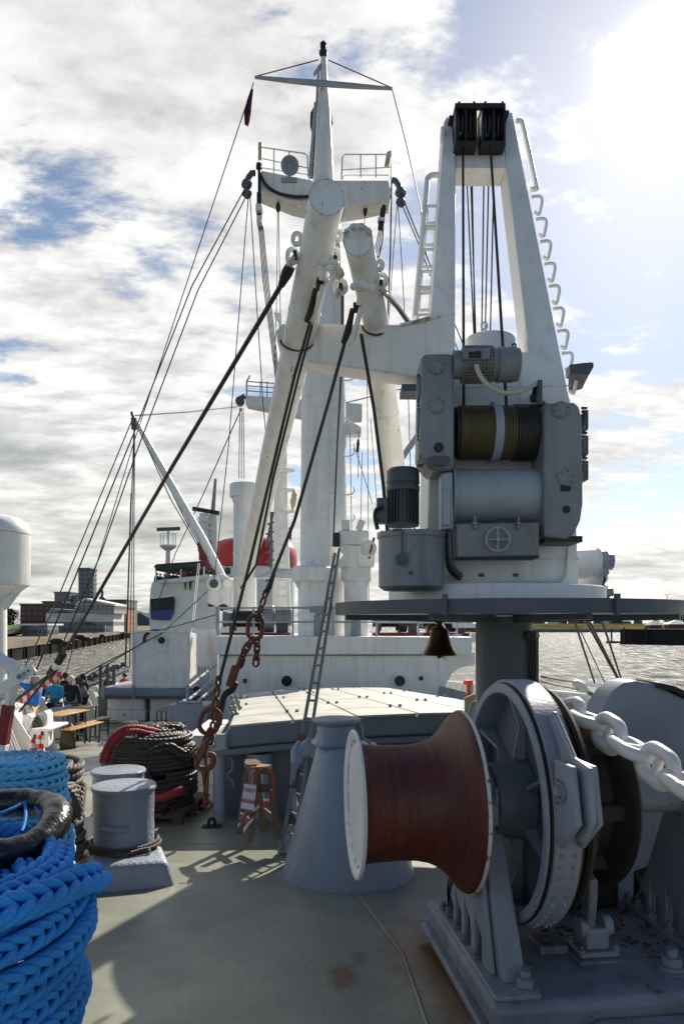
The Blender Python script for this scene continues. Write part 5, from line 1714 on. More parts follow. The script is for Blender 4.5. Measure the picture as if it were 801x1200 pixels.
# ladders: a stile with rungs on the left leg, stepped rungs and a grab bar on the right leg
dl_ = lambda y: leg_d(y) + 0.2
mb = MB(); mb.tube(smooth([P(519, 206, dl_(206)), P(508, 205, dl_(205)), P(501, 209, dl_(209)), P(499, 225, dl_(225)), P(486, 372, dl_(372))], 6), 0.038, 10); lad = mb.build('ladder_stile', M['white'], cr)
for i in range(6):
    y = 242 + i * 25.5
    xl = 499 - (y - 225) * 13 / 147; xr = 514 - (y - 225) * 0.075
    mb = MB(); mb.tube(smooth([P(xr, y - 0.5, dl_(y)), P(xl + 3.5, y, dl_(y)), P(xl + 2.5, y + 4, dl_(y)), P(xl + 1.5, y + 18, dl_(y)), P(xl + 3, y + 20, dl_(y)), P(xr - 1, y + 19, dl_(y))], 4), 0.022, 8); mb.build('ladder_rung', M['white'], cr)
for y in (267, 338):
    xl = 499 - (y - 225) * 13 / 147
    mb = MB(); mb.tube([P(xl, y + 3, dl_(y)), P(xl + 3, y, dl_(y)), P(514, y, dl_(y))], 0.035, 8); mb.build('ladder_stay', M['white'], cr)
mb = MB(); mb.tube(smooth([P(604, 142, dl_(142)), P(609, 142, dl_(142)), P(613, 150, dl_(150)), P(627, 215, dl_(215)), P(626, 221, dl_(221)), P(621, 222, dl_(222))], 6), 0.033, 10); mb.build('grab_bar', M['white'], cr)
for i in range(9):
    y = 231 + i * 26.2
    x = 622 + i * 5.05
    mb = MB(); mb.tube(smooth([P(x, y, dl_(y)), P(x + 9, y - 1, dl_(y)), P(x + 12.5, y + 3, dl_(y)), P(x + 11, y + 13, dl_(y)), P(x + 9, y + 20, dl_(y)), P(x + 6, y + 19, dl_(y)), P(x + 4, y + 17, dl_(y))], 4), 0.022, 8); mb.build('step_rung', M['white'], cr)
# white drum housing seen between the legs, with a lifting eye
q = P(574, 0, 8.95)
mb = MB(); mb.lathe((q.x, 9.0, 0), (0, 0, 1), [(P(0, 440, 9).z, 0.315), (P(0, 389, 8.7).z, 0.315), (P(0, 387, 8.7).z, 0.305), (P(0, 387, 8.7).z + 0.003, 0.0)], 48); mb.build('motor_hood', M['white'], cr)
mb = MB(); mb.oval((P(567, 382, 8.7)), (0, 0, 1), (1, 0, 0), 0.11, 0.09, 0.014); mb.build('lifting_eye', M['white'], cr)
mb = MB(); mb.oval((P(602, 406, 8.6)), (0, 0.4, 1), (1, 0, 0), 0.10, 0.06, 0.010); mb.build('shackle', M['black'], cr)
# side plates / lamps
mb = MB(); mb.pbox(470.5, 492, 450, 458, 8.8, 0.35); mb.prism([P(470.5, 458, 8.8), P(472, 467, 9.3), P(492, 468, 9.3), P(492, 458, 8.8)], (0, 0.03, 0)); mb.build('side_lamp', M['grey_dark'], cr, bev=0.006)
mb = MB(); mb.prism([P(667, 427, 8.7), P(690, 424, 8.7), P(695, 425, 8.7), P(695, 430, 8.7), P(690, 439, 8.7), P(668, 438, 8.7)], (0, 0.18, 0)); mb.prism([P(666, 439, 8.72), P(690, 439, 8.72), P(682, 455, 9.3), P(666, 460, 9.3)], (0, 0.03, 0)); mb.build('side_lamp', M['grey_dark'], cr, bev=0.006)
# upper drum with wound wire
zc = P(0, 507.5, 8.15).z
xa, xb = P(531, 0, 8.15).x, P(637, 0, 8.15).x
def xx(px):
    return P(px, 0, 8.15).x
def wound(px0, px1, mat, nm, r=0.300, n=15):
    pr = [(xx(px0) - xa, r - 0.05)]
    for k in range(n):
        x0 = xx(px0) + (xx(px1) - xx(px0)) * k / n - xa; w = (xx(px1) - xx(px0)) / n
        pr += [(x0 + 0.02 * w, r - 0.012), (x0 + 0.25 * w, r), (x0 + 0.75 * w, r), (x0 + 0.98 * w, r - 0.012)]
    pr += [(xx(px1) - xa, r - 0.05)]
    mb = MB(); mb.lathe((xa, 8.15, zc), (1, 0, 0), pr, 40)
    return mb.build(nm, M[mat], cr)
wound(536, 574, 'drum_olive', 'wound_wire', n=17)
wound(584.3, 600, 'drum_olive', 'wound_wire', n=5)
wound(600, 632, 'drum_black', 'wound_wire', r=0.315, n=12)
mb = MB(); mb.lathe((xa, 8.15, zc), (1, 0, 0), [(xx(574) - xa, 0.2), (xx(574) - xa, 0.335), (xx(576) - xa, 0.335), (xx(576.5) - xa, 0.315), (xx(580) - xa, 0.315), (xx(583) - xa, 0.306), (xx(584) - xa, 0.306), (xx(584.2) - xa, 0.2)], 48); mb.build('drum_flange', M['grey_light'], cr)
mb = MB(); mb.lathe((xa, 8.15, zc), (1, 0, 0), [(xx(532) - xa, 0.1), (xx(532) - xa, 0.28), (xx(535.8) - xa, 0.28), (xx(535.8) - xa, 0.1)], 40); mb.build('drum_flange', M['rust_black'], cr)
mb = MB(); mb.lathe((xa, 8.15, zc), (1, 0, 0), [(xx(632.2) - xa, 0.1), (xx(632.2) - xa, 0.325), (xx(635.5) - xa, 0.325), (xx(635.5) - xa, 0.1)], 40)
mb.build('drum_flange', M['rust_black'], cr)
mb = MB()
for k in range(14):
    w = 2 * PI * k / 14
    mb.box((xx(633.8), 8.15 + 0.33 * math.cos(w), zc + 0.33 * math.sin(w)), (0.035, 0.03, 0.03), Matrix.Rotation(w, 3, 'X'))
mb.build('clamp', M['grey_crane'], cr)
# lower smooth drum
zc2 = P(0, 581, 8.15).z
mb = MB(); mb.lathe((xa, 8.15, zc2), (1, 0, 0), [(xx(527) - xa, 0.1), (xx(527) - xa, 0.33), (xx(531) - xa, 0.33), (xx(531.5) - xa, 0.303), (xx(534) - xa, 0.303), (xx(534.5) - xa, 0.296), (xx(627) - xa, 0.296), (xx(627.5) - xa, 0.315), (xx(629) - xa, 0.33), (xx(636) - xa, 0.33), (xx(636) - xa, 0.1)], 64)
mb.build('lower_drum', M['grey_light'], cr)
mb = MB()
for k in range(10):
    w = 2 * PI * k / 10
    mb.box((xx(633), 8.15 + 0.35 * math.cos(w), zc2 + 0.35 * math.sin(w)), (0.07, 0.05, 0.045), Matrix.Rotation(w, 3, 'X'))
mb.build('clamp', M['grey_crane'], cr)
mb = MB(); mb.prism([P(517, 554, 7.78), P(530, 553, 7.78), P(531, 619, 7.78), P(517, 621, 7.78)], (0, 0.25, 0)); mb.pbox(518.5, 528, 573, 616, 7.74, 0.05); mb.build('brake_casing', M['grey_light'], cr, bev=0.015)
# gearboxes
def gearbox(pts, d, t, nm='gearbox'):
    mb = MB(); mb.prism([P(x, y, d) for x, y in pts], (0, t, 0)); return mb.build(nm, M['grey_crane'], cr, bev=0.035, seg=4)


g1 = gearbox([(493.5, 419), (497, 414), (529, 413.5), (532, 418), (532, 545), (529, 551), (506, 551), (494, 538), (491.5, 530)], 7.75, 0.55)
g2 = gearbox([(637, 472), (672, 471), (678, 475), (682, 490), (683, 590), (680, 610), (672, 627), (664, 631), (637, 629)], 7.75, 0.55)
def boss(px, py, d, r, par, h=0.03, bolts=6, mat='grey_crane'):
    q = P(px, py, d)
    mb = MB(); mb.lathe(q + Vector((0, 0.01, 0)), (0, -1, 0), [(0, r), (h, r), (h + 0.006, r * 0.93), (h + 0.006, 0)], 32)
    for k in range(bolts):
        w = 2 * PI * k / bolts + 0.3
        mb.hexbolt(q + Vector((r * 0.78 * math.cos(w), -h, r * 0.78 * math.sin(w))), (0, -1, 0), 0.010, 0.010)
    mb.build('cover_disc', M[mat], par)


for px, py, r in ((510.5, 430, 0.085), (511, 475.5, 0.085)):
    boss(px, py, 7.75, r, g1)
for px, py, r in ((656, 480.5, 0.09), (662, 560, 0.09)):
    boss(px, py, 7.75, r, g2)
for px, py in ((663, 597),):
    boss(px, py, 7.75, 0.04, g2, 0.02, 0, 'rust_black')
for px, py in ((513.5, 524.5),):
    boss(px, py, 7.75, 0.05, g1, 0.03, 0, 'rust_black')
mb = MB()
for px in (505, 510, 516, 522):
    mb.cyl(P(px, 539 + (px % 3), 7.76), P(px, 540 + (px % 3), 7.62), 0.045, n=14)
mb.tube([P(503, 541, 7.66), P(512, 544, 7.64), P(523, 542, 7.66)], 0.02, 8)
mb.build('pump', M['grey_dark'], g1)
for par, x, y0, y1, stp, d in ((g1, 491.5, 440, 548, 4.4, 7.9), (g2, 684, 478, 566, 4.2, 7.95)):
    mb = MB()
    y = y0
    k = 0
    while y < y1:
        if (k // 6) % 4 != 3:
            q = P(x, y, d)
            s_ = -1 if par is g1 else 1
            mb.cyl(q + Vector((-0.03 * s_, 0, 0)), q + Vector((0.03 * s_, 0, 0)), 0.018, n=8)
        y += stp; k += 1
    for j in range(3):
        ya = y0 + 6 + j * (y1 - y0) / 3
        q0_, q1_ = P(x, ya, d), P(x, ya + 22, d)
        mb.bx(q0_.x - 0.02, q0_.x + (0.02 if par is g1 else 0.006), d - 0.12, d + 0.12, q1_.z, q0_.z)
    mb.build('side_flange', M['grey_dark'], par, bev=0.004)
mb = MB(); mb.pbox(657, 668, 569, 575, 7.725, 0.03); mb.build('name_plate', M['black'], g2)
mb = MB(); mb.pbox(638, 682, 628, 635, 7.8, 0.45); mb.build('drip_tray', M['black'], g2)
# horizontal finned motor
zm = P(0, 427.5, 7.8).z
def xm(px):
    return P(px, 0, 7.8).x
pr = [(xm(531), 0.05), (xm(531), 0.17), (xm(535), 0.17), (xm(535), 0.15)]
mb = MB(); mb.lathe((0, 7.8, zm), (1, 0, 0), [(xm(530), 0.02), (xm(530), 0.15), (xm(541), 0.15), (xm(541), 0.165), (xm(575), 0.165), (xm(575), 0.175), (xm(579), 0.175), (xm(579), 0.16), (xm(582), 0.16), (xm(582), 0.185), (xm(601), 0.185), (xm(601.2), 0.175), (xm(606.5), 0.172), (xm(607), 0.16), (xm(607), 0.0)], 48); mo = mb.build('hoist_motor', M['grey_crane'], cr, bev=0.004)
mb = MB()
for k in range(30):
    w = 2 * PI * k / 30
    mb.box(((xm(541) + xm(575)) / 2, 7.8 + 0.18 * math.cos(w), zm + 0.18 * math.sin(w)), (xm(575) - xm(541), 0.034, 0.008), Matrix.Rotation(w, 3, 'X'))
for px in (543, 547, 551, 555, 559, 563, 567, 571):
    mb.lathe((0, 7.8, zm), (1, 0, 0), [(xm(px), 0.16), (xm(px), 0.188), (xm(px + 1.2), 0.188), (xm(px + 1.2), 0.16)], 32)
mb.build('cooling_fin', M['grey_crane'], mo)
mb = MB(); mb.pbox(542, 574, 407, 421, 7.6, 0.3); mb.build('terminal_box', M['grey_crane'], mo, bev=0.01)
mb = MB(); mb.pbox(549, 555.5, 412, 419, 7.585, 0.03); mb.pbox(556.5, 563.5, 411, 419, 7.585, 0.03); mb.build('name_plate', M['rust_black'], mo)
mb = MB(); mb.tube(smooth([P(558, 428, 7.58), P(560, 436, 7.55), P(567, 447, 7.55), P(577, 455, 7.55), P(590, 460.5, 7.6), P(606, 459, 7.75), P(620, 454, 7.9), P(629, 449, 8.0)], 6), 0.026, 10); mb.build('hose', M['hose'], mo)
mb = MB(); mb.pbox(630, 635, 445, 474, 7.95, 0.08); mb.build('hose_bracket', M['grey_dark'], cr)
mb = MB(); mb.tube([P(628, 450, 8.02), P(626, 460, 8.1), P(626, 466, 8.38)], 0.03, 10); mb.cyl(P(626, 466, 8.38), P(626, 466, 8.44), 0.055, n=20); mb.build('cable_gland', M['black'], cr)
# cover box with handwheel
mb = MB(); mb.prism([P(535, 614, 7.72), P(631, 612, 7.72), P(631.5, 651, 7.78), P(535, 653, 7.78)], (0, 0.45, 0)); cb = mb.build('brake_cover', M['grey_crane'], cr, bev=0.012)
for px in (556, 607):
    mb = MB(); mb.pbox(px - 1, px + 1.5, 604, 620, 7.66, 0.05); mb.pbox(px - 2.5, px + 3, 611.5, 614, 7.64, 0.08)
    mb.build('hinge', M['grey_crane'], cb)
hw = P(583, 632, 7.66)
mb = MB()
ring_ = [hw + Vector((0.125 * math.cos(2 * PI * k / 40), 0, 0.125 * math.sin(2 * PI * k / 40))) for k in range(40)]
mb.tube(ring_, 0.012, 10, closed=True)
for k in range(4):
    w = PI / 2 * k
    mb.tube([hw, hw + Vector((0.125 * math.cos(w), 0, 0.125 * math.sin(w)))], 0.010, 8)
mb.cyl(hw + Vector((0, -0.015, 0)), hw + Vector((0, 0.10, 0)), 0.022, n=14)
mb.build('handwheel', M['grey_light'], cb)
mb = MB(); mb.pbox(535, 631, 650, 654, 7.85, 0.3); mb.build('drip_edge', M['black'], cb)
mb = MB(); mb.tube(smooth([P(527, 622, 7.85), P(527, 645, 7.85), P(530, 664, 7.9), P(538, 673, 8.1), P(539, 674, 8.42)], 6), 0.03, 10); mb.build('hose', M['grey_dark'], cr)
mb = MB(); mb.tube(smooth([P(525, 618, 7.9), P(524, 640, 7.9), P(526, 666, 7.95), P(536, 677, 8.15), P(538, 677, 8.42)], 6), 0.026, 10); mb.build('hose', M['black'], cr)
# oil tank with vertical motor
tq = P(481.5, 0, 7.95)
zt0, zt1 = P(0, 686, 7.6).z, P(0, 621, 7.6).z
mb = MB(); mb.lathe((tq.x, tq.y, 0), (0, 0, 1), [(zt0 - 0.04, 0.30), (zt0, 0.355), (zt1 - 0.05, 0.36), (zt1 - 0.05, 0.375), (zt1, 0.375), (zt1 + 0.01, 0.36), (zt1 + 0.01, 0.0)], 56); tk = mb.build('oil_tank', M['grey_crane'], cr)
mb = MB()
for k in range(16):
    w = 2 * PI * k / 16
    MB().hexbolt((tq.x + 0.36 * math.cos(w), tq.y + 0.36 * math.sin(w), zt1), (0, 0, 1), 0.014, 0.012).build('lid_bolt', M['grey_crane'], tk)
q = P(470, 656, 7.58)
mb.cyl(q, q + Vector((0, -0.06, 0)), 0.065, n=20); mb.cyl(q, q + Vector((0, -0.10, 0)), 0.035, n=16)
mb.tube(smooth([q + Vector((0, -0.05, 0.05)), q + Vector((0, -0.04, 0.2)), P(470, 622, 7.58), P(460, 621, 7.65)], 4), 0.014, 8)
mb.build('valve', M['grey_dark'], tk)
mb = MB(); mb.pbox(476, 486, 634, 637, 7.575, 0.02); mb.prism([P(476, 637, 7.575), P(486, 637, 7.575), P(486, 641, 7.575), P(482, 642, 7.575), P(481, 648, 7.575), P(476, 648, 7.575)], (0, 0.012, 0)); mb.build('tank_plate', M['grey_crane'], tk)
mb = MB(); mb.cyl(P(481, 671, 7.59), P(481, 671, 7.55), 0.022, n=14); mb.build('drain_plug', M['rust_red'], tk)
vq = P(472, 0, 7.9)
zv0, zv1 = P(0, 617, 7.75).z, P(0, 546, 7.75).z
H = zv1 - zv0
mb = MB(); mb.lathe((vq.x, vq.y, 0), (0, 0, 1), [(zv0 + 0.02, 0.05), (zv0 + 0.02, 0.17), (zv0 + 0.05, 0.17), (zv0 + 0.05, 0.145), (zv0 + H * 0.62, 0.145), (zv0 + H * 0.62, 0.18), (zv0 + H * 0.70, 0.18), (zv0 + H * 0.71, 0.17), (zv0 + H * 0.74, 0.17), (zv0 + H * 0.75, 0.18), (zv0 + H * 0.96, 0.175), (zv1, 0.15), (zv1 + 0.005, 0.0)], 48); vm = mb.build('pump_motor', M['motor_dark'], cr)
mb = MB()
for k in range(28):
    w = 2 * PI * k / 28
    mb.box((vq.x + 0.158 * math.cos(w), vq.y + 0.158 * math.sin(w), zv0 + H * 0.34), (0.036, 0.008, H * 0.56), Matrix.Rotation(w, 3, 'Z'))
mb.build('cooling_fin', M['motor_dark'], vm)
mb = MB(); mb.pbox(441.5, 455, 583, 612, 7.85, 0.2); mb.build('terminal_box', M['grey_dark'], vm, bev=0.012)
mb = MB(); mb.tube(smooth([P(449, 594, 7.8), P(441, 597, 7.8), P(439, 606, 7.82), P(442, 620, 7.8)], 5), 0.022, 8); mb.build('hose', M['black'], vm)
# jib heel pivot on the right and the jib lying behind
mb = MB(); mb.cyl(P(640, 662, 9.05), P(697, 660, 9.05), 0.19, n=32); mb.cyl(P(697, 660, 9.05), P(699, 660, 9.05), 0.21, n=32)
pv_ = mb.build('jib_pivot', M['white'], cr)
mb = MB(); mb.lathe(P(698.5, 657.5, 9.0), (1, 0, 0), [(0.0, 0.10), (0.0, 0.15), (0.06, 0.165), (0.10, 0.16), (0.13, 0.11), (0.19, 0.11), (0.2, 0.0)], 8); mb.hexbolt(P(706, 671, 8.85), (0.3, -1, 0), 0.05, 0.05); mb.build('pivot_hub', M['grey_light'], pv_)
mb = MB(); mb.cyl(P(702, 672, 9.0), P(655, 705, 9.6), 0.13, 0.17, n=28); mb.build('jib_arm', M['white'], cr)
mb = MB(); mb.tube(smooth([P(705, 672, 8.9), P(708, 678, 8.9), P(706, 685, 9.0), P(702, 688, 9.1)], 5), 0.015, 8); mb.build('hose', M['black'], cr)
# lamp and small fitting on the platform edge
lmp = thing('deck_lamp', 'small grey lamp fitting standing on the right of the crane platform', 'lamp', P(712, 700, 9.0))
q = P(712, 694, 9.0)
mb = MB(); mb.lathe(q, (1, 0, 0.05), [(-0.06, 0.02), (-0.055, 0.05), (0.05, 0.055), (0.06, 0.02)], 16); mb.build('lamp_head', M['grey'], lmp)
mb = MB(); mb.bx(q.x - 0.09, q.x + 0.09, q.y - 0.05, q.y + 0.05, 1.992, 2.03); mb.tube([q, (q.x, q.y, 2.0)], 0.02, 8); mb.tube([q + Vector((-0.05, 0, 0.03)), q + Vector((-0.08, 0, 0.1)), q + Vector((0.0, 0, 0.06))], 0.01, 6); mb.build('lamp_foot', M['grey_dark'], lmp)

# the crane stands close in front of the hatch; it is a compact one
K = 0.84
cr.location = P(590, 862, 9.0 * K); cr.scale = (K, K, K)
lmp.location = P(712, 700, 9.0 * K); lmp.scale = (K, K, K)
ha.location = (0.55, 8.36, -0.677); ha.scale = (1.1, 1.1, 1.1)

# bell hanging under the platform
bl = thing('ship_bell', "tarnished bronze ship's bell hanging under the crane platform", 'bell', P(514.5, 768, 8.2))
q = P(514.5, 768, 8.2)
mb = MB(); mb.lathe(q, (0, 0, 1), [(0.02, 0.0), (0.02, 0.165), (0.0, 0.197), (0.012, 0.20), (0.03, 0.185), (0.06, 0.165), (0.12, 0.137), (0.20, 0.115), (0.26, 0.103), (0.30, 0.09), (0.315, 0.05), (0.335, 0.045), (0.34, 0.0)], 48); mb.build('body', M['brass'], bl)
mb = MB(); mb.lathe(q, (0, 0, 1), [(0.335, 0.03), (0.37, 0.035), (0.40, 0.03)], 16); mb.bx(q.x - 0.05, q.x + 0.05, q.y - 0.03, q.y + 0.03, q.z + 0.37, 1.84); mb.build('hanger', M['black'], bl)
mb = MB(); mb.sph((q.x, q.y, q.z - 0.005), 0.032, 12, 8); mb.tube([(q.x, q.y, q.z + 0.3), q], 0.008, 6); mb.build('clapper', M['black'], bl)

# ================================================================ TWIN-LEG DERRICK
de = thing('derrick_boom', 'two white tubular derrick legs leaning through a wide cross beam', 'derrick', P(345, 420, 9.5))
beam_pts = [(323, 388), (327, 382), (331, 379), (470, 380), (500, 374), (531, 369), (531, 447), (490, 442), (450, 437), (340, 421), (331, 413), (325, 402)]
def bd_d(px):
    return 9.55 - (px - 323) * 0.0036
mb = MB(); mb.prism([P(x, y, bd_d(x)) for x, y in beam_pts], (0, 0.40, 0)); cbm = mb.build('cross_beam', M['white_worn'], de, bev=0.02)
mb = MB(); mb.prism([P(499, 374, bd_d(499) - 0.025), P(532, 369, bd_d(532) - 0.025), P(532, 447.5, bd_d(532) - 0.025), P(499, 443, bd_d(499) - 0.025)], (0, 0.024, 0)); mb.build('end_plate', M['white_worn'], cbm, bev=0.008)
mb = MB(); mb.prism([P(468, 379, 9.0), P(500, 371, 8.85), P(533, 366.5, 8.8), P(533, 370, 8.8), P(500, 375, 8.85), P(468, 382, 9.0)], (0, 0.5, 0)); mb.build('top_plate', M['white_worn'], cbm)
mb = MB(); mb.prism([P(321, 366, 9.6), P(329, 367, 9.6), P(330, 372, 9.6), P(331, 392, 9.6), P(328, 392, 9.6), P(326, 376, 9.6), P(322, 372, 9.6)], (0, 0.05, 0)); mb.build('bracket', M['white_worn'], cbm)


def boom(cap, ring, end, rc, rr, re, tall):
    a, b, c = P(*cap), P(*ring), P(*end)
    n = 48
    mb = MB()
    # upper piece: mitred cap that faces the deck below
    T, U, V = frame_of(b - a)
    vs = []
    A_ = (a - b).normalized()
    vd = (Vector((0, 0, EYE)) - a).normalized()
    cc = abs(A_.dot(vd))
    th = math.atan((tall - cc) / math.sqrt(1 - cc * cc))
    ncap = A_ * math.cos(th) + (vd - A_ * vd.dot(A_)).normalized() * math.sin(th)
    for k in range(n):
        w = 2 * PI * k / n
        o = a + U * (rc * math.cos(w)) + V * (rc * math.sin(w))
        s_ = (a - o).dot(ncap) / T.dot(ncap)
        vs.append(o + T * s_)
    for p_, r_, TT in ((a.lerp(b, 0.45), rc * 1.0, T), (b, rr, T), (c, re, T)):
        for k in range(n):
            w = 2 * PI * k / n
            vs.append(p_ + U * (r_ * math.cos(w)) + V * (r_ * math.sin(w)))
    fs = []
    for i in range(3):
        fs += [(i * n + k, i * n + (k + 1) % n, (i + 1) * n + (k + 1) % n, (i + 1) * n + k) for k in range(n)]
    fs += [tuple(range(n - 1, -1, -1)), tuple(3 * n + k for k in range(n))]
    mb.add(vs, fs)
    o = mb.build('boom_tube', M['white_worn'], de, ang=30)
    return o


bl_ = boom((383, 231, 8.2), (351, 394, 9.45), (284, 690, 14.2), 0.200, 0.207, 0.145, 0.88)
br_ = boom((419, 281, 8.25), (440.5, 378, 9.2), (473, 665, 12.2), 0.165, 0.163, 0.205, 0.98)
for par, a_, b_, rr_, tt_ in ((bl_, P(383, 231, 8.2), P(351, 394, 9.45), 0.2, 0.88), (br_, P(419, 281, 8.25), P(440.5, 378, 9.2), 0.165, 0.98)):
    A_ = (a_ - b_).normalized(); vd = (Vector((0, 0, EYE)) - a_).normalized(); cc = abs(A_.dot(vd))
    th = math.atan((tt_ - cc) / math.sqrt(1 - cc * cc)); nc_ = A_ * math.cos(th) + (vd - A_ * vd.dot(A_)).normalized() * math.sin(th)
    T_a, U_a, V_a = frame_of(A_)
    q = []
    for k in range(48):
        w = 2 * PI * k / 48
        o = (U_a * math.cos(w) + V_a * math.sin(w)) * rr_
        q.append(a_ + o - A_ * (o.dot(nc_) / A_.dot(nc_)))
    MB().tube(q, 0.007, 6, closed=True).build('rim_weld', M['rust_rim'], par)
for par, a_, b_, r_, fs_ in ((bl_, P(351, 394, 9.45), P(284, 690, 14.2), (0.207, 0.145), (0.12, 0.38, 0.66)), (br_, P(440.5, 378, 9.2), P(473, 665, 12.2), (0.163, 0.205), (0.3, 0.62)), (bl_, P(383, 231, 8.2), P(351, 394, 9.45), (0.2, 0.207), (0.5, 0.8))):
    for f_ in fs_:
        q = a_.lerp(b_, f_); rr_ = r_[0] + (r_[1] - r_[0]) * f_
        MB().lathe(q, b_ - a_, [(-0.012, rr_ - 0.002), (-0.006, rr_ + 0.006), (0.006, rr_ + 0.006), (0.012, rr_ - 0.002)], 48).build('weld_seam', M['white_worn'], par)
for par, p0_, p1_ in ((bl_, (338, 312, 8.7), (346, 300, 8.6)), (br_, (452, 344, 8.7), (446, 334, 8.6)), (bl_, (398, 318, 8.65), (393, 306, 8.6)), (br_, (396, 345, 8.7), (399, 338, 8.7))):
    a_, b_ = P(*p0_), P(*p1_)
    MB().oval(a_.lerp(b_, 0.5), b_ - a_, (0.3, 1, 0.2), 0.19, 0.13, 0.022, 8, 8).build('shackle', M['rust_rim'], par)
    MB().cyl(b_ + Vector((0, -0.10, 0)), b_ + Vector((0, 0.10, 0)), 0.024, n=10).build('shackle_pin', M['rust_black'], par)
# collars where the legs pass the beam
for px, py, d, rx, rd in ((349, 399, 9.42, 0.222, 0), (441, 383, 9.12, 0.175, 0)):
    q = P(px, py, d)
    pts = []
    for k in range(25):
        w = PI * (1 + k / 24)
        pts.append(q + Vector((rx * math.cos(w), -0.02, rx * 0.62 * math.sin(w))))
    MB().tube(pts, 0.016, 8).build('collar', M['rust_red'], de)
# lugs
for par, px, py, d, L_, W_ in ((bl_, 348, 280, 8.6, 0.20, 0.15), (bl_, 342.5, 300, 8.7, 0.24, 0.17), (bl_, 396, 276, 8.5, 0.18, 0.13), (bl_, 392, 300, 8.65, 0.24, 0.16), (bl_, 386, 308, 8.55, 0.22, 0.14),
                               (br_, 399, 336, 8.75, 0.22, 0.19), (br_, 443.5, 311, 8.55, 0.17, 0.14), (br_, 446.5, 329, 8.65, 0.22, 0.17), (br_, 424, 338, 8.5, 0.2, 0.12)):
    q = P(px, py, d)
    MB().oval(q, (0.05, 0.15, 1), (1, 0, 0), L_, W_, 0.031, 10, 8).build('lug', M['white_worn'], par)
# fittings on the face of each tube: paired plates with a black wedge socket
for par, pts, wd in ((bl_, ((381, 312, 8.42), (377, 330, 8.5), (371, 352, 8.75), (364, 378, 9.05)), 0.07), (br_, ((424, 340, 8.5), (420, 358, 8.62), (414, 375, 8.75), (407, 404, 8.95)), 0.06)):
    a, b, c, e = [P(*p_) for p_ in pts]
    MB().bar(a + Vector((0, -0.02, 0.05)), b + Vector((0, -0.02, 0)), wd, 0.12, (0, 1, 0)).build('lug_plate', M['white_worn'], par, bev=0.015)
    off = Vector((0.05, 0, 0.0))
    MB().bar(b + off * 0.8, e + off * 1.0 + Vector((0, -0.03, 0)), 0.05, 0.16, (0, 1, 0)).build('side_plate', M['white_worn'], par, bev=0.012)
    MB().bar(b + Vector((-0.02, -0.02, 0)), b.lerp(c, 0.35), 0.09, 0.10, (0, 1, 0)).build('roller', M['rust_black'], par)
    MB().tube([c + Vector((-0.01, -0.05, 0.12)), c.lerp(e, 0.5) + Vector((-0.03, -0.05, 0)), e + Vector((-0.05, -0.05, 0.0))], [0.03, 0.045, 0.035], 10).build('wire_socket', M['black'], par)
    mb = MB(); mb.cyl(a + Vector((-0.09, -0.09, 0.0)), a + Vector((0.09, -0.09, 0.0)), 0.026, n=12); mb.sph(a + Vector((-0.1, -0.09, 0)), 0.045, 10, 8); mb.sph(a + Vector((0.12, -0.09, -0.01)), 0.04, 10, 8)
    mb.build('pin', M['white_worn'], par)
mb = MB(); mb.tube([P(388, 318, 8.7), P(393, 317, 8.6), P(400, 318, 8.6)], 0.04, 10); mb.sph(P(397, 320, 8.55), 0.07, 12, 8); mb.build('swivel', M['rust_rim'], br_)
mb = MB()
for k in range(4):
    w = R(35 + 38 * k)
    q = P(419 + 16 * math.cos(w), 281 - 16 * math.sin(w), 8.2)
    mb.box(q, (0.05, 0.06, 0.05), Matrix.Rotation(-w, 3, 'Y'))
mb.build('cap_clip', M['rust_rim'], br_)
de.location = P(345, 420, 9.5 * K); de.scale = (K, K, K)
# ================================================================ FOREMAST
MD = 22.0
fm = thing('foremast', 'tall white foremast with crosstree platform, yard and pole top', 'mast', P(379, 770, MD))
mx = P(379, 0, MD).x
prof = [(P(0, 760, MD).z, 0.735), (P(0, 430, MD).z, 0.66), (P(0, 300, MD).z, 0.56), (P(0, 232, MD).z, 0.50), (P(0, 215, MD).z, 0.35)]
mb = MB(); mb.lathe((mx, MD, 0), (0, 0, 1), prof, 48); col = mb.build('column', M['white'], fm)
zt_ = [P(0, y, MD).z for y in (226, 205, 160, 127, 100, 68)]
mb = MB(); mb.lathe((mx, MD, 0), (0, 0, 1), list(zip(zt_, (0.36, 0.31, 0.245, 0.20, 0.13, 0.085))) + [(zt_[-1] + 0.01, 0.0)], 32); mb.build('pole', M['white_worn'], fm)
mb = MB(); q = P(378.5, 62, MD)
mb.sph(q, 0.13, 16, 10); mb.lathe(q, (0, 0, 1), [(0.1, 0.08), (0.14, 0.05), (0.17, 0.09), (0.22, 0.09), (0.24, 0.04), (0.27, 0.1), (0.30, 0.08), (0.38, 0.01)], 16); mb.build('mast_light', M['black'], fm)
for y in (428, 470, 520, 570, 612, 655):
    q = P(379, y, MD)
    rr = np.interp(y, [300, 430, 760], [0.56, 0.66, 0.735])
    MB().lathe((mx, MD, q.z), (0, 0, 1), [(-0.015, rr), (-0.015, rr + 0.012), (0.015, rr + 0.012), (0.015, rr)], 48).build('weld_band', M['white'], col)
for i in range(20):
    y = 432 + i * 12.2
    rr = np.interp(y, [300, 430, 760], [0.56, 0.66, 0.735])
    q = P(388, y, MD - rr * 0.96)
    mb = MB(); mb.tube([q + Vector((-0.04, 0.12, 0)), q + Vector((-0.04, 0, 0)), q + Vector((0.16, 0, 0)), q + Vector((0.16, 0.15, 0))], 0.012, 6); mb.build('ladder_rung', M['white'], col)
mb = MB(); mb.tube([P(386, 430, MD - .68), P(386, 660, MD - .74)], 0.02, 6); mb.build('conduit', M['white'], col)
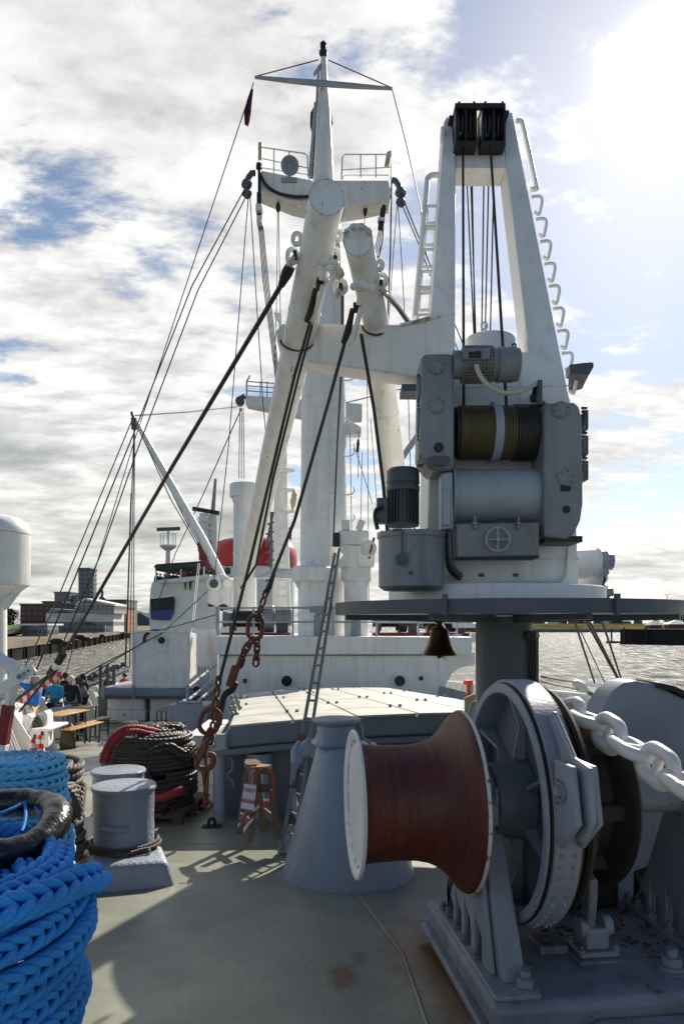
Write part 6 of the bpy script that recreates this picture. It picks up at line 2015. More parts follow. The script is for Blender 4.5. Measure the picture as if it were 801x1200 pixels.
for y in (446, 490, 535, 580, 612):
    q = P(402, y, MD - 0.3)
    mb = MB(); mb.tube(smooth([q + Vector((-0.1, 0, 0)), q + Vector((0.22, 0, 0.02)), q + Vector((0.33, 0, 0.12)), q + Vector((0.30, 0, 0.25))], 5), 0.022, 8); mb.build('side_bracket', M['white'], col)
mb = MB(); mb.prism([P(405, 490, MD), P(423, 500, MD), P(423, 508, MD), P(405, 509, MD)], (0, 0.5, 0)); mb.build('side_platform', M['white_worn'], col, bev=0.02)
# crosstree
def xt(pts, y0, t):
    mb = MB(); mb.prism([P(x, y, MD + y0) for x, y in pts], (0, t, 0)); return mb
xt([(304, 199), (330, 204), (366, 211), (366, 242), (340, 236), (302.5, 221), (303, 210)], -0.55, 0.8).build('crosstree_arm', M['white_worn'], fm, bev=0.04, seg=3)
xt([(455, 211), (430, 211), (392, 211), (392, 245), (425, 240), (457, 233), (458.5, 224)], -0.55, 0.8).build('crosstree_arm', M['white_worn'], fm, bev=0.04, seg=3)
for pts_, nm in (([(303, 198), (303, 172), (357, 180), (360, 183), (361, 207)], 0), ([(458, 211), (458, 181), (404, 181), (401, 184), (400, 210)], 1)):
    q = [P(x, y, MD - 0.5) for x, y in pts_]
    mb = MB(); mb.tube(q, 0.024, 6)
    (xa_, ya_), (xb_, yb_) = pts_[1], pts_[2]
    for f in (0.33, 0.66):
        x = xa_ + (xb_ - xa_) * f
        mb.tube([P(x, ya_ + (yb_ - ya_) * f, MD - 0.5), P(x, 203 + (5 if nm else (x - 303) * 0.1), MD - 0.5)], 0.02, 6)
    ym = (pts_[0][1] + pts_[1][1]) / 2
    mb.tube([P(pts_[0][0], ym, MD - 0.5), P(pts_[4][0], (pts_[4][1] + pts_[3][1]) / 2 + 2, MD - 0.5)], 0.018, 6)
    for y in ((172, 185, 197) if nm == 0 else (181, 195, 207)):
        xe = 345 if nm == 0 else 415
        mb.tube([P(pts_[0][0], y, MD - 0.5), P(pts_[0][0], y + 2, MD + 0.5)], 0.02, 6)
    q2 = [p_ + Vector((0, 1.0, 0.0)) for p_ in q]
    mb.tube(q2, 0.022, 6)
    mb.build('railing', M['white'], fm)
mb = MB(); mb.pbox(302.5, 307, 166.5, 186, MD - 0.55, 0.08); mb.build('sign_board', M['cream'], fm)
mb = MB(); mb.prism([P(453, 178, MD - .5), P(458.5, 176, MD - .5), P(456, 193, MD - .5), P(450, 195, MD - .5)], (0, 0.08, 0)); mb.build('sign_board', M['cream'], fm)
# horn loudspeaker facing the deck
q = P(339.5, 194, MD - 0.7)
mb = MB(); mb.lathe(q, (0.08, -0.85, -0.45), [(0.0, 0.27), (0.012, 0.27), (-0.02, 0.22), (-0.12, 0.10), (-0.2, 0.06)], 28)
mb = MB(); mb.lathe(q, Vector((0.08, -0.85, -0.45)), [(-0.30, 0.0), (-0.30, 0.09), (-0.2, 0.10), (-0.1, 0.14), (-0.02, 0.22), (0.02, 0.265), (0.03, 0.25), (-0.02, 0.19), (-0.14, 0.07), (-0.14, 0.0)], 28)
mb.tube([q + Vector((0, 0.2, 0.05)), q + Vector((-0.05, 0.25, -0.35))], 0.04, 8)
mb.bx(q.x - 0.26, q.x + 0.2, MD - 0.6, MD - 0.3, q.z - 0.42, q.z - 0.28)
mb.build('horn', M['grey_light'], fm)
# head fittings hanging from the crosstree ends
for sx, pts_ in ((1, [(300, 203), (295, 203), (291, 208), (289, 216)]), (-1, [(459, 211), (463, 212), (467, 218), (469, 226)])):
    mb = MB(); mb.tube([P(x, y, MD - 0.4) for x, y in pts_], 0.09, 8)
    x, y = pts_[-1]
    for k in range(2):
        q = P(x + 0.3 * k, y + 11 * k, MD - 0.4)
        mb.cyl(q + Vector((-0.04, -0.06, 0)), q + Vector((0.04, 0.06, 0)), 0.15 - 0.02 * k, n=20)
    mb.build('head_block', M['grey_dark'], fm)
mb = MB(); mb.pbox(302, 305.5, 196, 240, MD - 0.75, 0.1); mb.tube([P(303.5, 198, MD - 0.7), P(303.5, 192, MD - 0.7)], 0.09, 8); mb.build('hanger', M['rust_black'], fm)
mb = MB(); mb.tube(smooth([P(305, 205, MD - 0.65), P(312, 217, MD - 0.62), P(325, 226, MD - 0.62), P(345, 230.5, MD - 0.62), P(365, 230, MD - 0.62)], 6), 0.045, 8); mb.build('cable', M['black'], fm)
# yard, gaff and stays of the pole
mb = MB(); mb.tube([P(298.5, 90.5, MD - .3), P(343, 95, MD - .3), P(378, 98, MD - .3), P(418, 101, MD - .3), P(459.5, 104, MD - .3)], [0.045, 0.075, 0.09, 0.075, 0.045], 10); mb.build('yard', M['grey_light'], fm)
mb = MB(); mb.prism([P(376, 73, MD - .1), P(372, 78, MD - .1), P(367, 86, MD - .1), P(367.5, 89, MD - .1), P(372, 83, MD - .1), P(377, 78, MD - .1)], (0, 0.08, 0)); mb.tube([P(373, 80, MD - .2), P(371, 120, MD - .2), P(366, 165, MD - .2), P(364, 207, MD - .2)], 0.04, 6); mb.tube([P(369, 120, MD - .2), P(362, 207, MD - .2)], 0.03, 6)
for k in range(11):
    y = 112 + k * 8.5
    mb.tube([P(370.5 - (y - 112) * 0.07, y, MD - .2), P(373 - (y - 112) * 0.06, y, MD - .2)], 0.02, 5)
mb.build('pole_ladder', M['grey_light'], fm)
for a_, b_ in (((373, 70, MD), (299, 89.5, MD - .3)), ((385, 70.5, MD), (459, 103, MD - .3))):
    MB().tube([P(*a_), P(*b_)], 0.018, 5).build('yard_stay', M['wire_grey'], fm)
# day shape, flag
ds = thing('day_shape', 'black canvas day shape hanging behind the mast pole', 'signal shape', P(374, 165, MD + 0.7))
q = P(376, 150, MD + 0.75)
mb = MB(); mb.prism([P(374, 112, MD + .7), P(363.5, 131, MD + .7), P(363, 146, MD + .7), P(366.5, 160, MD + .7), P(362.5, 180, MD + .7), P(362, 207, MD + .7), P(385, 207, MD + .7), P(386, 160, MD + .7), P(390, 145, MD + .7), P(388, 130, MD + .7)], (0, 0.14, 0)); mb.build('canvas', M['black'], ds, bev=0.04)
fl_ = thing('flag', 'small furled dark blue and red flag hanging from the left yard end', 'flag', P(291, 120, MD - .3))
def cloth(pts_l, pts_r, d, mat, nm):
    mb = MB()
    n = len(pts_l)
    vs = []
    for i in range(n):
        for p_, off in ((pts_l[i], 0.0), (((pts_l[i][0] + pts_r[i][0]) / 2, pts_l[i][1]), 0.10 * (-1) ** i), (pts_r[i], 0.02)):
            vs.append(P(p_[0], p_[1], d + off))
    for i in range(n):
        for j in range(3):
            vs.append(vs[i * 3 + j] + Vector((0, 0.02, 0)))
    fs = []
    for i in range(n - 1):
        for j in range(2):
            a_ = i * 3 + j
            fs.append((a_, a_ + 1, a_ + 4, a_ + 3)); b_ = a_ + n * 3
            fs.append((b_ + 3, b_ + 4, b_ + 1, b_))
    for i in range(n - 1):
        for j in (0, 2):
            a_ = i * 3 + j
            fs.append((a_, a_ + 3, a_ + 3 + n * 3, a_ + n * 3))
    mb.add(vs, fs); return mb.build(nm, M[mat], fl_)
cloth([(294, 104), (289, 118), (286, 132), (286.5, 146)], [(296, 104), (294, 118), (291.5, 132), (291, 149)], MD - .3, 'flag_blue', 'blue_field')
cloth([(295, 105), (293.5, 118), (291.5, 132), (288, 147)], [(297, 104), (295, 120), (294, 132), (292, 144)], MD - .35, 'flag_red', 'red_field')

# ================================================================ DECKHOUSE
DA = 20.0
def DP(px, py, off=0.0):
    """on the deckhouse front, which is square to the ship"""
    d = DA + (px - 253) * 0.0029
    return P(px, py, d + off)


dh = thing('deckhouse', 'low white mast house behind the hatch with two round portholes', 'deckhouse', DP(400, 850))
mb = MB(); mb.prism([DP(256, 862), DP(256, 768), DP(514, 768), DP(519, 771), DP(522, 778), DP(524, 862)], (-0.6, 6.0, 0)); mb.build('wall', M['white'], dh, bev=0.03)
mb = MB(); mb.prism([DP(252, 767.5, -.25), DP(252, 745.5, -.25), DP(553, 746.5, -.25), DP(553, 767, -.25)], (-0.6, 6.5, 0)); mb.build('roof', M['white'], dh, bev=0.03)
for px in (336, 468):
    q = DP(px, 798, -0.15)
    pt = MB().lathe(q + Vector((0, 0.0, 0)), (0, -1, 0), [(0.0, 0.15), (0.0, 0.175), (0.03, 0.175), (0.035, 0.155), (0.02, 0.15)], 32, closed=True).build('porthole', M['white'], dh)
    MB().lathe(q + Vector((0, 0.0, 0)), (0, -1, 0), [(0.003, 0.148), (0.012, 0.148), (0.012, 0.0)], 32).build('glass', M['void'], pt)
for px, py in ((287, 798), (493, 795)):
    q = DP(px, py, -0.13)
    MB().bx(q.x - 0.05, q.x + 0.05, q.y - 0.02, q.y + 0.02, q.z - 0.06, q.z + 0.06).build('socket_box', M['black'], dh)
for px in (263, 437, 530):
    mb = MB(); mb.prism([DP(px, 767.6, -.02), DP(px, 772, -.02), DP(px, 768, -.22)], (0.03, 0, 0)); mb.build('roof_knee', M['white'], dh)
# curved wing with open lattice on the right
mb = MB(); mb.prism([DP(520, 764, .3), DP(556, 764, .3), DP(556, 779, .3), DP(540, 782, .3), DP(530, 788, .3), DP(523, 800, .3), DP(520, 812, .3)], (0, 0.5, 0)); mb.build('wing', M['white'], dh)
mb = MB()
for a_, b_, w_ in (((512, 726), (534, 764), 0.30), ((556, 743), (536, 764), 0.12), ((530, 733), (558, 733), 0.12), ((537, 750), (558, 750), 0.16), ((528, 746), (540, 746), 0.2)):
    mb.bar(DP(a_[0], a_[1], 1.2), DP(b_[0], b_[1], 1.2), w_, 0.15)
mb.build('lattice', M['white'], dh, bev=0.01)
mb = MB(); mb.prism([DP(513, 812, -.7), DP(516, 804, -.7), DP(548, 812, -.7), DP(548, 820, -.7), DP(513, 820, -.7)], (0, 0.1, 0)); mb.build('step_plate', M['grey'], dh)
# roof rail
rl = thing('roof_railing', 'grey two-bar railing along the front edge of the deckhouse roof', 'railing', DP(253, 745))
for y in (712.5, 729):
    MB().tube([DP(253, y, 0.1), DP(345, y - 0.2, 0.1), DP(553, y + 0.3, 0.1)], 0.028, 8).build('rail', M['grey_light'], rl)
for px in (254.5, 297, 343, 390, 441, 490, 535):
    MB().cyl(DP(px, 746, 0.1), DP(px, 712.3, 0.1), 0.03, n=8).build('post', M['grey_light'], rl)
mb = MB(); mb.tube([DP(254, 712.5, 0.1), DP(254, 716, 3.0)], 0.028, 8); mb.tube([DP(254, 729, 0.1), DP(254, 729, 3.0)], 0.028, 8); mb.pbox(253, 257, 711, 745, DA + .35, 0.1); mb.build('side_rail', M['grey_light'], rl)


def vent(label, px, ytop, ycap, ybot, wcap, wbody, d, ears=True, name='mushroom_vent'):
    q = P(px, ybot, d)
    r = thing(name, label, 'ventilator', q, 'white mushroom ventilators')
    rc, rb_ = wcap / 2 * d / F, wbody / 2 * d / F
    z0, z1, z2 = q.z - 0.3, P(0, ycap, d).z, P(0, ytop, d).z
    MB().lathe((q.x, d, 0), (0, 0, 1), [(z0, rb_), (z1 - 0.1, rb_), (z1 + 0.08, rb_)], 40).build('trunk', M['white'], r)
    MB().lathe((q.x, d, 0), (0, 0, 1), [(z1, rb_), (z1 - 0.02, rc - 0.02), (z1, rc), (z2 - 0.06, rc), (z2 - 0.01, rc * 0.93), (z2 + 0.03, rc * 0.6), (z2 + 0.04, 0)], 48).build('cap', M['white'], r)
    for k in range(6):
        w = 2 * PI * k / 6 + 0.4
        c_, s_ = math.cos(w), math.sin(w)
        MB().prism([(q.x + rb_ * c_, d + rb_ * s_, z1 - 0.02), (q.x + (rc - 0.03) * c_, d + (rc - 0.03) * s_, z1 - 0.02), (q.x + rb_ * c_, d + rb_ * s_, z1 - 0.28)], (-0.03 * s_, 0.03 * c_, 0)).build('cap_knee', M['white'], r)
    if ears:
        MB().oval((q.x, d, z2 + 0.07), (0, 0, 1), (1, 0, 0), 0.2, 0.15, 0.035).build('lifting_eye', M['white'], r)
    MB().lathe((q.x, d, (z0 + z1) / 2), (0, 0, 1), [(-0.02, rb_), (-0.02, rb_ + 0.02), (0.02, rb_ + 0.02), (0.02, rb_)], 40).build('weld_band', M['white'], r)
    return r


vent('short mushroom vent left of the foremast on the deckhouse roof', 365.5, 664, 681, 745, 47, 33, 20.9)
vent('short mushroom vent right of the foremast on the deckhouse roof', 417, 659, 681, 745, 36, 28, 21.2)
vent('tall white kingpost vent left of the slanting boom', 287, 567, 582, 705, 36, 27, 24.5, ears=False, name='kingpost_vent')
mb = MB(); mb.prism([P(270, 665, 23), P(318, 665, 23), P(344, 667, 22.5), P(344, 678, 22.5), P(300, 677, 23), P(270, 676, 23)], (0, 0.4, 0))
tag(mb.build('cross_girder', M['white_worn'], None, loc=P(318, 671, 23)), 'white girder joining the kingpost vent and the foremast foot', 'girder')
pl_ = thing('mast_stub', 'slim white secondary mast with shelves behind the left boom', 'mast', P(330, 690, 30))
mb = MB(); mb.tube([P(330, 745, 30), P(329, 600, 30), P(330, 500, 30)], [0.42, 0.3, 0.2], 20); mb.build('pole', M['white'], pl_)
for y in (552, 575, 600):
    q = P(336, y, 29.7); MB().lathe(q, (0, 0, 1), [(-0.05, 0.12), (0.0, 0.34), (0.04, 0.34), (0.06, 0.1)], 20).build('bracket_light', M['white'], pl_)
for k in range(9):
    y = 700 - 10 * k
    MB().tube([P(325, y, 29.6), P(335, y, 29.6)], 0.03, 6).build('ladder_rung', M['white'], pl_)
mb = MB(); mb.tube([P(317, 690, 28), P(318, 600, 28)], 0.06, 8); mb.tube([P(320, 600, 28), P(312, 640, 28)], 0.05, 8)
for k in range(7):
    mb.tube([P(311, 615 + k * 11, 28), P(321, 612 + k * 11, 28)], 0.035, 6)
tag(mb.build('signal_post', M['grey_dark'], None, loc=P(317, 690, 28)), 'thin dark signal post with short arms beside the kingpost vent', 'post')
fl2 = thing('pennant', 'faded pink pennant on the slim secondary mast', 'flag', P(343, 585, 29))
mb = MB(); mb.prism([P(343, 572, 29), P(348, 580, 29), P(346, 592, 29), P(342, 600, 29), P(340, 588, 29)], (0, 0.03, 0)); mb.build('cloth', M['cream'], fl2)


# cargo winches on the roof
def winch(label, px0, px1, d, drum='rust_black', body='grey_crane'):
    a, b = P(px0, 742, d), P(px1, 742, d)
    w = b.x - a.x
    r = thing('cargo_winch', label, 'winch', Vector(((a.x + b.x) / 2, d, a.z)), 'cargo winches on the deckhouse roof')
    zc_ = a.z + 0.45
    MB().lathe((a.x, d, zc_), (1, 0, 0), [(0.16 * w, 0.34), (0.17 * w, 0.38), (0.19 * w, 0.38), (0.20 * w, 0.26), (0.50 * w, 0.26), (0.51 * w, 0.38), (0.53 * w, 0.38), (0.54 * w, 0.34)], 28).build('drum', M[drum], r)
    MB().lathe((a.x, d, zc_), (1, 0, 0), [(0.0, 0.26), (0.01, 0.28), (0.14 * w, 0.18), (0.15 * w, 0.3)], 24).build('warping_end', M[body], r)
    MB().cyl((a.x + 0.56 * w, d, zc_), (a.x + 0.74 * w, d, zc_), 0.42, n=28).build('gear_case', M[body], r, bev=0.03)
    MB().cyl((a.x + 0.76 * w, d, zc_ + 0.05), (b.x, d, zc_ + 0.05), 0.27, n=28).build('motor', M[body], r, bev=0.02)
    mb = MB(); mb.bx(a.x, b.x, d - 0.5, d + 0.5, a.z - 0.16, a.z + 0.02); mb.build('bed_plate', M['dark_red'], r)
    for f0, f1 in ((0.1, 0.16), (0.55, 0.6), (0.78, 0.95)):
        mb = MB(); mb.bx(a.x + f0 * w, a.x + f1 * w, d - 0.25, d + 0.25, a.z, zc_ - (0.15 if f0 > 0.7 else 0)); mb.build('stand', M['motor_dark'], r)
    return r


winch('big winch with dark drum at the left end of the roof', 262, 342, 22.4)
winch('dark winch half hidden behind the crane platform edge', 436, 490, 22.4, body='motor_dark')
winch('dark winch at the right end of the roof, next to the lattice', 494, 546, 22.6, body='motor_dark')
for px, lb in ((371, 'left one below the short left vent'), (417, 'right one below the short right vent')):
    r = thing('roof_bollard', 'grey capped bollard post on the roof, %s' % lb, 'bollard', P(px, 745, 20.5), 'bollards on the deckhouse roof')
    q = P(px, 745, 20.5)
    mb = MB(); mb.prism([q + Vector((-0.15, 0, -0.1)), q + Vector((-0.11, 0, 0.6)), q + Vector((0.11, 0, 0.6)), q + Vector((0.15, 0, -0.1))], (0, 0.2, 0)); mb.build('post', M['grey'], r, bev=0.02)
    mb = MB(); mb.bx(q.x - 0.22, q.x + 0.22, q.y - 0.02, q.y + 0.24, q.z + 0.602, q.z + 0.84); mb.build('cap', M['grey'], r, bev=0.05, seg=3)
    mb = MB(); mb.tube([q + Vector((-0.05, 0.1, 0.84)), q + Vector((-0.12, 0.1, 0.92))], 0.02, 6); mb.build('lever', M['black'], r)
# white derrick winch head at the mast foot
wh = thing('swivel_gear', 'white derrick swivel gear with a round wheel beside the foremast', 'swivel gear', P(425, 650, 21))
mb = MB(); mb.pbox(396, 432, 621, 638, 20.6, 0.6); mb.build('casing', M['white_worn'], wh, bev=0.05, seg=3)
mb = MB(); mb.prism([P(395, 638, 20.7), P(440, 640, 20.7), P(438, 664, 20.7), P(392, 664, 20.7), P(402, 650, 20.7)], (0, 0.4, 0)); mb.build('foot', M['white_worn'], wh, bev=0.02)
q = P(431, 643, 20.45)
mb = MB(); mb.lathe(q, (0, -1, 0), [(0, 0.02), (0, 0.24), (0.08, 0.24), (0.09, 0.18), (0.05, 0.1), (0.05, 0.0)], 28); mb.build('wheel', M['white'], wh)
mb = MB(); mb.pbox(391, 398, 624, 640, 20.5, 0.3); mb.build('dark_opening', M['black'], wh)
mb = MB(); mb.tube([P(432, 655, 20.4), P(438, 630, 20.4)], 0.035, 8); mb.build('lever', M['red'], wh)
for a_, b_, r_ in ((405, 405, 0.12), (420, 424, 0.1)):
    MB().cyl(P(a_, 621, 20.6), P(b_, 610, 20.6), r_, n=20).build('pin_head', M['white_worn'], wh)

# second mast further aft
m2 = thing('aft_mast', 'second white mast further aft with a crosstree and railing', 'mast', P(372, 745, 45))
mb = MB(); mb.tube([P(372, 745, 45), P(372, 440, 45)], [0.75, 0.5], 24); mb.build('column', M['white_far'], m2)
mb = MB(); mb.prism([P(287, 463, 45), P(330, 466, 45), P(424, 473, 45), P(424, 490, 45), P(372, 492, 45), P(330, 482, 45), P(288, 474, 45)], (0, 1.0, 0)); mb.build('crosstree', M['white_far'], m2, bev=0.04)
mb = MB(); mb.tube([P(289, 463, 45), P(289, 447, 45), P(293, 440, 45)], 0.05, 6)
for y in (447, 452, 458):
    mb.tube([P(289, y, 45), P(345, y + 4, 45)], 0.035, 6)
for x in (305, 313, 328):
    mb.tube([P(x, 447, 45), P(x, 465, 45)], 0.035, 6)
mb.build('railing', M['grey'], m2)
mb = MB(); mb.cyl(P(281, 470, 45) + Vector((0, -.1, 0)), P(281, 470, 45) + Vector((0, .2, 0)), 0.28, n=16); mb.bar(P(287, 464, 45), P(280, 468, 45), 0.25, 0.25); mb.build('head_block', M['grey_dark'], m2)

# ================================================================ LEFT SIDE CRANE BOOM WITH ITS HOUSING
sb_ = thing('side_derrick', 'slanting white cargo boom with a flanged winch housing at its heel', 'derrick', P(258, 700, 27))
mb = MB(); mb.tube([P(262, 678, 27), P(238, 633, 27.3), P(200, 567, 27.8), P(157, 490, 28.5)], [0.14, 0.165, 0.15, 0.09], 16); mb.build('boom', M['white'], sb_)
mb = MB(); mb.cyl(P(155, 488, 28.4), P(158, 487, 28.4), 0.18, n=14); mb.tube([P(157, 490, 28.4), P(157.5, 503, 28.4)], 0.12, 8); mb.build('boom_head', M['grey_dark'], sb_)
mb = MB(); mb.prism([P(243, 678, 26.6), P(258, 671, 26.6), P(274, 681, 26.6), P(272, 712, 26.6), P(260, 712, 26.6), P(243, 707, 26.6)], (0, 0.7, 0)); hs2 = mb.build('housing', M['white_worn'], sb_, bev=0.03)
q = P(251, 684, 26.5)
mb = MB(); mb.lathe(q, (-0.1, -1, 0), [(0, 0.1), (0, 0.28), (0.1, 0.28), (0.13, 0.24), (0.13, 0.17), (0.08, 0.15), (0.08, 0.0)], 28); mb.build('flange', M['white'], hs2)
mb = MB(); mb.lathe(P(251, 684, 26.38), (-0.1, -1, 0), [(0, 0.13), (0.015, 0.16), (0.02, 0.13), (0.01, 0.0)], 12); mb.build('gear', M['grey_dark'], hs2)
mb = MB(); mb.cyl(P(266, 684, 26.3), P(266, 684, 26.65), 0.16, n=20); mb.build('hub', M['white'], hs2)
mb = MB(); mb.sph(P(261.5, 712, 24), 0.16, 14, 8, (1.1, 1, 0.75)); tag(mb.build('capped_vent', M['black'], None, loc=P(261, 714, 24)), 'small black capped vent at the left end of the roof', 'vent')
rw = thing('red_winch', 'dark red winch on the boom behind the bridge awning', 'winch', P(240, 650, 33))
mb = MB(); mb.cyl(P(234, 645, 33), P(246, 643, 33), 0.42, n=20); mb.build('drum', M['dark_red'], rw)
mb = MB(); mb.pbox(233, 236, 636, 656, 32.6, 0.8); mb.pbox(244, 247, 634, 654, 32.6, 0.8); mb.bar(P(240, 655, 33), P(246, 670, 33), 0.15, 0.2); mb.build('cheek', M['dark_red'], rw)

# ================================================================ BRIDGE
br = thing('bridge_house', 'white ship bridge with a dark awning and people on its wing', 'superstructure', P(215, 745, 60))
BD = 60
mb = MB(); mb.prism([P(176, 745, BD), P(174, 720, BD), P(176, 690, BD), P(178, 682, BD), P(184, 682, BD + .3), P(243, 675, BD + 1), P(255, 674, BD + 1), P(255, 745, BD + 1)], (2, 14, 0)); mb.build('wall', M['white_far'], br, bev=0.08)
mb = MB(); mb.prism([P(184, 683, BD - .8), P(184, 680, BD - .8), P(246, 673, BD + .3), P(246, 677, BD + .3), P(215, 682, BD - .3)], (0, 1.0, 0)); mb.build('parapet', M['white_far'], br, bev=0.05)
mb = MB(); mb.prism([P(180, 663.5, BD), P(183, 661, BD), P(240, 657, BD + .5), P(240, 664, BD + .5), P(183, 669, BD)], (1, 9, 0)); mb.build('awning', M['awning'], br, bev=0.05)
mb = MB()
for px in (183, 239, 212):
    mb.cyl(P(px, 682, BD + .5), P(px, 664, BD + .5), 0.07, n=8)
mb.build('awning_post', M['white_far'], br)
mb = MB(); mb.prism([P(177, 725, BD - .03), P(176, 700, BD - .03), P(180, 699, BD - .03), P(203, 698, BD + .03), P(205, 702, BD + .03), P(204, 718, BD + .03), P(200, 726, BD + .03)], (0, 0.1, 0)); mb.build('wing_window', M['black'], br)
mb = MB(); mb.prism([P(176, 716, BD - .12), P(204, 714, BD - .05), P(204, 718, BD - .05), P(199, 727, BD - .05), P(178, 726, BD - .12)], (0, 0.08, 0)); mb.build('tarpaulin', M['blue_tarp'], br)
mb = MB(); mb.bar(P(176, 700.5, BD - .2), P(204, 697.5, BD - .1), 0.3, 0.22); mb.build('window_hood', M['white_far'], br)
for px in (236, 247):
    MB().pbox(px - 3.5, px + 3, 701 if px < 240 else 706, 711, BD + .85, 0.2).build('window', M['void'], br, bev=0.05)
mb = MB()
for px in (198, 225):
    mb.prism([P(px, 682, BD - .1), P(px, 693, BD), P(px, 682, BD - 0.9)], (0.15, 0, 0))
mb.build('bracket', M['white_far'], br)
rm_ = thing('radar_mast', 'white radar mast with a round lantern gallery on the bridge roof', 'radar mast', P(196, 661, 64))
mb = MB(); mb.tube([P(196.5, 690, 64), P(197, 642, 64)], [0.25, 0.2], 12); mb.build('post', M['white_far'], rm_)
mb = MB(); mb.lathe(P(197, 641, 64), (0, 0, 1), [(-0.3, 0.3), (0.0, 0.72), (0.15, 0.72), (0.16, 0.0)], 20); mb.build('gallery', M['white_far'], rm_)
mb = MB()
for k in range(10):
    w = 2 * PI * k / 10
    c_ = P(197, 640, 64) + Vector((0.68 * math.cos(w), 0.68 * math.sin(w), 0))
    mb.tube([c_, c_ + Vector((0, 0, 1.1))], 0.03, 5)
mb.tube([P(197, 626, 64) + Vector((0.68 * math.cos(2 * PI * k / 20), 0.68 * math.sin(2 * PI * k / 20), 0)) for k in range(20)], 0.03, 5, closed=True)
mb.tube([P(197, 640, 64), P(197, 622, 64)], 0.12, 8)
mb.build('cage', M['white_far'], rm_)
mb = MB(); mb.bar(P(184, 620.5, 64), P(211, 619.5, 64), 0.25, 0.3); mb.build('radar_bar', M['grey_dark'], rm_)
rt = thing('radar_tower', 'white radar tower with a tilted scanner beside the red dome', 'radar tower', P(250, 665, 68))
mb = MB(); mb.tube([P(247, 700, 68), P(248, 604, 68)], [0.6, 0.55], 20); mb.build('tower', M['white_far'], rt)
mb = MB(); mb.tube([P(239, 680, 67), P(239, 602, 67)], 0.42, 16); mb.tube([P(233, 608, 67), P(244, 606, 67)], 0.18, 8)
for y in (612, 620, 632):
    mb.lathe(P(239, y, 67), (0, 0, 1), [(-.05, .42), (-.05, .65), (.05, .65), (.05, .42)], 16)
mb.build('side_tower', M['white_far'], rt)
mb = MB(); mb.bar(P(226, 596, 67), P(257, 601.5, 67), 0.45, 0.35); mb.build('radar_bar', M['black'], rt)
mb = MB(); mb.tube([P(249, 603, 68), P(252.5, 561, 68)], [0.22, 0.12], 8); mb.build('aerial', M['grey'], rt)
dm_ = thing('red_funnel_dome', 'wide red domed funnel casing behind the kingpost vent', 'funnel', P(290, 655, 75))
q = P(297, 655, 75)
mb = MB(); mb.lathe((q.x, 75, q.z), (0, 0, 1), [(-1.0, 4.5), (0, 4.5), (0.9, 4.4), (1.6, 3.9), (1.95, 2.9), (2.1, 1.4), (2.15, 0)], 40); mb.build('dome', M['red'], dm_)
mb = MB(); mb.lathe((q.x, 75, q.z), (0, 0, 1), [(-9, 4.2), (-1.02, 4.3), (-1.0, 0)], 40); mb.build('casing', M['white_far'], dm_)
flr = thing('red_ensign', 'small red flag to the left of the foremast', 'flag', P(340, 628, 50))
mb = MB(); mb.prism([P(338, 617, 50), P(342, 622, 50), P(341, 634, 50), P(338, 631, 50)], (0, .03, 0)); mb.build('cloth', M['flag_red'], flr)

# white drum column behind the container
wc = thing('white_column', 'white riveted round column behind the container', 'column', P(241, 810, 25))
q = P(241, 0, 25)
mb = MB(); mb.lathe((q.x, 25, 0), (0, 0, 1), [(deck_z(25), 0.40), (P(0, 763, 25).z, 0.40), (P(0, 763, 25).z, 0.425), (P(0, 738, 25).z, 0.425), (P(0, 738, 25).z, 0.0)], 32); mb.build('drum', M['white'], wc)
# ================================================================ BULWARKS
def bulwark(name, label, pts, h, inward, n_stay):
    r = thing(name, label, 'bulwark', (pts[0][0], pts[0][1], deck_z(pts[0][1])))
    mb = MB()
    vs, fs = [], []
    for x, y in pts:
        z = deck_z(y)
        vs += [(x, y, z - 0.05), (x - inward * 0.04, y, z - 0.05), (x - inward * 0.30, y, z + h), (x - inward * 0.34, y, z + h)]
    for i in range(len(pts) - 1):
        for k in range(4):
            fs.append((i * 4 + k, i * 4 + (k + 1) % 4, (i + 1) * 4 + (k + 1) % 4, (i + 1) * 4 + k))
    mb.add(vs, fs); mb.build('plate', M['white'], r)
    mb = MB(); mb.tube([(x - inward * 0.30, y, deck_z(y) + h + 0.02) for x, y in pts], 0.065, 8); mb.build('cap_rail', M['white'], r)
    q, s = resample([(x, y, deck_z(y)) for x, y in pts], 0.2)
    st = max(1, len(q) // n_stay)
    for i in range(st // 2, len(q), st):
        x, y, z = q[i]
        MB().prism([(x + inward * 0.45, y, z + 0.0), (x + inward * 0.02, y, z), (x - inward * 0.28, y, z + h), (x - inward * 0.18, y, z + h)], (0, 0.03, 0)).build('stay', M['white'], r)
    return r


bulwark('bulwark', 'white sloping bulwark with stays along the left ship side behind the people', [(-4.55, 8.0), (-5.0, 10), (-5.96, 13.5), (-7.2, 19), (-8.2, 24), (-9.4, 31), (-11.5, 48)], 0.95, 1, 24)
bulwark('bulwark', 'white bulwark with stays along the right ship side behind the crane', [(4.8, 5), (4.85, 9), (4.75, 14), (4.4, 22), (3.6, 31)], 1.12, -1, 22)
for i, (px, py, d) in enumerate(((664, 816, 13), (680, 817, 12.8), (697, 818, 12.5), (714, 820, 12.2))):
    q = P(px, py, d)
    q = Vector((4.75 + 0.3, d, deck_z(d) + 1.20))
    o = MB(); o.oval(q + Vector((0, 0, 0.05)), (0, 0, 1), (0, 1, 0), 0.14, 0.14, 0.025); o.bx(q.x - 0.06, q.x + 0.06, d - 0.1, d + 0.1, q.z - 0.03, q.z + 0.0)
    tag(o.build('eye_plate', M['galv'], None, loc=q), 'galvanised eye plate on the right bulwark rail', 'eye plate', 'eye plates on the right bulwark')
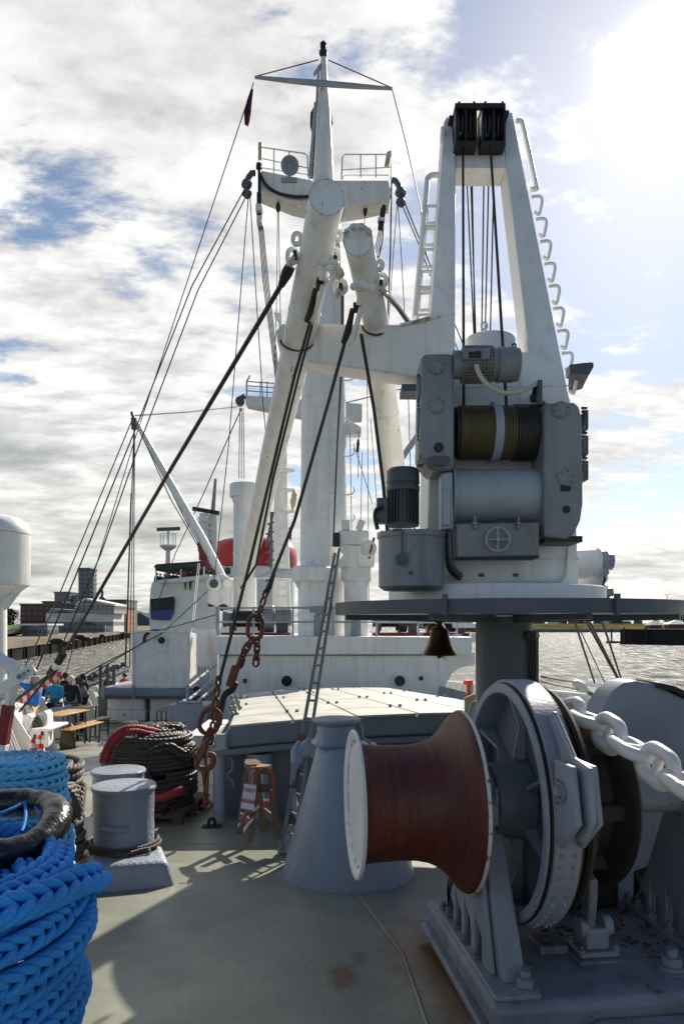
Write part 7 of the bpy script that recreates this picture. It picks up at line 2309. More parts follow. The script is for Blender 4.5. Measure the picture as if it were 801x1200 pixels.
# folding black struts of the gangway rack on the left bulwark
gr = thing('strut_rack', 'rack of folding black struts lying along the left bulwark rail', 'rack', P(120, 795, 26))
for i in range(8):
    x0 = 94 + i * 6.4
    y0 = 804 - i * 2.6
    d = 24 + i * 0.7
    mb = MB(); mb.bar(P(x0, y0, d), P(x0 + 5, y0 - 7, d), 0.09, 0.09); mb.bar(P(x0 + 5, y0 - 7, d), P(x0 + 11, y0 - 4, d), 0.07, 0.07); mb.sph(P(x0 + 5, y0 - 7, d), 0.10, 8, 6)
    mb.build('strut', M['motor_dark'], gr)
mb = MB(); mb.tube([P(90, 810, 24), P(150, 786, 29)], 0.05, 8); mb.tube([P(100, 801, 24), P(152, 781, 29)], 0.04, 8); mb.build('rack_bar', M['motor_dark'], gr)
for i, px in enumerate((118, 126, 133.5)):
    o = MB(); o.cyl(P(px, 817, 23), P(px, 779, 23), 0.055, n=10)
    tag(o.build('stanchion', M['grey_dark'], None, loc=P(px, 817, 23)), 'upright grey stanchion on the platform left of the white container', 'stanchion', 'stanchions by the container')

# ================================================================ CONTAINER ON ITS PLATFORM, LOCKERS
cp = thing('equipment_platform', 'grey steel platform carrying the white container', 'platform', P(175, 815, 22))
mb = MB(); mb.pbox(118, 236, 806, 816, 21.9, 2.6); mb.build('beam', M['grey'], cp, bev=0.02)
mb = MB(); mb.pbox(114, 240, 816.3, 819, 21.7, 2.9); mb.build('edge', M['grey_dark'], cp)
for px in (121, 156, 219, 236):
    mb = MB(); mb.pbox(px - 1.7, px + 1.7, 804, 819, 21.65, 0.1); mb.build('bracket', M['grey'], cp)
for a_, b_ in ((115, 126), (170, 175)):
    MB().pbox(a_, b_, 819.2, 846, 22.3, 1.4).build('leg', M['grey_dark'], cp)
ct = thing('container', 'white box container with a round port on the grey platform', 'container', P(193, 806, 22))
a0, a1 = P(156, 806, 22), P(221, 740.5, 22)
mb = MB(); mb.prism([P(156, 806, 22), P(221, 806, 22), P(231, 804, 23.6), P(168, 804, 23.6)], (0, 0, a1.z - a0.z)); mb.build('shell', M['white_worn'], ct, bev=0.02)
for a_, b_ in (((156, 806, 21.97), (156, 740, 21.97)), ((221, 806, 21.97), (221, 740, 21.97)), ((156, 740.3, 21.97), (221, 740.3, 21.97)), ((156, 805, 21.97), (221, 805, 21.97))):
    MB().bar(P(*a_), P(*b_), 0.07, 0.05).build('edge_frame', M['white_worn'], ct, bev=0.006)
q = P(189.5, 750.5, 21.98)
mb = MB(); mb.lathe(q, (0, -1, 0), [(0, 0.12), (0, 0.185), (0.025, 0.185), (0.03, 0.12)], 32, closed=True); pt_ = mb.build('port', M['white_worn'], ct)
MB().lathe(q, (0, -1, 0), [(0.0, 0.10), (0.012, 0.10), (0.012, 0.0)], 28).build('glass', M['rust_black'], pt_)
q = P(188.5, 793, 21.98)
MB().lathe(q, (0, -1, 0), [(0, 0.165), (0, 0.185), (0.02, 0.185), (0.02, 0.165)], 32, closed=True).build('blank_port', M['white_worn'], ct)
mb = MB(); mb.tube([P(186, 767, 21.96), P(186, 763, 21.96), P(194, 763, 21.96), P(193, 767, 21.96)], 0.012, 6); mb.build('handle', M['white_worn'], ct)
for px in (198, 206, 187):
    q = P(px, 739, 22.4)
    MB().lathe(q, (0, 0, 1), [(-0.05, 0.07), (0.0, 0.08), (0.0, 0.0)], 16).build('roof_fitting', M['black'], ct)
mb = MB(); mb.tube(smooth([P(169, 752, 21.9), P(170, 745, 21.9), P(175, 741, 22), P(180, 739, 22.1), P(186, 739, 22.2)], 5), 0.045, 8)
tag(mb.build('cable_loop', M['black'], None, loc=P(172, 744, 21.9)), 'black cable loop hanging over the container corner', 'cable')
for px0, px1, lb in ((125.5, 170, 'long white deck locker under the container, left of two'), (175.5, 208, 'white deck locker under the container, right of two')):
    lk = thing('deck_locker', lb, 'locker', P((px0 + px1) / 2, 846, 22))
    mb = MB(); mb.pbox(px0, px1, 832, 844.5, 22.0, 0.9); mb.build('box', M['white'], lk, bev=0.02)
    mb = MB(); mb.pbox(px0 + 0.5, px1 - 0.5, 818.5, 831.7, 22.05, 0.85); mb.build('lid', M['white'], lk, bev=0.03)
    for px in (px0 + 4, px1 - 8):
        MB().pbox(px, px + 4, 844.7, 847, 22.1, 0.7).build('foot', M['white'], lk)
    if px0 < 150:
        MB().pbox(144, 148, 835.5, 839.5, 21.985, 0.02).build('notice', M['cream'], lk)
gb = thing('grey_locker', 'plain grey steel locker with pipe handles beside the hatch corner', 'locker', P(220, 858, 17))
mb = MB(); mb.pbox(197, 243, 826.5, 863, 15.8, 0.9); mb.build('box', M['grey'], gb, bev=0.015)
mb = MB(); mb.tube([P(207, 827, 15.9), P(207, 820, 15.9), P(210, 824, 15.9), P(235, 824, 15.9), P(236, 820, 15.9), P(236, 827, 15.9)], 0.03, 8); mb.tube([P(220, 827, 15.9), P(220, 803, 16.2)], 0.03, 8); mb.build('handle', M['grey'], gb)
for k, (a_, b_) in enumerate((((221, 805, 17), (253, 779, 19.5)), ((221, 820, 17), (248, 798, 19.5)), ((232, 822, 17), (250, 806, 19)))):
    o = MB(); o.tube([P(*a_), P(*b_)], 0.035, 8)
    tag(o.build('stair_rail', M['grey_light'], None, loc=P(*a_)), 'sloping grey stair rail leading down beside the deckhouse, %s' % ('topmost', 'middle', 'lowest')[k], 'rail')
for k, px in enumerate((233, 236.5, 240, 244)):
    o = MB(); o.cyl(P(px, 812, 21), P(px, 781, 21), 0.03, n=8)
    tag(o.build('stanchion', M['grey_light'], None, loc=P(px, 812, 21)), 'thin upright rail post between container and deckhouse', 'stanchion', 'thin posts by the white column')
mb = MB(); mb.pbox(219, 250, 862, 876, 9.6, 1.6)
tag(mb.build('white_box', M['white_worn'], None, loc=P(235, 876, 9.6)), 'low white box between dark rope heap and hatch corner', 'box')

# ================================================================ BENCHES, TABLES, PEOPLE
def dk(px, d):
    x = (px - 400.5) * d / F
    return Vector((x, d, deck_z(d)))


def beer_table(label, px, d, rz, L_, W_, H_, name, cat, group):
    r = thing(name, label, cat, dk(px, d), group, rz)
    X = ROOT[r.name]
    MB(X).bx(-W_ / 2, W_ / 2, -L_ / 2, L_ / 2, H_ - 0.03, H_).build('top', M['table_wood'], r, bev=0.006)
    for s in (-1, 1):
        for k in (-1, 1):
            MB(X).bar((k * W_ * 0.42, s * L_ * 0.36, 0), (k * W_ * 0.42, s * L_ * 0.40, H_ - 0.03), 0.03, 0.03).build('leg', M['green_metal'], r)
        MB(X).bar((-W_ * 0.42, s * L_ * 0.37, H_ * 0.3), (W_ * 0.42, s * L_ * 0.37, H_ * 0.3), 0.025, 0.025).build('cross_bar', M['green_metal'], r)
    return r


beer_table('orange wooden beer-garden table nearest the white bench box', 77, 15.9, R(-12), 1.1, 0.52, 0.75, 'folding_table', 'table', 'folding tables')
beer_table('orange wooden beer-garden table behind, beside the standing people', 92, 17.6, R(-12), 1.1, 0.5, 0.75, 'folding_table', 'table', 'folding tables')
beer_table('narrow orange wooden bench nearest the camera', 97, 15.9, R(-12), 1.3, 0.27, 0.46, 'folding_bench', 'bench', 'folding benches')
beer_table('narrow orange wooden bench behind the nearer bench', 109.5, 17.6, R(-12), 1.3, 0.27, 0.46, 'folding_bench', 'bench', 'folding benches')
beer_table('small wooden bench end showing left of the grey locker', 192, 20.5, R(4), 0.9, 0.3, 0.55, 'folding_bench', 'bench', 'folding benches')


def bag(label, px, d, w, h, mat, seed, z0=0.0, name='backpack'):
    q = dk(px, d); q.z += z0
    r = thing(name, label, 'bag', q)
    rnd = random.Random(seed)
    n = 18
    prof = [(0, 0.30), (0.02, 0.46), (0.2, 0.53), (0.55, 0.5), (0.82, 0.42), (0.95, 0.28), (1.0, 0.08), (1.01, 0)]
    vs, fs = [], []
    for hh, rr in prof:
        for k in range(n):
            a = 2 * PI * k / n
            j = 1 + 0.09 * math.sin(3 * a + seed) + rnd.uniform(-0.03, 0.03)
            vs.append((q.x + w * rr * j * math.cos(a), q.y + w * 0.7 * rr * j * math.sin(a), q.z + h * hh))
    for i in range(len(prof) - 1):
        fs += [(i * n + k, i * n + (k + 1) % n, (i + 1) * n + (k + 1) % n, (i + 1) * n + k) for k in range(n)]
    fs.append(tuple(range(n - 1, -1, -1)))
    MB().add(vs, fs).build('body', M[mat], r, ang=70)
    MB().sph((q.x, q.y - w * 0.36, q.z + h * 0.35), w * 0.3, 12, 8, (1, 0.5, 0.9)).build('pocket', M[mat], r)
    MB().tube(smooth([(q.x - w * 0.2, q.y, q.z + h), (q.x, q.y, q.z + h * 1.12), (q.x + w * 0.2, q.y, q.z + h)], 5), 0.015, 6).build('strap', M[mat], r)
    return r


bag('olive backpack standing on the deck under the nearer table', 78, 15.4, 0.30, 0.42, 'bag_olive', 1)
# white bench box with an open curved side, at the bulwark
wb_ = thing('bench_box', 'white bench locker with raised ends and hanging padlocks by the bulwark', 'locker', dk(40, 14.6))
mb = MB(); mb.prism([P(25.5, 877, 14.2), P(57, 876, 14.2), P(64, 868, 15.4), P(38, 868, 15.4)], (0, 0, P(0, 857, 14.2).z - P(0, 877, 14.2).z)); mb.build('box', M['white'], wb_, bev=0.02)
mb = MB(); mb.prism([P(25.5, 857, 14.2), P(25.5, 840, 14.2), P(31, 837, 14.2), P(37, 840, 14.2), P(35, 848, 14.2), P(36, 857, 14.2)], (0, 0.30, 0)); mb.build('end_panel', M['white'], wb_, bev=0.02)
mb = MB(); mb.prism([P(38, 838, 14.6), P(52, 833, 14.6), P(55, 838, 14.6), P(55, 852, 14.6), P(50, 853, 14.6), P(45, 846, 14.6)], (0, 0.35, 0)); mb.build('end_panel', M['white'], wb_, bev=0.03)
mb = MB(); mb.pbox(36, 58, 854, 857.2, 14.15, 1.0); mb.build('seat', M['white'], wb_, bev=0.015)
for px, py in ((32, 861), (40.5, 864), (49, 860)):
    mb = MB(); mb.pbox(px - 0.9, px + 0.9, py - 3, py + 1, 14.15, 0.04); mb.sph(P(px, py + 1, 14.15), 0.03, 8, 6); mb.build('padlock', M['black'], wb_)
mb = MB(); mb.pbox(46.5, 50.5, 862, 868, 14.17, 0.02); mb.build('notice', M['cream'], wb_)
bag('dark olive rucksack lying open on the white bench box', 43, 14.45, 0.28, 0.24, 'bag_olive', 3, z0=P(0, 855, 14.3).z - deck_z(14.45))
mb = MB(); mb.prism([P(39, 838, 14.42), P(41, 839, 14.42), P(46, 846, 14.42), P(51, 852, 14.42), P(46, 850, 14.42), P(41, 848, 14.42), P(38.5, 843, 14.42)], (0, 0.12, 0))
tag(mb.build('coat', M['cloth_black'], None, loc=P(44, 845, 14.4), bev=0.03), 'black coat draped on the end of the bench box', 'coat')
mb = MB(); mb.pbox(55, 72, 831, 858, 16.6, 0.5); mb.pbox(70, 72.5, 829, 858, 16.55, 0.6)
tag(mb.build('grey_bin', M['grey_light'], None, loc=P(64, 858, 16.6), bev=0.01), 'light grey bench end behind the white bench box', 'bench end')
# people at the bulwark
person('man in a blue and navy jacket and khaki trousers sitting with one arm raised', dk(44, 15.2) + Vector((-0.1, 0, 0.42)), R(75), 'sit', 'jacket_blue', 'khaki', 'hair_grey', bald=True, arms={'l': 'raise', 'r': 'lap'}, height=1.55, lean=-0.1)
person('woman in a teal jacket sitting beside the man in blue', dk(65, 17.6) + Vector((0, 0, 0.40)), R(170), 'sit', 'jacket_teal', 'cloth_black', 'hair_blond', long_hair=True, arms={'l': 'fold', 'r': 'fold'}, height=1.44)
person('white-haired man in a black jacket and jeans standing by the tables', dk(83, 18.6), R(10), 'stand', 'cloth_black', 'jeans', 'hair_white', arms={'l': 'fold', 'r': 'down'}, height=1.51)
person('man in dark clothes standing behind the white-haired man', dk(77, 20.6), R(30), 'stand', 'cloth_black', 'cloth_black', 'hair_brown', arms={'l': 'fold', 'r': 'fold'}, height=1.58)
person('woman in a grey patterned jacket standing right of the white-haired man', dk(92, 19.3), R(30), 'stand', 'cloth_grey', 'navy', 'hair_brown', long_hair=True, arms={'l': 'fold', 'r': 'fold'}, height=1.44)
person('person in dark clothes half hidden behind the man in blue', dk(54, 18.5), R(60), 'stand', 'navy', 'cloth_black', 'hair_dark', arms={'l': 'fold', 'r': 'down'}, height=1.39)
person('person in a red scarf and dark coat at the rail behind the teal woman', dk(70, 22.5), R(80), 'stand', 'cloth_red', 'cloth_black', 'hair_brown', arms={'l': 'fold', 'r': 'fold'}, height=1.50)
person('person in a brown jacket and black cap sitting behind the grey locker', dk(230, 18.4) + Vector((0, 0, 0.08)), R(20), 'sit', 'cloth_brown', 'cloth_black', 'hair_dark', hat='cloth_black', arms={'l': 'lap', 'r': 'lap'}, height=1.50)
person('person in dark clothing standing at the bulwark left of the container', dk(127, 26), R(150), 'stand', 'cloth_brown', 'cloth_black', 'hair_brown', arms={'l': 'fold', 'r': 'fold'}, height=1.46)
person('person in a red jacket standing close to the container, left of it', dk(146, 28), R(150), 'stand', 'cloth_red', 'cloth_black', 'hair_dark', arms={'l': 'fold', 'r': 'fold'}, height=1.48)
person('person in a pale blue top at the rail behind the man in blue', dk(58, 21), R(120), 'stand', 'jacket_teal', 'cloth_black', 'hair_grey', arms={'l': 'fold', 'r': 'fold'}, height=1.45)
person('tall person in a navy coat with dark hair at the rail right of the group', dk(97, 22.5), R(60), 'stand', 'navy', 'cloth_black', 'hair_dark', arms={'l': 'down', 'r': 'fold'}, height=1.52)
# people on the bridge wing (far away)
bz_ = P(0, 683, 61).z - 0.55
for i, (px, top) in enumerate(((186, 'navy'), (190, 'cloth_black'), (195, 'cloth_grey'), (199, 'cloth_red'), (205, 'navy'), (209, 'cloth_black'), (218, 'cloth_red'), (226, 'navy'))):
    q = P(px, 0, 61.2)
    person('tiny spectator under the awning of the ship bridge', Vector((q.x, 60.6, P(0, 671 - (px - 186) * 0.11 + (i % 3), 60.6).z - 1.76)), R(180 + 25 * (i % 3 - 1)), 'stand', top, 'cloth_black', ('hair_brown', 'hair_dark', 'hair_blond')[i % 3], height=1.72, simple=True, group='spectators on the bridge wing')

# traffic cones
cone = thing('traffic_cone', 'orange and white traffic cone standing at left behind the brown rope, left of two', 'traffic cone', dk(39, 12.6), 'traffic cones')
X = ROOT[cone.name]
MB(X).bx(-0.17, 0.17, -0.17, 0.17, 0.0, 0.035).build('base', M['cone_red'], cone, bev=0.01)
pr = [(0.036, 0.125), (0.50, 0.028)]
def cr_(z):
    return 0.125 - (z - 0.036) * (0.097 / 0.464)
for z0, z1, m_ in ((0.036, 0.14, 'cone_red'), (0.14, 0.25, 'white_plastic'), (0.25, 0.34, 'cone_red'), (0.34, 0.42, 'white_plastic'), (0.42, 0.50, 'cone_red')):
    MB(X).lathe((0, 0, 0), (0, 0, 1), [(z0, cr_(z0)), (z1, cr_(z1))], 28).build('band', M[m_], cone)
dup(cone, dk(47, 13.3), 'orange and white traffic cone standing at left behind the brown rope, right of two')

# ================================================================ LEFT EDGE: VENT, DAVIT
vt = thing('large_vent', 'big white mushroom vent head on a white post at the left edge', 'ventilator', dk(-8, 9.5))
q = P(-8, 0, 9.5)
zt0, zt1, zt2 = P(0, 696, 9.5).z, P(0, 686, 9.5).z, P(0, 626, 9.5).z
mb = MB(); mb.lathe((q.x, 9.5, 0), (0, 0, 1), [(zt1 - 0.0, 0.40), (zt1, 0.455), (zt2, 0.455)], 56); mb.lathe((q.x, 9.5, 0), (0, 0, 1), [(zt2 + 0.004, 0.460), (zt2 + 0.05, 0.455), (zt2 + 0.14, 0.42), (zt2 + 0.21, 0.34), (zt2 + 0.25, 0.2), (zt2 + 0.26, 0.0)], 56); mb.build('hood', M['white'], vt)
mb = MB(); mb.lathe((q.x, 9.5, 0), (0, 0, 1), [(zt1 - 0.28, 0.17), (zt1 - 0.19, 0.18), (zt1 + 0.0, 0.44)], 48); mb.build('funnel', M['white'], vt)
mb = MB(); mb.lathe((q.x, 9.5, 0), (0, 0, 1), [(deck_z(9.5) - 0.02, 0.17), (zt1 - 0.2, 0.17)], 32); mb.build('post', M['white'], vt)
mb = MB(); mb.prism([P(2, 700, 9.4), P(12, 697, 9.4), P(27, 690, 9.4), P(10, 712, 9.4), P(4, 716, 9.4)], (0, 0.02, 0)); mb.build('gusset', M['white'], vt)
tag(MB().cyl(P(1.5, 790, 9.9), P(1.5, 758, 9.9), 0.045, n=12).build('bollard_post', M['black'], None, loc=P(1.5, 790, 9.9)), 'short black post behind the white davit at the left edge', 'post')
dv_ = thing('davit', 'white bent davit arm with a bolted cross bar and a red painted band', 'davit', P(2, 930, 5.4))
mb = MB(); mb.tube([P(-14, 765, 5.35), P(-2, 771, 5.35), P(6, 777, 5.35), P(13, 779, 5.35), P(17, 783, 5.36), P(18, 790, 5.37), P(17, 800, 5.38), P(10.5, 826, 5.4)], [0.05, 0.052, 0.052, 0.05, 0.05, 0.045, 0.042, 0.038], 4, ref=(0, 1, 0)); mb.build('arm', M['white_clean'], dv_, bev=0.008)
for y0, y1, m_ in ((826, 872, 'dark_red'), (872, 881, 'white_clean'), (881, 890, 'grey_dark'), (890, 935, 'black')):
    x0 = 10.5 - (y0 - 826) * 0.155; x1 = 10.5 - (y1 - 826) * 0.155
    mb = MB(); mb.bar(P(x0, y0, 5.4), P(x1, y1, 5.4), 0.073, 0.073, (0, 1, 0)); mb.build('band', M[m_], dv_, bev=0.004)
mb = MB(); mb.bar(P(-20, 822, 5.28), P(40, 782, 5.25), 0.075, 0.03, (0, 1, 0)); mb.build('cross_bar', M['white_clean'], dv_, bev=0.005)
mb = MB(); mb.cyl(P(22.5, 793, 5.28), P(22.5, 793, 5.20), 0.018, n=14); mb.cyl(P(28.5, 789, 5.28), P(28.5, 789, 5.215), 0.010, n=12); mb.build('bolt', M['galv'], dv_)
mb = MB(); mb.lathe(P(33.5, 786, 5.225), (0, -1, 0), [(0, 0.007), (0.003, 0.009), (0.003, 0.0)], 14); mb.build('hole', M['rust_red'], dv_)
mb = MB(); mb.tube([P(-15, 806, 5.6), P(2, 816, 5.6), P(6, 817, 5.6)], [0.05, 0.05, 0.02], 12); mb.build('roller', M['white_clean'], dv_)
for a_, b_, lb in (((8, 845, 9.6), (24, 884, 9.8), 'upper'), ((8, 862, 9.0), (20, 893, 9.2), 'lower')):
    o = MB(); o.tube([P(*a_), P(*b_)], 0.022, 8)
    tag(o.build('stay_bar', M['white_clean'], None, loc=P(*b_)), 'thin white stay bar sloping down behind the davit, %s one' % lb, 'bar')

# ================================================================ STEP LADDER WITH SIGN
st_ = thing('step_trestle', 'old wooden step trestle wrapped in red and white barrier tape', 'trestle', P(303, 985, 7.0))
def T_(zx, zy, d):            # measured on the enlarged detail
    return P(275 + zx / 12.0, 890 + zy / 12.0, d)
mb = MB(); mb.prism([T_(130, 120, 7.25), T_(150, 60, 7.3), T_(300, 60, 7.3), T_(370, 105, 7.1), T_(300, 140, 7.0), T_(180, 150, 7.1)], (0, 0, 0.05)); mb.build('rear_board', M['old_wood'], st_, bev=0.005)
mb = MB(); mb.prism([T_(290, 205, 6.85), T_(530, 220, 6.85), T_(520, 150, 7.1), T_(310, 130, 7.1)], (0, 0, 0.055)); mb.build('top_step', M['old_wood'], st_, bev=0.006)
for a_, b_, w_ in ((((310, 200, 6.9)), (215, 1190, 6.62), 0.045), ((510, 210, 6.9), (590, 1140, 6.75), 0.045), ((170, 170, 7.2), (65, 1050, 7.15), 0.04), ((330, 180, 7.2), (400, 1010, 7.28), 0.04)):
    MB().bar(T_(*a_), T_(*b_), w_, 0.06).build('leg', M['old_wood'], st_, bev=0.005)
for a_, b_ in (((320, 400, 6.85), (490, 410, 6.85)), ((70, 790, 7.1), (235, 900, 6.8)), ((400, 720, 7.1), (560, 850, 6.85))):
    MB().bar(T_(*a_), T_(*b_), 0.02, 0.075).build('rung', M['old_wood'], st_, bev=0.004)
mb = MB()
mb.tube(smooth([T_(200, 190, 6.8), T_(215, 125, 6.82), T_(300, 115, 6.85), T_(420, 115, 6.85), T_(500, 145, 6.82), T_(540, 260, 6.78), T_(545, 500, 6.78), T_(500, 640, 6.78), T_(400, 670, 6.75), T_(340, 640, 6.75), T_(310, 500, 6.75), T_(300, 320, 6.76), T_(345, 160, 6.8), T_(440, 110, 6.86)], 6), 0.008, 6)
mb.tube(smooth([T_(300, 160, 6.78), T_(240, 230, 6.76), T_(190, 330, 6.74), T_(175, 350, 6.73)], 5), 0.006, 6)
mb.tube(smooth([T_(530, 240, 6.78), T_(570, 300, 6.76), T_(550, 360, 6.76), T_(545, 420, 6.77)], 5), 0.007, 6)
tag(mb.build('cord', M['cord_orange'], None, loc=T_(300, 120, 6.8), recalc=False), 'orange-red cord looped around the step trestle', 'cord')
def tape(pts, w, m_, lb):
    mb = MB()
    q = smooth([T_(*p_) for p_ in pts], 5)
    vs, fs = [], []
    for i, p_ in enumerate(q):
        a = 0.6 * math.sin(i * 0.5)
        o = Vector((0.3 * math.sin(a), 0.2, math.cos(a))).normalized() * w / 2
        vs += [p_ - o, p_ + o, p_ + o + Vector((0, 0.002, 0)), p_ - o + Vector((0, 0.002, 0))]
    for i in range(len(q) - 1):
        for k in range(4):
            fs.append((i * 4 + k, i * 4 + (k + 1) % 4, (i + 1) * 4 + (k + 1) % 4, (i + 1) * 4 + k))
    mb.add(vs, fs)
    return mb.build(lb, M[m_], tp_)
tp_ = thing('barrier_tape', 'torn red and white barrier tape fluttering on the step trestle', 'tape', T_(300, 700, 6.7))
tape([(515, 510, 6.74), (470, 580, 6.72), (390, 670, 6.70)], 0.045, 'tape_red', 'red_strip')
tape([(400, 560, 6.74), (440, 572, 6.72), (485, 562, 6.72)], 0.02, 'tape_white', 'white_strip')
tape([(345, 650, 6.70), (300, 690, 6.68), (250, 715, 6.66)], 0.03, 'tape_white', 'white_strip')
tape([(250, 715, 6.66), (150, 800, 6.64), (80, 890, 6.62)], 0.026, 'tape_red', 'red_strip')
tape([(80, 890, 6.62), (62, 915, 6.62), (45, 945, 6.62)], 0.02, 'tape_white', 'white_strip')
tape([(320, 700, 6.68), (300, 780, 6.66), (262, 830, 6.65)], 0.03, 'tape_red', 'red_strip')
tape([(262, 830, 6.65), (190, 910, 6.63), (120, 1005, 6.62)], 0.035, 'tape_white', 'white_strip')
tape([(520, 420, 6.76), (500, 440, 6.75), (505, 500, 6.74)], 0.02, 'tape_white', 'white_strip')
sg = thing('warning_sign', 'white cardboard sign with red hand lettering hanging on the trestle', 'sign', T_(190, 530, 6.7))
mb = MB(); mb.prism([T_(135, 345, 6.72), T_(305, 365, 6.70), T_(270, 720, 6.66), T_(80, 685, 6.68)], (0, 0.006, 0)); mb.build('board', M['paper'], sg)
for txt, (ax_, ay_), size in (('VORSICHT', (206, 438), 0.040), ('FRISCHE FARBE', (190, 592), 0.036)):
    cu = bpy.data.curves.new('lettering', 'FONT')
    cu.body = txt; cu.size = size; cu.align_x = 'CENTER'; cu.align_y = 'CENTER'; cu.extrude = 0.0008; cu.offset = 0.0006
    cu.space_character = 0.9
    o = bpy.data.objects.new('lettering', cu); COL.objects.link(o)
    o.parent = sg
    o.location = T_(ax_, ay_, 6.675) - sg.location
    o.rotation_euler = (R(90), R(8), R(-8))
    w_ = {'VORSICHT': 0.105, 'FRISCHE FARBE': 0.125}[txt]
    bpy.context.view_layer.update()
    o.scale = (w_ / max(0.01, o.dimensions.x), 1.25, 1)
    bpy.context.view_layer.update()
    me = bpy.data.meshes.new_from_object(o)
    me.materials.clear(); me.materials.append(M['sign_red'])
    o2 = bpy.data.objects.new('lettering', me); COL.objects.link(o2)
    o2.parent = sg; o2.location = o.location; o2.rotation_euler = o.rotation_euler; o2.scale = o.scale
    bpy.data.objects.remove(o, do_unlink=True)
    o2.name = 'lettering'

# small clutter on deck
for px, py, d, lb in ((248, 966, 7.9, 'small rusty pad-eye on the deck left of the grey post'), (237, 932, 8.9, 'small dark deck fitting between rope heap and hatch')):
    q = P(px, py, d); q.z = deck_z(q.y)
    o = MB(); o.oval(q + Vector((0, 0, 0.05)), (0.2, 0, 1), (1, 0.3, 0), 0.12, 0.10, 0.018); o.bx(q.x - 0.10, q.x + 0.10, q.y - 0.06, q.y + 0.06, q.z + 0.002, q.z + 0.018)
    tag(o.build('pad_eye', M['rust_black'], None, loc=q), lb, 'pad eye')
rb_ = thing('red_hose_reel', 'red fire nozzle stand at the right rear of the hatch', 'nozzle stand', P(548, 812, 12))
mb = MB(); mb.cyl(P(548, 802, 12), P(548, 797, 12), 0.08, n=16); mb.cyl(P(548, 815, 12), P(548, 802, 12), 0.03, n=12); mb.build('nozzle', M['cone_red'], rb_)
mb = MB(); mb.tube([P(552, 802, 12), P(552, 815, 12), P(559, 816, 12)], 0.03, 8); mb.build('pipe', M['grey_light'], rb_)
mb = MB(); mb.prism([P(544, 818, 8.6), P(556, 813, 8.6), P(562, 820, 8.6), P(558, 840, 8.6), P(547, 842, 8.6), P(544, 832, 8.6)], (0, 0.05, 0)); yb = mb.build('bracket_plate', M['yellow_bracket'], None, loc=P(552, 840, 8.6), bev=0.006)
tag(yb, 'yellowish bolted bracket plate between hatch and brake wheel', 'bracket')
mb = MB(); mb.tube(smooth([P(551, 850, 8.3), P(551, 832, 8.3), P(556, 824, 8.3), P(561, 828, 8.3)], 5), 0.03, 10)
tag(mb.build('grey_hook', M['grey_light'], None, loc=P(552, 850, 8.3)), 'light grey bent pipe in front of the bracket plate', 'pipe')

# ================================================================ RUSTY TACKLE: CHAINS, RINGS
def chain_links(par, pts, L_, W_, r_, mat='rust_red', seed=0):
    q, s = resample([P(*p_) for p_ in pts], L_ - 2.4 * r_)
    rnd = random.Random(seed)
    for i in range(len(q)):
        T = Vector(q[min(i + 1, len(q) - 1)]) - Vector(q[max(i - 1, 0)])
        T.normalize()
        _, U_, V_ = frame_of(T, (0.3 + rnd.uniform(-.2, .2), 1, 0))
        MB().oval(q[i], T, (V_ if i % 2 else U_ + V_ * 0.4), L_, W_, r_, 8, 7).build('link', M[mat], par)


t1 = thing('tackle_chain', 'rusty red chain with a big oval ring hanging from the black pendant wire', 'chain', P(300, 740, 7.6))
chain_links(t1, [(311, 696, 7.7), (306, 712, 7.66), (303, 724, 7.62)], 0.115, 0.075, 0.013)
MB().oval(P(299, 735, 7.6), (0.05, 0.2, 1), (1, 0.25, 0), 0.30, 0.195, 0.024, 12, 12).build('ring', M['rust_red'], t1)
chain_links(t1, [(301, 752, 7.6), (301, 763, 7.6), (300, 775, 7.6)], 0.13, 0.082, 0.014, seed=2)
chain_links(t1, [(294, 752, 7.58), (287, 762, 7.56), (282, 776, 7.54)], 0.15, 0.09, 0.015, seed=3)
mb = MB(); mb.bar(P(282, 772, 7.52), P(270, 803, 7.5), 0.10, 0.05); mb.bar(P(277, 780, 7.5), P(269, 805, 7.48), 0.06, 0.09); mb.build('turnbuckle', M['rust_red'], t1, bev=0.02)
mb = MB(); mb.tube(smooth([P(276, 799, 7.5), P(272, 808, 7.5), P(263, 815, 7.48), P(258, 835, 7.45), P(256, 850, 7.42)], 5), [0.035] * 20 + [0.03] * 1, 8); mb.build('wire_socket', M['rust_black'], t1)
t2 = thing('tackle_chain', 'rusty chain, round ring and hook hanging at the hatch corner', 'chain', P(245, 860, 7.2))
chain_links(t2, [(256, 798, 7.35), (254, 812, 7.3), (252, 828, 7.25), (250, 846, 7.2), (247, 866, 7.18)], 0.125, 0.078, 0.014, seed=5)
MB().oval(P(246, 845, 7.15), (0.35, 0.1, 1), (1, 0.4, -0.2), 0.30, 0.235, 0.024, 12, 12).build('ring', M['rust_red'], t2)
chain_links(t2, [(246, 858, 7.15), (240, 872, 7.14), (235, 884, 7.13)], 0.12, 0.09, 0.018, seed=6)
mb = MB(); mb.tube(smooth([P(243, 868, 7.1), P(238, 882, 7.1), P(231, 893, 7.1), P(233, 900, 7.1), P(242, 901, 7.1), P(249, 896, 7.1), P(250, 886, 7.1), P(244, 884, 7.1)], 5), 0.030, 10); mb.build('hook', M['rust_red'], t2)
mb = MB(); mb.tube([P(240, 870, 7.2), P(241, 900, 7.22), P(239, 945, 7.3)], 0.014, 8); mb.tube([P(244, 895, 7.2), P(243, 940, 7.3)], 0.012, 8); mb.tube(smooth([P(227, 880, 7.1), P(229, 890, 7.1), P(237, 905, 7.15), P(239, 920, 7.2)], 5), 0.012, 8); mb.build('iron_rod', M['rust_red'], t2)
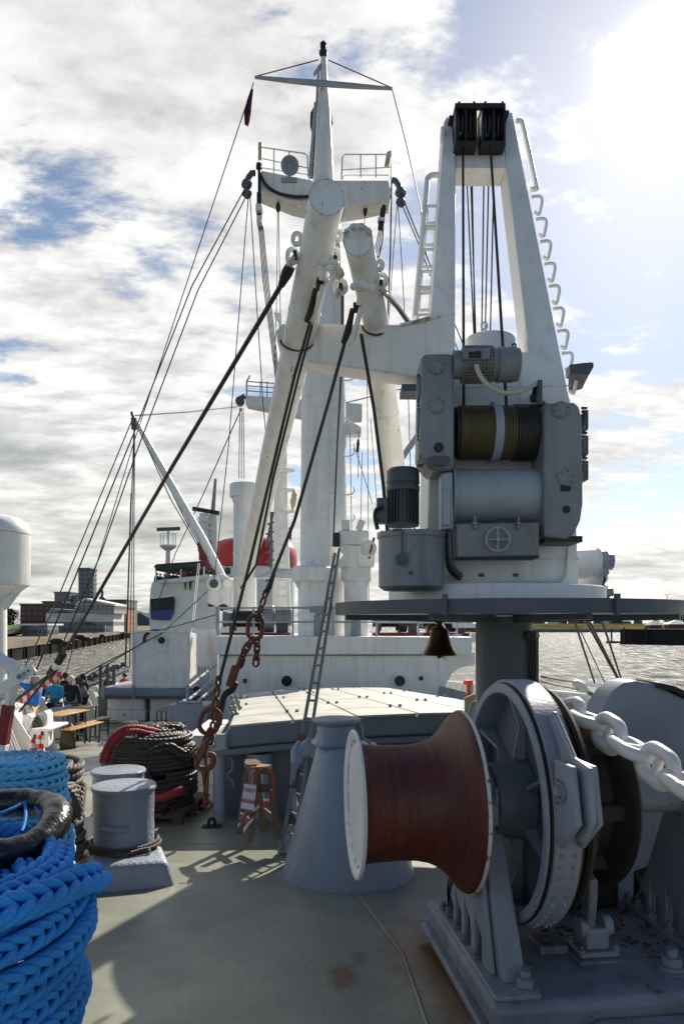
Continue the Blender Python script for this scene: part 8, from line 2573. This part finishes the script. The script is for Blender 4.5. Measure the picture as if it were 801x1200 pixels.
mb = MB(); mb.tube(smooth([P(240, 945, 7.35), P(244, 948, 7.35), P(248, 943, 7.4), P(244, 939, 7.45), P(240, 943, 7.4)], 5), 0.02, 8); mb.build('foot_ring', M['rust_red'], t2)

# ================================================================ WIRES
w_ = wire
w_('thick black pendant from the left boom lug down to the left bulwark', [(337, 318, 7.35), (333, 328, 7.4), (200, 550, 9.6), (72, 770, 12.5)], 0.026)
mb = MB(); mb.tube([P(340, 312, 7.31), P(336, 320, 7.35), P(329, 335, 7.42)], [0.055, 0.06, 0.035], 10)
tag(mb.build('wire_socket', M['black'], None, loc=P(336, 320, 7.35)), 'black wire socket shackled to the left boom lug', 'socket')
ts = thing('turnbuckle', 'dark turnbuckle between the black pendant and the bulwark', 'turnbuckle', P(66, 785, 12.7))
mb = MB(); mb.tube([P(74, 767, 12.5), P(68, 776, 12.6)], 0.07, 10); mb.tube([P(64, 783, 12.7), P(59, 790, 12.8)], 0.075, 10); mb.build('screw', M['black'], ts)
mb = MB(); mb.tube([P(68, 776, 12.62), P(64, 783, 12.7)], 0.055, 10); mb.build('barrel', M['white_worn'], ts)
for k, dx in enumerate((-8, 8)):
    w_('black rigging wire from the turnbuckle to the left bulwark, %s strand' % ('upper', 'lower')[k], [(59, 790, 12.8), (15 + dx, 829 + k * 5, 13.4)], 0.022)
w_('double black wire from the left boom down to the rusty chain, left strand', [(363, 378, 7.52), (345, 440, 7.45), (292, 662, 7.38), (257, 798, 7.35)], 0.017)
w_('double black wire from the left boom down to the rusty chain, right strand', [(366, 380, 7.55), (350, 440, 7.52), (320, 560, 7.5), (300, 662, 7.48), (282, 690, 7.45)], 0.013)
w_('black wire from the right boom socket to the rusty ring chain', [(403, 404, 7.45), (385, 470, 7.5), (345, 610, 7.6), (311, 695, 7.7)], 0.018)
mb = MB(); mb.tube([P(321, 672, 7.75), P(316, 686, 7.72), P(312, 695, 7.7)], [0.02, 0.032, 0.03], 8)
tag(mb.build('wire_socket', M['black'], None, loc=P(316, 686, 7.7)), 'black wire socket above the rusty ring chain', 'socket')
w_('black wire running down along the right boom leg behind the motor', [(423, 392, 7.5), (438, 480, 7.4), (449, 570, 7.3), (455, 640, 7.3)], 0.018)
w_('short black wire from the right boom lug behind the cross beam', [(450, 342, 7.31), (466, 360, 7.8), (480, 380, 8.3)], 0.028)
w_('black wire hanging in front of the foremast column', [(401, 330, 8.3), (401, 415, 8.7), (395, 520, 17), (390, 640, 20.3)], 0.022)
# long thin stays, left
G = 'wire_grey'
w_('thin halyard from the left yard end down to the bulwark', [(297, 97, MD), (286, 130, MD), (246, 250, 23), (158, 515, 25), (100, 705, 26), (75, 800, 26)], 0.017, G)
w_('long stay from the left crosstree head to the left bulwark, outer one', [(288, 219, MD - .4), (225, 335, 21), (158, 505, 19.5), (95, 660, 18), (22, 835, 16.5)], 0.018)
w_('long stay from the left crosstree head to the left bulwark, inner one', [(289.5, 228, MD - .4), (232, 340, 21.5), (160, 530, 20.5), (118, 650, 20), (45, 822, 19)], 0.018)
w_('thin line from the left crosstree block falling beside the far mast', [(291, 231, MD - .4), (283, 330, 22), (268, 520, 22.5), (251, 680, 23)], 0.015, G)
w_('thin line from the left crosstree block falling behind the boom', [(293, 231, MD - .4), (299, 330, 22), (308, 470, 22.5), (316, 560, 23)], 0.015, G)
# tackle under the left crosstree arm
tk1 = thing('tackle_block', 'black multi-sheave block under the left crosstree arm', 'pulley block', P(303.5, 255, MD - .7))
mb = MB(); mb.tube([P(303.5, 226, MD - .7), P(303.5, 243, MD - .7)], 0.07, 8); mb.bx(*[v for a_ in zip(P(300, 245, MD - .9), P(307.5, 250, MD - .5)) for v in sorted(a_)]); mb.bx(*[v for a_ in zip(P(300.5, 250, MD - .85), P(307, 259, MD - .55)) for v in sorted(a_)]); mb.build('block', M['black'], tk1)
mb = MB(); mb.bx(*[v for a_ in zip(P(299.5, 246.5, MD - .92), P(308, 248.5, MD - .48)) for v in sorted(a_)]); mb.bx(*[v for a_ in zip(P(300.5, 260.5, MD - .92), P(309, 262, MD - .48)) for v in sorted(a_)]); mb.build('block_rim', M['white_worn'], tk1)
for k in range(5):
    w_('parallel tackle fall under the left crosstree arm', [(302.5 + k * 1.3, 261, MD - .7), (308 + k * 1.6, 330, MD - .5), (321 + k * 1.2, 430, MD), (326 + k * 0.6, 470, MD + 1)], 0.013, G if k != 2 else 'wire_black', group='tackle falls under the left crosstree arm')
mb = MB(); mb.tube([P(325.7, 237, MD - .3), P(325.8, 241, MD - .3), P(325.8, 246, MD - .3), P(325.8, 249, MD - .3)], [0.03, 0.07, 0.07, 0.03], 8)
tag(mb.build('tackle_block', M['black'], None, loc=P(325.8, 242, MD - .3)), 'small black block under the middle of the left crosstree arm', 'pulley block')
for k in range(2):
    w_('thin fall from the small block under the left crosstree arm', [(325.3 + k, 249, MD - .3), (324 + 4 * k, 350, MD), (322 + 8 * k, 430, MD)], 0.011, G, group='falls of the small left block')
# right crosstree gear
tk2 = thing('tackle_block', 'black multi-sheave block hanging under the right crosstree arm', 'pulley block', P(447, 256, MD - .7))
mb = MB(); mb.tube([P(450, 241, MD - .7), P(448.5, 246, MD - .7)], 0.06, 8); mb.bar(P(449, 246, MD - .7), P(445.5, 268, MD - .7), 0.20, 0.16); mb.build('block', M['black'], tk2)
mb = MB(); mb.bar(P(446.5, 257, MD - .75), P(446.2, 260, MD - .75), 0.24, 0.2); mb.build('block_rim', M['white_worn'], tk2)
for k in range(4):
    w_('parallel tackle fall under the right crosstree arm', [(444 + k * 1.2, 268, MD - .7), (439.5 + k * 1.8, 290, MD - .3), (432 + 3 * k, 330, MD)], 0.012, G, group='tackle falls under the right crosstree arm')
w_('slack brown line curving from the right crosstree block', [(449, 262, MD - .7), (448, 282, MD - .4), (444, 300, MD - .2), (438, 303, MD)], 0.02, 'rope_brown')
mb = MB(); mb.tube([P(427.5, 243, MD - .3), P(427.7, 248, MD - .3), P(427.5, 253, MD - .3)], [0.06, 0.07, 0.03], 8)
tag(mb.build('tackle_block', M['black'], None, loc=P(427.5, 247, MD - .3)), 'small black block under the middle of the right crosstree arm', 'pulley block')
w_('thin fall from the small block under the right crosstree arm', [(427.5, 253, MD - .3), (424, 290, MD)], 0.011, G)
w_('thin line from the right yard end running to the crane side', [(459.5, 106, MD - .3), (476, 170, 21), (492, 240, 20), (500, 300, 19)], 0.015, G)
w_('stay from the right crosstree head sloping behind the crane frame, upper one', [(470, 228, MD - .4), (487, 270, 22), (520, 350, 22), (545, 410, 22)], 0.018)
w_('stay from the right crosstree head sloping behind the crane frame, lower one', [(469, 236, MD - .4), (494, 295, 22), (520, 370, 22), (548, 440, 22)], 0.016)
w_('dark hanging line just left of the right crosstree end', [(458.5, 212, MD - .5), (457, 300, MD - .3), (454, 370, MD)], 0.022)
w_('thin line falling from the right crosstree head, left strand', [(465, 240, MD - .4), (461, 290, MD), (455, 378, MD)], 0.012, G)
w_('thin line falling from the right crosstree head, right strand', [(466, 240, MD - .4), (470, 300, MD), (474, 375, MD)], 0.012, G)
for k, (a_, b_) in enumerate((((430, 440, 24), (432, 720, 24)), ((434, 490, 24), (442, 600, 24)), ((410, 508, 22), (412, 640, 22)), ((414, 520, 23), (436, 590, 23)), ((424, 530, 25), (422, 640, 25)), ((478, 460, 20), (481, 560, 20)), ((420, 505, 22), (419.5, 560, 22)))):
    w_('thin vertical rigging line in the gap between foremast and crane', [a_, b_], 0.012, G, group='thin lines between foremast and crane')
mb = MB(); mb.tube([P(419.5, 515, 22), P(419.3, 520, 22), P(418.6, 530, 22)], [0.03, 0.05, 0.04], 8)
tag(mb.build('tackle_block', M['black'], None, loc=P(419, 518, 22)), 'little black block below the side platform of the foremast', 'pulley block')
w_('faint long aerial line crossing between the masts at right', [(405, 472, 40), (470, 456, 40), (520, 446, 40)], 0.03, G)
mb = MB(); mb.bar(P(465, 545, 16), P(500, 495, 16), 0.16, 0.12)
tag(mb.build('jib_brace', M['grey_light'], None, loc=P(480, 525, 16)), 'light grey slanting brace seen left of the crane column', 'brace')
# left derrick rigging
BH = 28.4
w_('line from the left cargo boom head to the far mast crosstree', [(158, 487, BH), (218, 483, 34), (283, 476, 44)], 0.03, G)
w_('stay from the left cargo boom head running down to the bulwark', [(155, 492, BH), (110, 600, 26), (60, 720, 24), (20, 800, 22)], 0.022, G)
w_('slack line below the left cargo boom from head to heel', [(160, 496, BH), (200, 585, 27.5), (235, 645, 27), (246, 668, 26.8)], 0.022, G)
w_('second slack line below the left cargo boom from head to heel', [(163, 500, BH), (215, 605, 27.5), (240, 650, 27), (250, 672, 26.8)], 0.022, G)
for k, (a_, b_, lb) in enumerate((((157, 503, BH), (148, 760, 26), 'leftmost'), ((157.5, 503, BH), (152, 780, 26), 'second'), ((158, 503, BH), (156, 800, 26), 'third'))):
    w_('thin fall hanging from the left cargo boom head, %s of three' % lb, [a_, b_], 0.018, G)
w_('dark tackle fall with a small weight below the boom head', [(154, 578, 26.5), (150, 700, 26), (147, 780, 25.5)], 0.03)
w_('thin stay crossing from the far mast head to the white radar mast', [(283, 478, 44), (240, 575, 50), (205, 650, 60), (180, 720, 58)], 0.035, G)
for k, (a_, b_, lb) in enumerate((((253, 722, 20), (30, 826, 19), 'upper'), ((171, 751, 21.5), (30, 838, 18), 'lower'))):
    w_('black wire sloping from the container down to the left bulwark, %s one' % lb, [a_, b_] if k else [(243, 693, 26), (190, 742, 22), (30, 826, 19)], 0.018)
w_('light line from the deckhouse roof rail to the container top', [(254, 720, 20.3), (195, 737, 22), (160, 741, 22)], 0.015, G)
for k, px in enumerate((286, 289, 292)):
    w_('thin fall below the far mast crosstree head', [(281 + k * 2, 478, 44.5), (px - 6, 560, 40)], 0.03, G, group='falls below the far mast crosstree')
w_('pair of signal lines on the bridge front, left one', [(232, 660, 50), (228, 700, 45), (224, 745, 30)], 0.02, G)
w_('pair of signal lines on the bridge front, right one', [(234, 660, 50), (230, 700, 45), (226, 745, 30)], 0.02, G)
# bunting on the bulwark wire
bt = thing('bunting', 'string of small pink and white flags along the left bulwark wire', 'bunting', P(40, 815, 15))
rnd = random.Random(4)
for i in range(12):
    f = i / 11
    px, py, d = 18 + 48 * f, 822 - 34 * f, 14.5 - 1.8 * f
    q = P(px, py, d)
    w2 = 0.09
    mb = MB(); mb.prism([q, q + Vector((w2, 0.01, 0.02)), q + Vector((w2 * 0.7, 0.02, -0.10 - rnd.uniform(0, .04))), q + Vector((0.01, 0.0, -0.08))], (0, 0.004, 0))
    mb.build('pennant', M['tape_red' if i % 2 else 'tape_white'], bt)
mb = MB(); mb.tube([P(15, 825, 14.7), P(68, 786, 12.7)], 0.008, 6); mb.build('line', M['wire_black'], bt)
# right side stays under the platform down to the right bulwark
RB = [((672, 726, 8.2), (696, 800, 11.0), 'leftmost'), ((683, 722, 8.4), (727, 803, 11.5), 'second'), ((687, 722, 8.4), (729, 805, 11.5), 'third'), ((703, 722, 8.4), (730, 804, 11.5), 'rightmost')]
for a_, b_, lb in RB:
    w_('black stay from the crane platform down to the right bulwark, %s of four' % lb, [a_, b_], 0.014)
w_('faint thin line between the black stays over the water at right', [(680, 740, 9.3), (715, 815, 12)], 0.008, G)
tb = thing('snatch_block', 'pale snatch block on a wire above the right bulwark', 'pulley block', P(679, 804, 11.5))
mb = MB(); mb.tube([P(670, 799, 11.5), P(674, 801, 11.5), P(681, 806, 11.5), P(688, 811, 11.5)], [0.02, 0.07, 0.09, 0.03], 12); mb.build('cheek', M['white_worn'], tb)
mb = MB(); mb.tube([P(688, 811, 11.5), P(692, 813, 11.5), P(696, 816, 11.5)], 0.035, 8); mb.build('shackle', M['galv'], tb)
w_('thin wire from the crane pedestal to the pale snatch block, upper one', [(634, 793, 7.6), (670, 799, 11.5)], 0.012)
w_('thin wire from the crane pedestal below the snatch block, lower one', [(634, 799, 7.6), (676, 808, 11.5)], 0.010)
